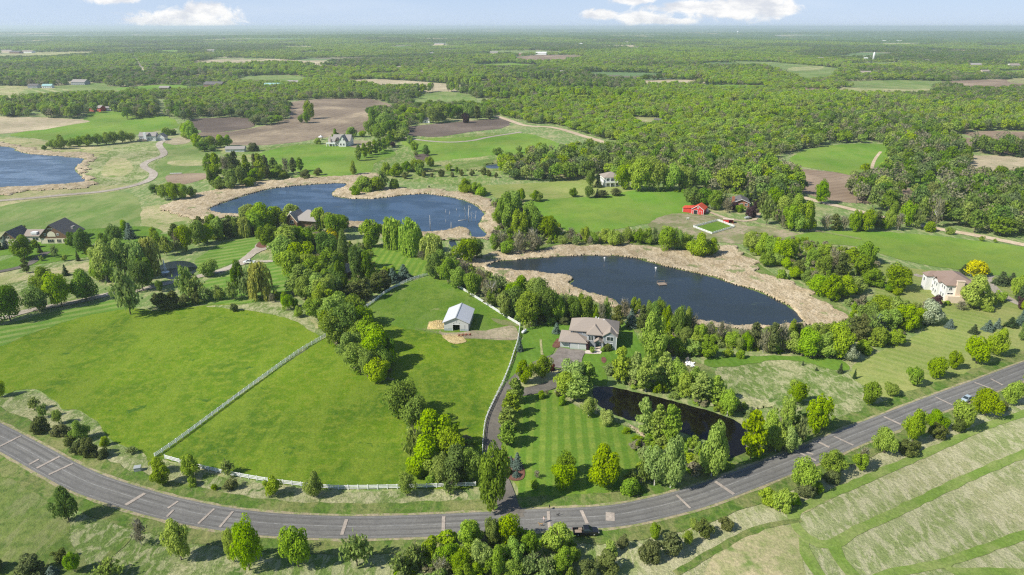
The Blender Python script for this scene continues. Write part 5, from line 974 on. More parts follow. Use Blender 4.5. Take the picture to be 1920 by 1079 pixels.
# --- stone mansion
h = site('house', (614, 275), -4, 'large grey roofed house with steep gables and white balcony on the hill', 'house')
m_ = MB(); m_.box(0, 7, 4, 12, -.6, 5); m_.box(5, 22, 2, 14, -.6, 5.5); m_.box(12, 19, -2, 4, -.6, 5.5); gable_wall(m_, 12, 19, -2, 6, 5.5, 5.2); gable_wall(m_, 5, 22, 2, 14, 5.5, 5, 'x'); gable_wall(m_, 0, 7, 4, 12, 5, 3.2, 'x'); m_.build('wall', B['white_siding'], h)
r_ = MB(); gable_roof(r_, 5, 22, 2, 14, 5.6, 5.0, 'x', .6, .25); gable_roof(r_, 12, 19, -2, 8, 5.6, 5.2, 'y', .5, .25); gable_roof(r_, 0, 7, 4, 12, 5.1, 3.2, 'x', .5, .25); gable_roof(r_, 8.2, 11.2, -1, 5, 5.0, 3.4, 'y', .4, .2); r_.build('roof', B['rf_grey'], h)
m_ = MB(); m_.box(1, 2.4, 3.2, 4.2, 0, 9.5); m_.build('chimney', B['stone'], h)
q = MB(); q.box(-1, 8, -.5, 4, 2.6, 2.9); q.box(-1, 8, -.5, -.38, 2.9, 3.9)
for x in (-.8, 2, 5, 7.8): q.box(x - .2, x + .2, -.45, -.1, -.5, 2.6)
q.build('balcony', B['white'], h)
for x in (14, 17): window(h, 'S', x, 6.2, 1.1, 1.4, -2); window(h, 'S', x, 1.5, 1.5, 1.9, -2)
for x in (8, 10.4): window(h, 'S', x, 1.6, 1.4, 2.0, 2)
window(h, 'S', 3.5, 3.1, 2.6, 1.5, 4)
g = site('gazebo', (602, 262), 0, 'small white roofed gazebo at the edge of the ploughed field', 'gazebo')
q = MB()
for k in range(6): a = k * math.pi / 3; q.tube([(1.9 * math.cos(a), 1.9 * math.sin(a), -.3), (1.9 * math.cos(a), 1.9 * math.sin(a), 2.6)], .12, 6)
q.build('post', B['wood'], g); q = MB(); q.tube([(0, 0, 2.5), (0, 0, 2.7), (0, 0, 3.6), (0, 0, 4.6)], [2.7, 2.6, 1.0, .08], 6); q.build('roof', B['white'], g)
# --- white house far left, its garage wing, long shed
h = site('house', (262, 265), 6, 'white house with grey roof and chimney tower above the winding lane', 'house')
m_ = MB(); m_.box(0, 16, 0, 9, -.6, 5.2); gable_wall(m_, 0, 16, 0, 9, 5.2, 3, 'x'); m_.box(16, 24, 2, 11, -.6, 3.4); gable_wall(m_, 16, 24, 2, 11, 3.4, 3.4); m_.build('wall', B['white_siding'], h)
r_ = MB(); gable_roof(r_, 0, 16, 0, 9, 5.3, 3, 'x', .5); gable_roof(r_, 16, 24, 2, 11, 3.5, 3.4, 'y', .5); gable_roof(r_, 8, 12, -1, 5, 5.3, 2.4, 'y', .4); r_.build('roof', B['rf_grey'], h)
m_ = MB(); m_.box(5, 7.6, -1.4, 0, -.6, 8.6); m_.build('chimney', B['white'], h); m_ = MB(); m_.box(-1, 8, -4, -1.4, 1.1, 1.4); m_.box(-1, 8, -4, -3.9, 1.4, 2.2); [m_.box(x, x + .2, -3.9, -3.7, -.5, 1.1) for x in (-.9, 2, 5, 7.7)]; m_.build('deck', B['wood'], h)
for x in (2, 4, 9.5, 12.5): window(h, 'S', x, 1.2, 1.2, 1.5, 0)
for x in (18, 21.8): door(h, 'S', x, 2.8, 2.4, 2, 'garage', name='garage_door')
h = site('shed', (423, 286), 6, 'long low grey shed beside the bright green trees at upper left', 'shed')
m_ = MB(); m_.box(0, 17, 0, 8, -.5, 3); gable_wall(m_, 0, 17, 0, 8, 3, 2.0, 'x'); m_.build('wall', B['metal_wall'], h); r_ = MB(); gable_roof(r_, 0, 17, 0, 8, 3.1, 2.0, 'x', .5); r_.build('roof', B['rf_grey'], h); door(h, 'S', 5, 3, 2.6, 0, 'garage', name='sliding_door'); door(h, 'S', 12, 3, 2.6, 0, 'garage', name='sliding_door')
h = site('shed', (392, 321), 0, 'tiny grey shed left of the pine wood above the lake', 'shed')
m_ = MB(); m_.box(0, 4, 0, 3, -.3, 2.2); gable_wall(m_, 0, 4, 0, 3, 2.2, 1, 'x'); m_.build('wall', B['wood'], h); r_ = MB(); gable_roof(r_, 0, 4, 0, 3, 2.25, 1, 'x', .3); r_.build('roof', B['rf_grey'], h); door(h, 'S', 2, 1, 1.8, 0, 'dark')
# --- steep roofed house half hidden by the belt, and the small house below it
h = site('house', (536, 427), -14, 'steep grey roofed house half hidden in trees by the blue lake', 'house')
m_ = MB(); m_.box(0, 7.5, 0, 10, -.3, 4.2); gable_wall(m_, 0, 7.5, 0, 10, 4.2, 4.6); m_.box(7.5, 18, 3, 12, -.3, 4.2); m_.box(-3.5, 0, 4, 10, -.3, 3.6); m_.build('wall', B['brown_siding'], h)
r_ = MB(); gable_roof(r_, 0, 7.5, 0, 10, 4.3, 4.6, 'y', .6); hip_roof(r_, 5, 18, 2, 13, 4.4, 5.0, .7); hip_roof(r_, -3.5, 2, 4, 10, 3.7, 2.2, .5); r_.build('roof', B['rf_grey'], h)
q = MB(); q.bar((-.6, -.66, 3.75), (3.75, -.66, 8.8), .12, .35); q.bar((3.75, -.66, 8.8), (8.1, -.66, 3.75), .12, .35); q.build('gable_trim', B['cream'], h)
window(h, 'S', 4.2, 2.8, 2.2, 1.8, 0); m_ = MB(); m_.box(-1.6, -.6, 8, 9, 0, 7.2); m_.build('chimney', B['white'], h)
h = site('house', (627, 519), -20, 'small brown roofed house lost among the trees left of the barn pasture', 'house')
m_ = MB(); m_.box(0, 7, 0, 9, -.3, 2.8); m_.build('wall', B['brown_siding'], h); r_ = MB(); hip_roof(r_, 0, 7, 0, 9, 2.9, 2.4, .6); r_.build('roof', B['rf_brown'], h); window(h, 'S', 3.5, 1, 2, 1.2, 0); window(h, 'E', 4, 1, 2, 1.2, 7)
# --- distant houses: (x, y, width px, wall, roof, label, height factor)
FAR = [(62, 166, 19, 'grey_siding', 'rf_dark', 'low dark roofed house furthest left beyond the tan field'), (148, 160, 28, 'grey_siding', 'rf_grey', 'long grey roofed house right of the green roofed shed at upper left'), (88, 166, 17, 'white', 'rf_teal', 'pale green roofed shed at upper left'),
       (400, 165, 36, 'brown_siding', 'rf_dark', 'wide dark mansion among woods left of the teal roof'), (512, 168, 34, 'white', 'rf_teal', 'low house with a pale teal roof'), (308, 170, 18, 'brown_siding', 'rf_grey', 'grey roofed house in woods above the left green field'), (549, 160, 22, 'tan_wall', 'rf_grey', 'house in woods right of the teal roof'),
       (202, 208, 12, 'white', 'rf_grey', 'small white barn above the left green field'), (180, 209, 24, 'red', 'rf_grey', 'low red building left of the small white barn'), (94, 211, 10, 'white', 'rf_grey', 'small white shed in the trees at far left'), (12, 99, 22, 'tan_wall', 'rf_brown', 'leftmost brown roofed farm building near the horizon'), (28, 101, 20, 'brown_siding', 'rf_dark', 'dark roofed farm building second from the left edge'), (50, 100, 20, 'white', 'rf_brown', 'farm building third from the left edge near the horizon'),
       (394, 98, 14, 'white', 'rf_grey', 'far white house right of the straight road'), (265, 137, 9, 'white', 'white', 'white building on the straight far road'), (667, 131, 11, 'white', 'rf_brown', 'white house above the tan marsh, left one'), (749, 130, 11, 'brown_siding', 'rf_brown', 'brown house above the tan marsh'), (791, 138, 9, 'tan_wall', 'rf_brown', 'tan house left of the bright white house'), (806, 133, 9, 'white', 'white', 'bright white house above the tan marsh'),
       (836, 150, 7, 'white', 'rf_grey', 'small white shed right of the tan marsh, left one of two'), (852, 151, 7, 'white', 'rf_grey', 'small white shed right of the tan marsh, right one of two'), (1003, 182, 11, 'brick', 'rf_dark', 'brick house in the woods at top centre'), (1018, 181, 13, 'white', 'rf_grey', 'white house beside the brick one at top centre'), (1014, 103, 20, 'white', 'white', 'white farm above the far brown field'), (974, 104, 12, 'brick', 'rf_brown', 'brown farmhouse above the far brown field'),
       (926, 102, 15, 'tan_wall', 'rf_grey', 'low tan building left of the far brown field'), (975, 70, 14, 'white', 'white', 'large white building near the horizon, centre'), (957, 70, 8, 'white', 'white', 'small white building left of the large white one'), (992, 70, 5, 'white', 'white', 'tiny white building right of the large white one'), (1090, 85, 9, 'white', 'white', 'lone white house near the horizon right of centre'), (1175, 80, 5, 'white', 'rf_grey', 'tiny white house near the horizon below the clouds'), (1052, 139, 14, 'white', 'rf_grey', 'pale roofed house in woods above the long dark green field'),
       (808, 102, 8, 'white', 'rf_grey', 'small house left of the far tan building'), (825, 85, 22, 'tan_wall', 'rf_grey', 'long grey building near the horizon left of centre'), (797, 231, 18, 'white', 'rf_grey', 'flat roofed house behind trees above the dark soil field'), (1623, 141, 18, 'white', 'rf_brown', 'long pale roofed building right of the far green field'), (1624, 112, 7, 'white', 'white', 'white farmhouse beside the silo'), (1741, 117, 11, 'white', 'rf_grey', 'grey roofed house beyond the silo'), (1677, 116, 6, 'white', 'white', 'small white house right of the silo'),
       (1678, 130, 7, 'white', 'rf_grey', 'small house below the silo, left one'), (1698, 129, 6, 'white', 'white', 'small white house below the silo, right one'), (1830, 126, 20, 'tan_wall', 'rf_grey', 'wide grey roofed house at upper right'), (1849, 138, 15, 'tan_wall', 'rf_brown', 'brown roofed house at upper right'), (1904, 127, 20, 'white', 'rf_brown', 'long house at the upper right edge'), (1539, 112, 9, 'tan_wall', 'rf_grey', 'house above the far green field'), (1658, 79, 8, 'white', 'white', 'leftmost white house of the far estate'), (1668, 79, 8, 'white', 'rf_grey', 'second house of the far estate'),
       (1687, 79, 10, 'white', 'white', 'third house of the far estate'), (1710, 79, 8, 'white', 'rf_grey', 'fourth house of the far estate'), (1726, 79, 7, 'white', 'white', 'fifth house of the far estate'), (1741, 80, 8, 'white', 'white', 'rightmost house of the far estate'), (1233, 231, 12, 'tan_wall', 'rf_dark', 'dark roofed house at the tan clearing in the woods'), (1280, 72, 6, 'white', 'white', 'tiny white house on the skyline right of centre'), (1905, 59, 8, 'white', 'white', 'white building on the skyline at far right'), (1460, 68, 10, 'white', 'rf_grey', 'pale house near the skyline right of centre')]
for fx, fy, fw, wl, rf, lab in FAR:
    g0 = G(fx, fy); mw = mpp(g0) * fw; mw = min(mw, 60); dep = mw * .55; hh = min(6.5, 3.2 + mw * .1); rise = min(dep * .28, 4.5)
    h = empty('house', G(fx - fw / 2, fy), R(random.uniform(-12, 12)), lab, 'house', 'distant houses'); m_ = MB(); m_.box(0, mw, 0, dep, -2, hh); gable_wall(m_, 0, mw, 0, dep, hh, rise, 'x'); m_.build('wall', B[wl], h)
    r_ = MB(); gable_roof(r_, 0, mw, 0, dep, hh + .1, rise, 'x', .6, .3); r_.build('roof', B[rf], h)
    if fy > 115:
        for q_ in np.arange(2.5, mw - 1.5, 4.0): window(h, 'S', q_, 1.2, 1.4, 1.4, 0, 'white', 0)
t_ = site('silo', (1637, 115), 0, 'pale silo standing by the white farmhouse at upper right', 'silo'); q = MB(); q.tube([(0, 0, -1), (0, 0, 24), (0, 0, 27), (0, 0, 29)], [3.2, 3.2, 2.6, .3], 14); q.build('tower', B['white'], t_)
t_ = site('water_tower', (1383, 66), 0, 'white water tower on the skyline', 'water tower'); q = MB(); q.tube([(0, 0, -5), (0, 0, 34)], [4, 2.5], 10); q.build('stem', B['white'], t_); q = MB(); q.blob((0, 0, 42), (13, 13, 9), 14, 8); q.build('tank', B['white'], t_)

# ------------------------------------------------------------ white fences
def fence(px, label, post_gap=2.44, closed=False, mat='wfence', h=1.35, name='rail_fence', rails=(.4, .8, 1.2), rh=.2, pw=.19):
    g = [tuple(G(*p)[:2]) for p in px]
    if not closed and len(g) > 2: g = catmull(g, 4, False)
    if closed: g = g + [g[0]]
    L_ = sum((Vector(a) - Vector(b)).length for a, b in zip(g[:-1], g[1:])); gap = max(post_gap, L_ / 98); pts = resample(g, gap)
    o = Vector((*pts[0], 0)); f = empty(name, (o.x, o.y, float(H(o.x, o.y))), 0, label, 'fence')
    pm = MB(); pm.box(-pw / 2, pw / 2, -pw / 2, pw / 2, -.1, h); pm.add([(-pw * .65, -pw * .65, h), (pw * .65, -pw * .65, h), (pw * .65, pw * .65, h), (-pw * .65, pw * .65, h), (0, 0, h + .1)], [(0, 1, 4), (1, 2, 4), (2, 3, 4), (3, 0, 4), (3, 2, 1, 0)])
    p0 = pm.build('post', B[mat], f); z = lambda p: float(H(*p)) - f.location.z
    for i, p in enumerate(pts):
        q = p0 if i == 0 else p0.copy()
        if i: COL.objects.link(q); q.parent = f
        q.location = (p[0] - o.x, p[1] - o.y, z(p))
    for rz_ in rails:
        r_ = MB()
        for a, b in zip(pts[:-1], pts[1:]): r_.bar((a[0] - o.x, a[1] - o.y, z(a) + rz_), (b[0] - o.x, b[1] - o.y, z(b) + rz_), .06, rh)
        r_.build('rail', B[mat], f)
    return f
fence([(291, 858), (340, 824), (470, 727), (560, 662), (618, 628)], 'long straight white rail fence dividing the two front pastures')
fence([(310, 861), (400, 885), (500, 904), (610, 917), (680, 918), (740, 917), (820, 915), (898, 912)], 'white rail fence along the road side of the pasture')
fence([(905, 852), (906, 825), (911, 790), (925, 757), (942, 722), (955, 690), (963, 665), (971, 640), (975, 612)], 'white rail fence beside the curving driveway')
fence([(975, 612), (950, 597), (903, 567), (860, 540), (828, 519)], 'white rail fence between the barn pasture and the tree belt')
fence([(683, 580), (700, 568), (725, 549), (755, 533), (780, 523), (805, 516)], 'white rail fence along the brown pines west of the barn pasture')
fence([(1300, 427), (1346, 415), (1377, 427), (1334, 440)], 'white fence around the small riding ring by the red barn', 2.2, True, rails=(.4, .8, 1.2), rh=.2, pw=.2)
fence([(780, 620), (800, 622), (830, 630), (870, 634), (930, 637), (968, 639)], 'thin wire fence with dark posts in front of the metal barn', 3.0, mat='wood', h=1.2, name='wire_fence', rails=(.6, 1.1), rh=.03, pw=.09)
fence([(1375, 413), (1420, 421), (1480, 430), (1540, 437), (1620, 452)], 'low wooden fence along the lane past the riding ring', 5, mat='wood', h=1.2, name='wooden_fence', rails=(.5, 1.0), rh=.12, pw=.12)
fence([(1314, 405), (1330, 409), (1345, 414)], 'short brown fence between red barn and riding ring', 2.4, mat='wood', h=1.2, name='wooden_fence', rails=(.5, 1.0), rh=.12, pw=.12)
# ------------------------------------------------------------ vehicles
def paint(name, col, rough=.25):
    m_, t = new_mat(name); co = t.node('ShaderNodeTexCoord').outputs['Object']; n = t.noise(co, 6, 3)
    b = t.node('ShaderNodeBsdfPrincipled', None, Base_Color=t.mix(n, tuple(c * .9 for c in col), col), Roughness=rough); b.inputs['Coat Weight'].default_value = .5; out(t, b.outputs[0]); return m_
V_ = {'black': paint('black_car_paint', (.012, .013, .016)), 'white': paint('white_car_paint', (.8, .8, .79)), 'silver': paint('silver_blue_paint', (.42, .5, .54)), 'tyre': plain('tyre_rubber', (.02, .02, .02), .8), 'rim': plain('wheel_rim', (.45, .45, .46), .3, .1, metal=.8), 'lamp': plain('lamp_glass', (.75, .74, .68), .15), 'tail': plain('tail_lamp', (.4, .02, .02), .2)}
def loft(mb, secs):
    """cross sections (x, half width, z0, z1, top half width) joined into a body"""
    vs = []; fs = []
    for x, hw, z0, z1, tw in secs: vs += [(x, -hw, z0), (x, -hw, z0 + (z1 - z0) * .62), (x, -tw, z1), (x, tw, z1), (x, hw, z0 + (z1 - z0) * .62), (x, hw, z0)]
    for i in range(len(secs) - 1):
        for k in range(6): fs.append((6 * i + k, 6 * i + (k + 1) % 6, 6 * i + 6 + (k + 1) % 6, 6 * i + 6 + k))
    fs.append(tuple(range(5, -1, -1))); n = 6 * (len(secs) - 1); fs.append(tuple(n + k for k in range(6)))
    return mb.add(vs, fs)
def wheels(v, xs, hw, r):
    for x in xs:
        for s in (-1, 1):
            t_ = MB(); t_.tube([(x, s * (hw - .26), r), (x, s * (hw - .22), r), (x, s * (hw - .02), r), (x, s * (hw + .02), r)], [r * .9, r, r, r * .9], 16); w_ = t_.build('wheel', V_['tyre'], v)
            t_ = MB(); t_.tube([(x, s * (hw - .02), r), (x, s * (hw + .035), r)], r * .58, 12); t_.build('rim', V_['rim'], w_)
def pickup(px, rz, col, label, topper=False, cargo=None):
    v = site('pickup_truck', px, rz, label, 'pickup truck'); v.location.z += .3
    b = MB(); loft(b, [(-2.85, .9, .5, 1.0, .88), (-2.75, .97, .42, 1.08, .93), (-.55, .98, .42, 1.1, .94)]) if False else None
    loft(b, [(-.6, .97, .42, 1.14, .93), (1.2, .98, .42, 1.16, .93), (2.2, .96, .42, 1.12, .88), (2.75, .9, .45, 1.0, .82), (2.9, .82, .5, .85, .75)])
    b.box(-2.85, -.6, -.97, -.82, .45, 1.12); b.box(-2.85, -.6, .82, .97, .45, 1.12); b.box(-2.92, -2.8, -.97, .97, .45, 1.1); b.box(-2.8, -.6, -.82, .82, .5, .66); b.build('body', V_[col], v, .03)
    b = MB(); loft(b, [(-.62, .9, 1.12, 1.5, .8), (-.5, .9, 1.12, 1.82, .72), (.65, .9, 1.12, 1.84, .72), (1.45, .9, 1.12, 1.2, .86)]); b.build('cab_glass', B['glass'], v)
    b = MB(); b.box(-.5, .62, -.7, .7, 1.83, 1.9); b.bar((.62, -.72, 1.84), (1.4, -.86, 1.2), .07, .07); b.bar((.62, .72, 1.84), (1.4, .86, 1.2), .07, .07)
    for x in (-.55, .1): [b.bar((x, s * .9, 1.3), (x, s * .73, 1.85), .09, .06) for s in (-1, 1)]
    b.build('cab_roof', V_[col], v, .02)
    if topper: b = MB(); loft(b, [(-2.8, .92, 1.12, 1.78, .78), (-.68, .92, 1.12, 1.84, .78)]); b.build('bed_cover', B['dark'], v)
    if cargo: b = MB(); b.box(-2.5, -1.0, -.7, .3, .66, .95); b.box(-1.6, -.8, .1, .75, .66, 1.15); b.build('cargo', B['wood'], v)
    wheels(v, (-1.85, 1.85), .95, .38)
    for s in (-1, 1):
        b = MB(); b.box(2.78, 2.93, s * .72 - .14, s * .72 + .14, .72, .9); b.build('headlight', V_['lamp'], v); b = MB(); b.box(-2.95, -2.9, s * .85 - .09, s * .85 + .09, .75, 1.05); b.build('tail_light', V_['tail'], v)
        b = MB(); b.box(1.0, 1.15, min(s * .95, s * 1.15), max(s * .95, s * 1.15), 1.15, 1.32); b.build('mirror', V_[col], v)
    return v
pickup((1098, 1003), 3, 'black', 'black pickup truck parked on the road edge', cargo=True)
pickup((468, 495), 176, 'white', 'white pickup truck on the pale lane')
v = site('car', (1811, 753), 212, 'silver blue car driving on the road at right', 'car'); v.location.z += .32
b = MB(); loft(b, [(-2.3, .78, .4, .82, .7), (-2.15, .88, .3, .98, .8), (-.9, .9, .28, 1.0, .84), (1.0, .9, .28, .98, .82), (2.0, .87, .3, .82, .74), (2.3, .76, .38, .66, .66)]); b.build('body', V_['silver'], v, .03)
b = MB(); loft(b, [(-2.0, .82, .97, 1.05, .78), (-1.35, .82, .97, 1.42, .66), (.2, .82, .97, 1.45, .66), (1.1, .82, .95, 1.0, .8)]); b.build('cabin_glass', B['glass'], v)
b = MB(); b.box(-1.35, .25, -.64, .64, 1.44, 1.49); [b.bar((.22, s * .66, 1.45), (1.05, s * .8, 1.0), .06, .06) for s in (-1, 1)]; [b.bar((-1.33, s * .66, 1.42), (-1.95, s * .8, 1.04), .1, .06) for s in (-1, 1)]; [b.bar((-.55, s * .83, 1.0), (-.55, s * .67, 1.45), .07, .05) for s in (-1, 1)]; b.build('roof', V_['silver'], v)
wheels(v, (-1.4, 1.4), .87, .33)
for s in (-1, 1): b = MB(); b.box(2.15, 2.32, s * .62 - .15, s * .62 + .15, .55, .7); b.build('headlight', V_['lamp'], v); b = MB(); b.box(-2.33, -2.2, s * .62 - .15, s * .62 + .15, .6, .78); b.build('tail_light', V_['tail'], v)

# ------------------------------------------------------------ person, dogs, horse: one skinned body each
def skinned(name, joints, bones, mat, parent=None, sub=2, smooth_root=0):
    names = list(joints); me = bpy.data.meshes.new(name); me.from_pydata([joints[n][0] for n in names], [(names.index(a), names.index(b)) for a, b in bones], [])
    o = link(name, me, mat, parent); md = o.modifiers.new('skin', 'SKIN')
    for i, n in enumerate(names):
        r = joints[n][1]; me.skin_vertices[0].data[i].radius = (r, r) if not isinstance(r, tuple) else r
    me.skin_vertices[0].data[0].use_root = True; s = o.modifiers.new('subdivision', 'SUBSURF'); s.levels = s.render_levels = sub; md.use_smooth_shade = True
    bpy.context.view_layer.update(); dg = bpy.context.evaluated_depsgraph_get(); ev = bpy.data.meshes.new_from_object(o.evaluated_get(dg)); ev.name = name
    o.modifiers.clear(); o.data = ev
    if not ev.materials: ev.materials.append(mat)
    return o
skin_m = plain('skin', (.5, .3, .22), .6, .08); pinkish = plain('pale_shirt', (.72, .6, .56), .8, .1); greyp = plain('grey_trousers', (.3, .29, .31), .8, .1); hairm = plain('blond_hair', (.42, .3, .17), .8, .15)
J = {'pelvis': ((0, 0, .95), .13), 'belly': ((.01, 0, 1.1), .12), 'chest': ((.02, 0, 1.32), .145), 'neck': ((.03, 0, 1.48), .055), 'head0': ((.05, 0, 1.56), .075), 'head1': ((.06, 0, 1.66), .095), 'head2': ((.05, 0, 1.74), .07), 'nose': ((.155, 0, 1.63), .018),
     'shl': ((.02, .18, 1.41), .06), 'ell': ((-.05, .25, 1.14), .042), 'wrl': ((.1, .27, .93), .028), 'hal': ((.15, .27, .88), .034), 'shr': ((.02, -.18, 1.41), .06), 'elr': ((.06, -.26, 1.14), .042), 'wrr': ((.26, -.26, 1.02), .028), 'har': ((.32, -.25, .99), .034),
     'hil': ((0, .09, .9), .1), 'knl': ((.16, .1, .5), .065), 'anl': ((.1, .1, .09), .042), 'tol': ((.27, .11, .04), .035), 'hir': ((0, -.09, .9), .1), 'knr': ((.02, -.1, .49), .065), 'anr': ((-.24, -.1, .13), .042), 'tor': ((-.12, -.11, .04), .035)}
for sd, hx, hy, hz in (('l', .15, .27, .88), ('r', .32, -.25, .99)):
    for k, (dx, dz) in enumerate(((.05, -.07), (.03, -.085), (.01, -.08), (-.012, -.065))): J['f%s%d' % (sd, k)] = ((hx + dx * .6, hy + .01 * (k - 1.5), hz + dz * .6), .009); J['g%s%d' % (sd, k)] = ((hx + dx, hy + .012 * (k - 1.5), hz + dz), .008)
    J['t' + sd] = ((hx + .04, hy * .93, hz - .01), .01)
bones = [('pelvis', 'belly'), ('belly', 'chest'), ('chest', 'neck'), ('neck', 'head0'), ('head0', 'head1'), ('head1', 'head2'), ('head1', 'nose'), ('chest', 'shl'), ('shl', 'ell'), ('ell', 'wrl'), ('wrl', 'hal'), ('chest', 'shr'), ('shr', 'elr'), ('elr', 'wrr'), ('wrr', 'har'),
         ('pelvis', 'hil'), ('hil', 'knl'), ('knl', 'anl'), ('anl', 'tol'), ('pelvis', 'hir'), ('hir', 'knr'), ('knr', 'anr'), ('anr', 'tor')] + [(('hal' if s == 'l' else 'har'), 'f%s%d' % (s, k)) for s in 'lr' for k in range(4)] + [('f%s%d' % (s, k), 'g%s%d' % (s, k)) for s in 'lr' for k in range(4)] + [('hal', 'tl'), ('har', 'tr')]
pp = site('person', (1020, 982), 195, 'person in pale top and grey trousers walking a brown dog on the road', 'person'); pp.location.z += .3
skinned('body', J, bones, skin_m, pp)
ts = {k: (J[k][0], (J[k][1] + .018)) for k in ('pelvis', 'belly', 'chest', 'shl', 'ell', 'shr', 'elr')}; ts['neck'] = ((.03, 0, 1.44), .07); skinned('shirt', ts, [('pelvis', 'belly'), ('belly', 'chest'), ('chest', 'neck'), ('chest', 'shl'), ('shl', 'ell'), ('chest', 'shr'), ('shr', 'elr')], pinkish, pp)
tr_ = {k: (J[k][0], J[k][1] + .02) for k in ('pelvis', 'hil', 'knl', 'anl', 'hir', 'knr', 'anr')}; skinned('trousers', tr_, [('pelvis', 'hil'), ('hil', 'knl'), ('knl', 'anl'), ('pelvis', 'hir'), ('hir', 'knr'), ('knr', 'anr')], greyp, pp)
q = MB(); q.blob((.03, 0, 1.7), (.115, .11, .115), 12, 8); q.blob((-.06, 0, 1.6), (.06, .09, .12), 10, 6); q.build('hair', hairm, pp)
q = MB(); [q.blob((.148, s * .035, 1.675), (.012, .014, .009), 8, 6) for s in (-1, 1)]; q.build('eyes', B['dark'], pp); q = MB(); q.blob((.15, 0, 1.59), (.012, .03, .007), 8, 5); q.build('mouth', plain('lips', (.4, .14, .12), .6), pp)
q = MB(); [q.blob((.05, s * .1, 1.65), (.02, .012, .032), 8, 6) for s in (-1, 1)]; q.build('ears', skin_m, pp)
def quadruped(name, px, rz, s, mat, label, cat, horse=False, dark=None):
    a = site(name, px, rz, label, cat); a.location.z += .28 if px[1] > 900 else .15; k = s
    def v(x, y, z): return (x * k, y * k, z * k)
    if not horse:
        j = {'hip': (v(-.28, 0, .5), .1 * k), 'mid': (v(-.02, 0, .5), .115 * k), 'chest': (v(.24, 0, .5), .13 * k), 'neck': (v(.4, 0, .64), .075 * k), 'skull': (v(.5, 0, .74), .075 * k), 'muz': (v(.64, 0, .7), .035 * k), 'earl': (v(.46, .06, .83), .018 * k), 'earr': (v(.46, -.06, .83), .018 * k), 't1': (v(-.4, 0, .55), .03 * k), 't2': (v(-.56, 0, .66), .02 * k)}
        fl, lx = .5, ((.24, .08, .02), (.24, -.08, -.06)); hl = ((-.28, .08, .05), (-.28, -.08, -.05))
    else:
        j = {'hip': (v(-.5, 0, 1.15), .24 * k), 'mid': (v(0, 0, 1.1), .25 * k), 'chest': (v(.45, 0, 1.15), .25 * k), 'neck': (v(.8, 0, 1.35), .14 * k), 'skull': (v(1.1, 0, 1.4), .1 * k), 'muz': (v(1.32, 0, 1.1), .065 * k), 'earl': (v(1.06, .06, 1.56), .02 * k), 'earr': (v(1.06, -.06, 1.56), .02 * k), 't1': (v(-.75, 0, 1.15), .06 * k), 't2': (v(-.85, 0, .7), .04 * k)}
        lx = ((.45, .15, .05), (.45, -.15, -.08)); hl = ((-.5, .15, .05), (-.5, -.15, -.08))
    bn = [('hip', 'mid'), ('mid', 'chest'), ('chest', 'neck'), ('neck', 'skull'), ('skull', 'muz'), ('skull', 'earl'), ('skull', 'earr'), ('hip', 't1'), ('t1', 't2')]
    h1 = 1.15 if horse else .5; rr_ = (.1, .06, .04, .05) if horse else (.055, .035, .022, .028)
    for n, (x, y, sw) in enumerate(lx):
        for q_, (nm, zx, zz, ri) in enumerate((('a', 0, .72, 0), ('b', sw, .42, 1), ('c', sw, .1, 2), ('d', sw + .05, .03, 3))): j['f%d%s' % (n, nm)] = (v(x + zx, y, h1 * zz), rr_[ri] * k)
        bn += [('chest', 'f%da' % n), ('f%da' % n, 'f%db' % n), ('f%db' % n, 'f%dc' % n), ('f%dc' % n, 'f%dd' % n)]
    for n, (x, y, sw) in enumerate(hl):
        for nm, zx, zz, ri in (('a', .06, .66, 0), ('b', -.1 * h1, .4, 1), ('c', -.04 * h1 + sw, .1, 2), ('d', sw + .02, .03, 3)): j['h%d%s' % (n, nm)] = (v(x + zx, y, h1 * zz), rr_[ri] * k)
        bn += [('hip', 'h%da' % n), ('h%da' % n, 'h%db' % n), ('h%db' % n, 'h%dc' % n), ('h%dc' % n, 'h%dd' % n)]
    skinned('body', j, bn, mat, a)
    if horse: q_ = MB(); q_.tube([v(.62, 0, 1.45), v(.85, 0, 1.55), v(1.08, 0, 1.56)], [.05 * k, .06 * k, .03 * k], 6); q_.build('mane', dark, a); q_ = MB(); q_.tube([v(-.76, 0, 1.2), v(-.88, 0, .95), v(-.9, 0, .5)], [.05 * k, .09 * k, .03 * k], 6); q_.build('tail', dark, a)
    return a
dogb = plain('brown_fur', (.45, .28, .13), .9, .35, 8, bump=.3); blk = plain('black_fur', (.02, .02, .02), .9); wfur = plain('white_fur', (.78, .74, .68), .9, .12, 5)
quadruped('dog', (1014, 988), 185, 1.15, dogb, 'brown dog walking beside the person on the road', 'dog'); quadruped('dog', (1046, 969), 20, .85, blk, 'small black dog alone on the road', 'dog')
quadruped('horse', (1289, 413), 10, 1.0, wfur, 'white horse with dark mane standing in the dirt by the red barn', 'horse', True, blk)

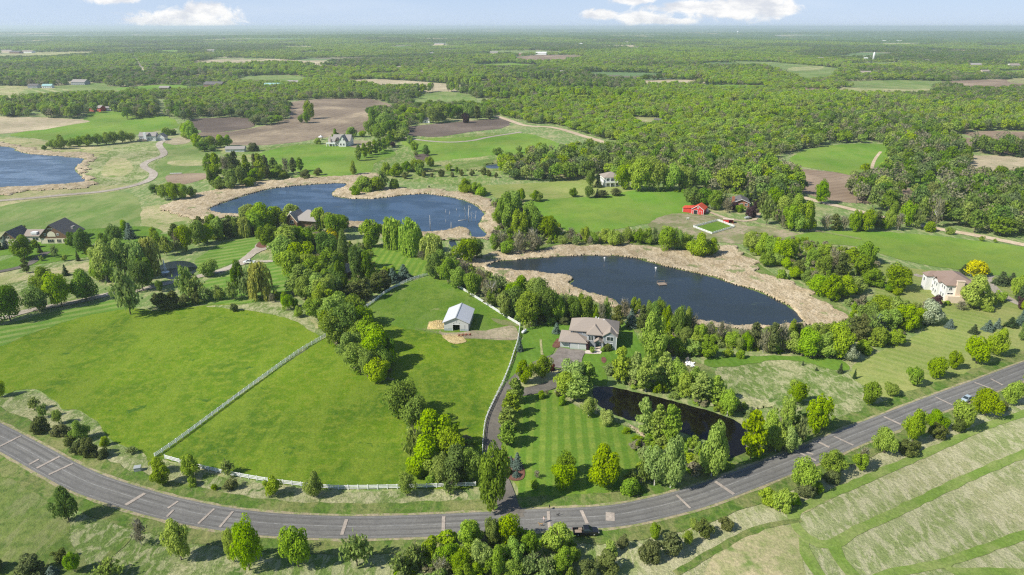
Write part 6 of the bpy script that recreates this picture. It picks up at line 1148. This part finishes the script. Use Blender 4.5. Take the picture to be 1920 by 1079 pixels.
# ------------------------------------------------------------ small things
f = site('fountain', (310, 511), 0, 'white fountain jet in the small pond', 'fountain'); wj = plain('white_spray', (.85, .88, .9), .4, .1)
q = MB()
for k in range(60): a = prng.uniform(0, 6.28); r = prng.uniform(0, 1) ** 2; top = 6.2 * (1 - r * .7); rad = .15 + r * 1.1; [q.blob((rad * t * math.cos(a), rad * t * math.sin(a), top * (1 - (1 - t * 1.0) ** 2) if t < .5 else top * (1 - (t - .5) ** 1.2 * 1.4)), (.12, .12, .3), 5, 4) for t in (.1, .3, .5, .7)]
q.tube([(0, 0, 0), (0, 0, 3.5), (0, 0, 6.4)], [.28, .2, .08], 8); q.build('jet', wj, f); q = MB(); q.tube([(0, 0, .14), (0, 0, .22)], [1.9, 1.7], 18); q.build('foam_ring', wj, f)
r_ = site('swim_raft', (1241, 534), 12, 'small wooden raft floating in the dark lake', 'raft'); r_.location.z += .15
q = MB(); q.box(-1.8, 1.8, -1.5, 1.5, .1, .3); [q.tube([(x, -1.4, .05), (x, 1.4, .05)], .2, 8) for x in (-1.4, 1.4)]; q.build('deck', B['wood'], r_); q = MB()
for x, y in ((-1.7, -1.4), (1.7, -1.4), (-1.7, 1.4), (1.7, 1.4)): q.box(x - .08, x + .08, y - .08, y + .08, .3, 1.3)
q.bar((-1.7, -1.4, 1.2), (1.7, -1.4, 1.2), .1, .12); q.bar((-1.7, 1.4, 1.2), (1.7, 1.4, 1.2), .1, .12); q.build('railing', B['wood'], r_)
for (x, y), lab in (((1229, 511), 'white post with box standing in the dark lake, nearer the raft'), ((1133, 492), 'white post with box near the far shore of the dark lake')):
    o = site('nest_box', (x, y), 0, lab, 'nest box'); q = MB(); q.tube([(0, 0, 0), (0, 0, 1.6)], .07, 6); q.build('post', B['white'], o); q = MB(); q.box(-.3, .3, -.3, .3, 1.6, 2.4); q.add([(-.4, -.4, 2.4), (.4, -.4, 2.4), (.4, .4, 2.4), (-.4, .4, 2.4), (0, 0, 2.7)], [(0, 1, 4), (1, 2, 4), (2, 3, 4), (3, 0, 4), (3, 2, 1, 0)]); q.build('box', B['white'], o)
o = site('propane_tank', (983, 625), 60, 'white propane tank lying on the grass by the fence corner', 'tank'); q = MB(); q.tube([(-1.6, 0, .8), (-1.45, 0, .8), (-1.1, 0, .8), (1.1, 0, .8), (1.45, 0, .8), (1.6, 0, .8)], [.1, .4, .56, .56, .4, .1], 14); q.build('tank', B['white'], o); q = MB(); q.tube([(0, 0, 1.3), (0, 0, 1.55)], .2, 8); q.build('valve_dome', B['grey'], o); q = MB(); [q.box(x - .12, x + .12, -.4, .4, 0, .32) for x in (-.9, .9)]; q.build('footing', B['grey'], o)
o = site('mailbox', (1030, 957), 0, 'dark mailbox on a post at the road edge', 'mailbox'); q = MB(); q.box(-.06, .06, -.06, .06, 0, 1.1); q.build('post', B['wood'], o); q = MB(); q.box(-.14, .14, -.3, .3, 1.1, 1.28); q.tube([(0, -.3, 1.28), (0, .3, 1.28)], .14, 10); q.build('box', B['dark'], o)
o = site('gate_post', (919, 953), 0, 'white post at the driveway mouth', 'post'); q = MB(); q.box(-.14, .14, -.14, .14, 0, 1.3); q.box(-.2, .2, -.2, .2, 1.3, 1.42); q.build('post_body', B['white'], o)
o = site('utility_box', (259, 883), 15, 'grey green utility box in the grass near the fence corner', 'utility box'); q = MB(); q.box(-.8, .8, -.6, .6, 0, 1.1); q.add([(-.85, -.65, 1.1), (.85, -.65, 1.1), (.85, .65, 1.25), (-.85, .65, 1.25), (-.85, -.65, 1.2), (.85, -.65, 1.2), (.85, .65, 1.35), (-.85, .65, 1.35)], [(3, 2, 1, 0), (4, 5, 6, 7), (0, 1, 5, 4), (1, 2, 6, 5), (2, 3, 7, 6), (3, 0, 4, 7)]); q.build('cabinet', B['grey'], o); q = MB(); q.box(-.95, .95, -.75, .75, 0, .12); q.build('pad', M['concrete'], o)
# straw heap against the barn
o = site('straw_heap', (821, 612), 0, 'golden straw heap beside the barn', 'straw heap'); hv = []; n1 = 40
xs_ = np.linspace(-3.9, 3.6, n1); ys_ = np.linspace(-3.2, 4.2, n1); XX, YY = np.meshgrid(xs_, ys_, indexing='ij'); base_ = np.clip(1 - (XX / 3.7) ** 2 - ((YY - .5) / 3.4) ** 2, 0, 1); ZZ = base_ ** .6 * 1.7 * (.75 + .35 * np.random.RandomState(2).rand(n1, n1)) - .05
i, j = np.meshgrid(np.arange(n1 - 1), np.arange(n1 - 1), indexing='ij'); i, j = i.ravel(), j.ravel(); link('heap', mesh_np('heap', np.stack([XX, YY, ZZ], -1).reshape(-1, 3), np.stack([i * n1 + j, (i + 1) * n1 + j, (i + 1) * n1 + j + 1, i * n1 + j + 1], -1)), M['straw'], o); o.location.z += .2
# hay rake
o = site('farm_implement', (871, 631), 8, 'rusty red farm implement in front of the barn', 'farm implement'); o.location.z += .25; q = MB(); q.bar((-2.3, 0, .6), (2.4, 0, .6), .12, .12); q.bar((-1, 0, .6), (-.2, 1.3, .5), .1, .1); q.bar((1, 0, .6), (.2, 1.3, .5), .1, .1); q.build('frame', B['rust'], o)
for x in (-2.1, -.7, .7, 2.1):
    q = MB(); q.tube([(x, -.05, .45), (x, .05, .45)], .45, 12); q.build('wheel', B['rust'], o)
for x in (-1.6, 0, 1.6): q = MB(); q.bar((x, 0, .6), (x, -.6, .1), .06, .06); q.bar((x + .2, 0, .6), (x + .2, -.6, .1), .06, .06); q.build('tine', B['rust'], o)
# raised garden beds
bd = empty('garden_bed', G(1249, 676.5), R(-6), 'pale raised garden bed on the gravel square, front left of six', 'garden bed', 'raised garden beds behind the pond')
sheet('gravel_square', [tuple(G(*p)[:2]) for p in [(1245, 679), (1247, 668), (1268, 667), (1269, 680)]], M['tan'], 8)
q = MB(); q.box(0, 1.5, 0, .12, .1, .75); q.box(0, 1.5, 1.1, 1.22, .1, .75); q.box(0, .12, .12, 1.1, .1, .75); q.box(1.38, 1.5, .12, 1.1, .1, .75); q.build('frame', B['cream'], bd); q = MB(); q.box(.12, 1.38, .12, 1.1, .1, .65); q.build('soil', M['darksoil'], bd)
for k, (px, lab) in enumerate((((1249, 672.5), 'middle left of six'), ((1249.5, 669), 'back left of six'), ((1259.5, 677), 'front right of six'), ((1259.5, 673), 'middle right of six'), ((1260, 669.5), 'back right of six'))):
    c = copy_tree(bd); c.location = G(*px); c['label'] = 'pale raised garden bed on the gravel square, ' + lab
o = site('rock_pile', (1293, 684), 0, 'heap of white rocks with a grey boulder above it', 'rock pile'); q = MB(); [q.blob((prng.gauss(0, .8), prng.gauss(0, 1.0), prng.uniform(.1, .5)), (prng.uniform(.2, .4),) * 3, 6, 5, .25) for k in range(40)]; q.build('white_rocks', B['white'], o); q = MB(); q.blob((0, 3.2, .5), (.7, .6, .8), 8, 6, .15); q.build('boulder', B['stone'], o)
# dead trees standing in the blue lake
for n, (x, top, bot, w_) in enumerate([(807, 405, 432, .3), (836, 393, 403, .2), (843, 396, 404, .2), (846, 417, 430, .35), (856, 391, 397, .2), (861, 403, 408, .2), (879, 386, 417, .4), (884, 398, 416, .18), (882, 386, 393, .15), (892, 396, 421, .15), (873, 393, 415, .15), (871, 388, 396, .15), (825, 418, 424, .15), (836, 412, 418, .2), (902, 396, 402, .15)]):
    g0 = G(x, bot); hgt = (bot - top) * mpp(g0) / .95
    o = empty('dead_trunk', g0, prng.uniform(0, 6), 'bare dead trunk in the blue lake, ' + ORD[n + 1] + ' listed' if False else ('pale dead trunk standing in the blue lake, ' + ['left of all', 'short, above centre', 'short, second above centre', 'at the reed point', 'tiny, near mid water', 'low stump, centre', 'tallest of all', 'thin, beside the tallest', 'short, right of the tallest', 'thin, near the right shore', 'thin, left of the tallest', 'stub behind the tallest', 'low, lower left', 'low stump, lower centre', 'stub at the right shore'][n]), 'dead tree', 'dead trunks in the lake')
    q = MB(); q.tube([(0, 0, 0), (prng.uniform(-.2, .2), 0, hgt * .5), (prng.uniform(-.5, .5), 0, hgt)], [w_ * .7, w_ * .5, w_ * .2], 6); q.build('stem', BARKP, o)
    if hgt > 5:
        q = MB(); [q.tube([(0, 0, hgt * t_), (prng.uniform(-1.4, 1.4), prng.uniform(-.8, .8), hgt * (t_ + .12))], [w_ * .3, .04], 5) for t_ in (.4, .55, .7, .85)]; q.build('branch', BARKP, o)
# fallen log, garden covers, well
o = site('fallen_log', (868, 414), 25, 'fallen grey log floating among the dead trunks', 'log'); o.location.z += .12; q = MB(); q.tube([(-3, 0, .1), (0, .3, .15), (3, 0, .3)], [.2, .17, .08], 7); q.build('log_stem', BARKP, o)
o = site('cold_frame', (318, 327), 6, 'white cold frame strip in the garden plot at upper left', 'cold frame'); q = MB(); q.box(0, 9, 0, 1.2, 0, .5); q.build('cover', B['white'], o); q = MB(); q.box(-.1, 9.1, -.1, 0, 0, .4); q.build('frame', B['wood'], o); o.location.z += .15
o = site('parked_boat_cover', (1402, 411), 20, 'pale grey covered trailer by the lane near the brick house', 'trailer'); q = MB(); loft(q, [(-2.2, .7, .6, 1.3, .5), (0, .95, .5, 1.7, .6), (2.2, .6, .6, 1.2, .3)]); q.build('cover', B['grey'], o); wheels(o, (0,), .85, .35); o.name = 'trailer'
# ------------------------------------------------------------ woodland: thousands of trees placed by geometry nodes as one mass
WOODS = [[(0, 213), (55, 213), (55, 222), (0, 224)], [(0, 195), (50, 190), (150, 185), (245, 185), (295, 195), (299, 220), (235, 225), (225, 211), (160, 213), (155, 223), (85, 225), (70, 210), (0, 208)],
         [(315, 190), (330, 185), (400, 176), (500, 178), (542, 200), (542, 220), (520, 234), (480, 238), (465, 222), (360, 221), (345, 231), (318, 223)],
         [(640, 170), (720, 165), (760, 178), (770, 195), (780, 205), (745, 200), (690, 184), (640, 184), (540, 190), (520, 178), (600, 168)],
         [(692, 215), (750, 205), (800, 200), (860, 196), (935, 205), (928, 222), (860, 224), (800, 231), (770, 234), (765, 252), (770, 262), (732, 272), (722, 256), (694, 252)],
         [(895, 196), (1000, 190), (1100, 195), (1300, 188), (1600, 180), (2000, 170), (2000, 250), (1860, 244), (1750, 257), (1665, 268), (1560, 270), (1480, 288), (1440, 303), (1400, 308), (1390, 318), (1480, 332), (1500, 352), (1495, 395), (1440, 395), (1395, 360), (1330, 362), (1290, 352), (1240, 340), (1165, 340), (1120, 330), (1100, 338), (1040, 341), (950, 340), (938, 318), (955, 305), (1000, 300), (960, 296), (1040, 295), (1090, 284), (1180, 296), (1170, 286), (1130, 270), (1085, 258), (1040, 243), (985, 240), (930, 214)],
         [(1660, 272), (1700, 265), (1790, 275), (1815, 298), (1800, 330), (1785, 345), (1735, 326), (1682, 316), (1664, 298)], [(1640, 325), (1680, 320), (1725, 333), (1740, 350), (1700, 352)],
         [(1860, 276), (1970, 286), (1970, 300), (1850, 292), (1800, 282)], [(1590, 350), (1625, 340), (1650, 352), (1690, 360), (1680, 386), (1610, 386), (1580, 378)],
         [(1760, 345), (1800, 335), (1850, 340), (1970, 352), (1970, 462), (1900, 450), (1820, 436), (1760, 425), (1700, 413), (1640, 400), (1600, 392), (1700, 392), (1760, 380)],
         [(1740, 240), (1900, 240), (1970, 246), (1860, 246), (1800, 250)], [(560, 60), (560, 60), (561, 60)]]
CLEAR = [px for mt, px in FARF] + [[(905, 158), (940, 160), (905, 168), (900, 164)], [(365, 162), (420, 160), (425, 170), (370, 172)]]
ROADCLR = [[(268, 142), (278, 140), (246, 94), (238, 94)], [(930, 214), (990, 231), (1045, 236), (1100, 252), (1165, 274), (1155, 282), (1090, 262), (1035, 246), (980, 241), (925, 222)]]
CLEAR += [[(a - w_ * .65, b - 2 - w_ * .12), (a + w_ * .65, b - 2 - w_ * .12), (a + w_ * .65, b + 3), (a - w_ * .65, b + 3)] for a, b, w_, *_ in FAR]
rs = np.random.RandomState(3)
def proj(x, y): return P(x, y, H(x, y))
def keep_px(px, py):
    w_ = np.zeros(px.shape, bool)
    for q in WOODS: w_ |= inside(q, px, py)
    w_ |= py < 186
    for q in CLEAR + ROADCLR: w_ &= ~inside(q, px, py)
    return w_
def scatter(d0, d1, sp, jitter=.45):
    xm = d1 * .9; gx, gy = np.meshgrid(np.arange(-xm, xm, sp), np.arange(d0 * .5, d1, sp * .95)); x = gx + rs.uniform(-jitter, jitter, gx.shape) * sp; y = gy + rs.uniform(-jitter, jitter, gx.shape) * sp
    x = x.ravel(); y = y.ravel(); d = np.hypot(x, y); ok = (d >= d0) & (d < d1) & (np.abs(x) < y * .82 + 60); x, y, d = x[ok], y[ok], d[ok]
    px, py = proj(x, y); ok = keep_px(px, py)
    n_ = np.sin(x / 170 + 2 * np.sin(y / 260)) + np.sin(y / 150 + 2 * np.sin(x / 310 + 1)) + np.sin((x + y) / 83)
    n2_ = np.sin(x / 95 + 2 * np.sin(y / 300)) + np.sin(y / 240 + 2 * np.sin(x / 210 + 1)) + np.sin((x - y) / 133); gap = (d > 1500) & (n2_ > 1.85); ok &= ~gap
    if d0 < 500:
        for ax, ay, ar in ALL:
            if 380 < math.hypot(ax, ay) < 1000: ok &= (x - ax) ** 2 + (y - ay) ** 2 > (ar + 2.2) ** 2
    return x[ok], y[ok], px[ok], py[ok]
PARTS_W = []
def wood_crown(seed, nb, per, leaf, cluster=0):
    r2 = np.random.RandomState(seed); vs = []
    cen = [np.zeros(3)] if not cluster else [np.array([r2.uniform(-.62, .62), r2.uniform(-.62, .62), 0]) for _ in range(cluster)]
    for c0 in cen:
        sc_ = 1.0 if not cluster else .42; hh = 1.0 if not cluster else r2.uniform(.7, 1.0)
        for k in range(nb):
            d = sph(1, r2)[0]; c = np.array([d[0] * .55, d[1] * .55, .56 + d[2] * .27]); dd = sph(per, r2); dd = dd[dd[:, 2] > -.4]
            p = c + dd * np.array([.36, .36, .17]) * (.8 + .3 * r2.rand(len(dd)))[:, None]; p = p * np.array([sc_, sc_, hh]) + c0
            vs.append(quads(p, dd + .5 * r2.normal(size=dd.shape) + np.array([0, 0, .2]), leaf * sc_, r2))
    v = np.concatenate(vs); ctr = v.reshape(-1, 4, 3).mean(1, keepdims=True); w4 = v.reshape(-1, 4, 3) - ctr; w4[:, :, 2] *= .5; v = (ctr + w4).reshape(-1, 3); v[:, 2] = np.maximum(v[:, 2], .02)
    me = leaf_mesh('crown', v, r2); me.materials.append(L['wood']); return me
def proto_col(name, meshes):
    c = bpy.data.collections.new(name)
    for k_, m_ in enumerate(meshes): c.objects.link(bpy.data.objects.new('%s_%02d' % (name, k_), m_))
    return c
def wood_trunk(me0, seed):
    """crown plus a stem in one mesh for the mass of woodland"""
    n0 = len(me0.vertices); bm = bmesh.new(); bm.from_mesh(me0)
    vs = [bm.verts.new((math.cos(a) * r, math.sin(a) * r, z)) for z, r in ((-.02, .06), (.6, .03)) for a in (0, 2.1, 4.2)]
    for k in range(3): f = bm.faces.new((vs[k], vs[(k + 1) % 3], vs[(k + 1) % 3 + 3], vs[k + 3])); f.material_index = 1
    bm.to_mesh(me0); bm.free(); me0.materials.append(BARK); return me0
def wmesh(seed, mt, nb, per, leaf): m_ = wood_crown(seed, nb, per, leaf); m_.materials.clear(); m_.materials.append(L[mt]); return wood_trunk(m_, seed)
PROT_W = ([wmesh(100, 'wood', 17, 55, .14), wmesh(101, 'wood', 22, 45, .13), wmesh(102, 'mid', 15, 60, .14), wmesh(103, 'bright', 18, 52, .14), wmesh(104, 'olive', 14, 45, .14), wmesh(107, 'deep', 16, 55, .14), wmesh(108, 'dusk', 19, 50, .13)])
bare_me = [wood_crown(120, 8, 22, .13)]; bare_me[0].materials.clear(); bare_me[0].materials.append(L['bare']); wood_trunk(bare_me[0], 1)
con = crown_cone(130, 9, .22); con.materials.append(L['spruce'])
pc_near = proto_col('woodland_prototypes', PROT_W[:5] + [bare_me[0], con] + PROT_W[5:])
def cmesh(seed, mt): m_ = wood_crown(seed, 6, 13, .3, 9); m_.materials.clear(); m_.materials.append(L[mt]); return m_
pc_far = proto_col('woodland_clump_prototypes', [cmesh(140, 'wood'), cmesh(141, 'mid'), cmesh(142, 'bright'), cmesh(143, 'deep'), cmesh(144, 'dusk')])
def instancer(name, x, y, r, h, idx, coll, label):
    z = H(x, y) - .2; me = bpy.data.meshes.new(name); me.vertices.add(len(x)); me.vertices.foreach_set('co', np.stack([x, y, z], -1).astype(np.float32).ravel())
    for nm, tp, val in (('scl', 'FLOAT_VECTOR', np.stack([r, r, h], -1)), ('rot', 'FLOAT_VECTOR', np.stack([x * 0, x * 0, rs.rand(len(x)) * 6.28], -1))):
        me.attributes.new(nm, tp, 'POINT').data.foreach_set('vector', val.astype(np.float32).ravel())
    me.attributes.new('pick', 'INT', 'POINT').data.foreach_set('value', idx.astype(np.int32)); me.update()
    o = link(name, me); ng = bpy.data.node_groups.new(name + '_nodes', 'GeometryNodeTree')
    ng.interface.new_socket('Geometry', in_out='INPUT', socket_type='NodeSocketGeometry'); ng.interface.new_socket('Geometry', in_out='OUTPUT', socket_type='NodeSocketGeometry')
    n = ng.nodes; gi = n.new('NodeGroupInput'); go = n.new('NodeGroupOutput'); ip = n.new('GeometryNodeInstanceOnPoints'); ci = n.new('GeometryNodeCollectionInfo')
    ci.inputs['Collection'].default_value = coll; ci.inputs['Separate Children'].default_value = True; ci.inputs['Reset Children'].default_value = True
    mp = n.new('GeometryNodeMeshToPoints')
    def attr(nm, dt): a = n.new('GeometryNodeInputNamedAttribute'); a.data_type = dt; a.inputs['Name'].default_value = nm; return a.outputs[0]
    lk = ng.links.new; lk(gi.outputs[0], mp.inputs['Mesh']); lk(mp.outputs[0], ip.inputs['Points']); lk(ci.outputs[0], ip.inputs['Instance'])
    ip.inputs['Pick Instance'].default_value = True; lk(attr('pick', 'INT'), ip.inputs['Instance Index']); lk(attr('scl', 'FLOAT_VECTOR'), ip.inputs['Scale'])
    e2r = n.new('FunctionNodeEulerToRotation'); lk(attr('rot', 'FLOAT_VECTOR'), e2r.inputs[0]); lk(e2r.outputs[0], ip.inputs['Rotation']); lk(ip.outputs[0], go.inputs[0])
    md = o.modifiers.new('scatter', 'NODES'); md.node_group = ng; return tag(o, label, None, None, 'stuff')
x1, y1, p1, q1 = scatter(380, 1500, 8.6); x2, y2, p2, q2 = scatter(1500, 2600, 11.5)
x = np.concatenate([x1, x2]); y = np.concatenate([y1, y2]); n = len(x); d = np.hypot(x, y)
r = (4.6 + 2.6 * rs.rand(n)) * np.where(d > 1500, 1.3, 1.0); h = (8.5 + 6 * rs.rand(n)) * (1 + .22 * np.sin(x / 60 + np.sin(y / 45)) * np.sin(y / 75)) * (1 + .2 * np.sin(x / 190 + 2 * np.sin(y / 170)))
zone = np.sin(x / 75 + 2 * np.sin(y / 90)) + np.sin(y / 66 + x / 140); u_ = rs.rand(n); idx = rs.randint(0, 5, n)
idx = np.where(u_ < .07 + .12 * (zone > 1.0), 5, idx); idx = np.where((u_ > .95 - .1 * (zone < -1.3)), 6, idx); r = np.where(idx == 6, r * .55, r)
def zoning(x, y): return np.sin(x / 150 + 2.2 * np.sin(y / 310)) + np.sin(y / 230 + x / 290 + 2 + np.sin(x / 97)) + .5 * np.sin((x - y) / 61)
big = zoning(x, y) + .5 * rs.randn(n); u2 = rs.rand(n)
idx = np.where((idx < 5) & (big > .75), np.where(u2 < .75, 3, 1), idx); idx = np.where((idx < 5) & (big < -.7), np.where(u2 < .5, 7, np.where(u2 < .75, 8, np.where(u2 < .9, 4, 5))), idx)
instancer('woodland', x, y, r, h, idx, pc_near, 'continuous green deciduous woodland rolling from the fields to the distance')
x, y, _, _ = scatter(2600, 6000, 27.0); n = len(x); d = np.hypot(x, y)
instancer('distant_woodland', x, y, 15 + 5 * rs.rand(n), (8 + 8 * rs.rand(n)) * (1 + .25 * np.sin(x / 240)), np.where(zoning(x * .55, y * .4) > .6, rs.choice([1, 2], n), np.where(zoning(x * .55, y * .4) < -.4, rs.choice([3, 4], n), rs.choice([0, 1], n))), pc_far, 'far treetops of the wooded country below the horizon')
print('woodland', n)
# far canopy: one rough surface of treetops out to the horizon
NR, NTH = 330, 620; dd = 5900 * (52000 / 5900) ** (np.linspace(0, 1, NR) ** .9); th = np.linspace(R(90 - 43), R(90 + 43), NTH); D2, T2 = np.meshgrid(dd, th, indexing='ij')
X = D2 * np.cos(T2) + rs.uniform(-.3, .3, D2.shape) * 20; Y = D2 * np.sin(T2) + rs.uniform(-.3, .3, D2.shape) * 20
nn_ = np.sin(X / 410 + 2.2 * np.sin(Y / 900)) + np.sin(Y / 620 + 2 * np.sin(X / 770 + 1)) + .8 * np.sin((X - Y) / 330); open_ = nn_ > 1.35
Z = H(X, Y) + np.where(open_, -8, 8 + 8 * rs.rand(*X.shape)); Z[0, :] -= 20; V = np.stack([X, Y, Z], -1).reshape(-1, 3); i, j = np.meshgrid(np.arange(NR - 1), np.arange(NTH - 1), indexing='ij'); i, j = i.ravel(), j.ravel()
F = np.stack([i * NTH + j, i * NTH + j + 1, (i + 1) * NTH + j + 1, (i + 1) * NTH + j], -1)
mc, t = new_mat('far_treetops'); co = t.node('ShaderNodeTexCoord').outputs['Object']
c = t.mix(t.ramp(t.noise(co, .0016, 5.0, .65), .35, .65), (.05, .1, .018), (.1, .165, .03)); c = t.mix(t.ramp(t.noise(co, .01, 4.0, .7), .35, .7), c, (.045, .085, .018)); c = t.mix(t.ramp(t.noise(t.mapping(co, 0, (1, .35, 1)), .0012, 5.0, .6), .6, .68), c, (.3, .27, .16))
out(t, t.node('ShaderNodeBsdfDiffuse', None, Color=c).outputs[0]); tag(link('treetop_horizon', mesh_np('treetop_horizon', V, F), mc), 'hazy wooded skyline at the horizon', None, None, 'stuff')

# ------------------------------------------------------------ undergrowth between the placed trees
UND = [[(985, 575), (1040, 580), (1130, 600), (1230, 612), (1340, 622), (1480, 627), (1560, 632), (1600, 652), (1600, 672), (1500, 668), (1400, 657), (1300, 655), (1200, 622), (1165, 608), (1050, 604), (985, 605)], [(805, 490), (850, 490), (900, 510), (960, 545), (1010, 580), (1060, 600), (985, 606), (940, 578), (880, 543), (828, 512)],
       [(535, 440), (600, 430), (660, 500), (680, 560), (715, 640), (735, 700), (700, 705), (660, 660), (625, 615), (590, 560), (560, 520)], [(920, 380), (960, 375), (1050, 430), (1050, 455), (940, 470), (925, 450), (940, 410)], [(1400, 440), (1470, 450), (1540, 460), (1640, 480), (1650, 530), (1560, 560), (1520, 545), (1480, 500), (1410, 480)],
       [(1590, 570), (1680, 565), (1750, 580), (1750, 600), (1660, 640), (1600, 650), (1590, 610)], [(740, 1035), (860, 1008), (1060, 1008), (1080, 1040), (1060, 1140), (740, 1140)], [(1130, 680), (1240, 700), (1330, 735), (1400, 770), (1420, 790), (1380, 782), (1250, 742), (1140, 718)], [(1190, 812), (1280, 822), (1370, 868), (1360, 885), (1200, 905), (1195, 860)],
       [(1410, 800), (1480, 790), (1560, 780), (1500, 830), (1420, 852), (1405, 840)], [(770, 790), (850, 800), (895, 850), (893, 900), (830, 905), (790, 860)], [(1340, 345), (1440, 345), (1500, 390), (1530, 425), (1480, 430), (1430, 400), (1400, 375)], [(330, 432), (460, 408), (500, 402), (520, 440), (440, 445), (350, 460)],
       [(655, 460), (690, 455), (700, 500), (750, 512), (690, 570), (660, 560), (640, 500)], [(190, 470), (290, 460), (290, 490), (270, 530), (190, 520)], [(1050, 440), (1180, 440), (1300, 447), (1300, 460), (1150, 455), (1060, 455)], [(1230, 360), (1500, 360), (1500, 395), (1440, 398), (1395, 365), (1330, 365)]]
gx, gy = np.meshgrid(np.arange(-330, 330, 2.7), np.arange(95, 560, 2.7)); x = (gx + rs.uniform(-1.2, 1.2, gx.shape)).ravel(); y = (gy + rs.uniform(-1.2, 1.2, gx.shape)).ravel()
px, py = proj(x, y); ok = np.zeros(x.shape, bool)
for q in UND: ok |= inside(q, px, py)
for q in (LAKE_R, LAKE_C, POND_F): ok &= ~inside(q, px, py)
ok &= rs.rand(len(x)) < .8; x, y = x[ok], y[ok]; n = len(x)
def bmesh_(seed, mt): m_ = crown_round(seed, 12, 70, .16, .02); m_.materials.append(L[mt]); return m_
pc_und = proto_col('undergrowth_prototypes', [bmesh_(201, 'mid'), bmesh_(202, 'olive'), bmesh_(203, 'bright'), bmesh_(204, 'bare')])
instancer('undergrowth', x, y, 1.3 + 1.3 * rs.rand(n), 1.4 + 2.8 * rs.rand(n) ** 2, rs.choice(4, n, p=[.4, .3, .14, .16]), pc_und, 'low mixed brush filling the ground between the belt trees')
# ------------------------------------------------------------ air
def haze():
    mh = bpy.data.materials.new('haze_air'); mh.use_nodes = True; t = NT(mh.node_tree)
    vol = t.node('ShaderNodeVolumePrincipled'); vol.inputs['Color'].default_value = (.8, .9, 1.0, 1); vol.inputs['Density'].default_value = HAZE
    vol.inputs['Anisotropy'].default_value = 0.2
    t.node('ShaderNodeOutputMaterial', None, Volume=vol.outputs[0])
    mb = MB(); mb.box(-61000, 61000, -61000, 61000, -60, 125); o = mb.build('haze', mh); tag(o, None, None, None, 'stuff')
HAZE = 8.5e-5
haze()
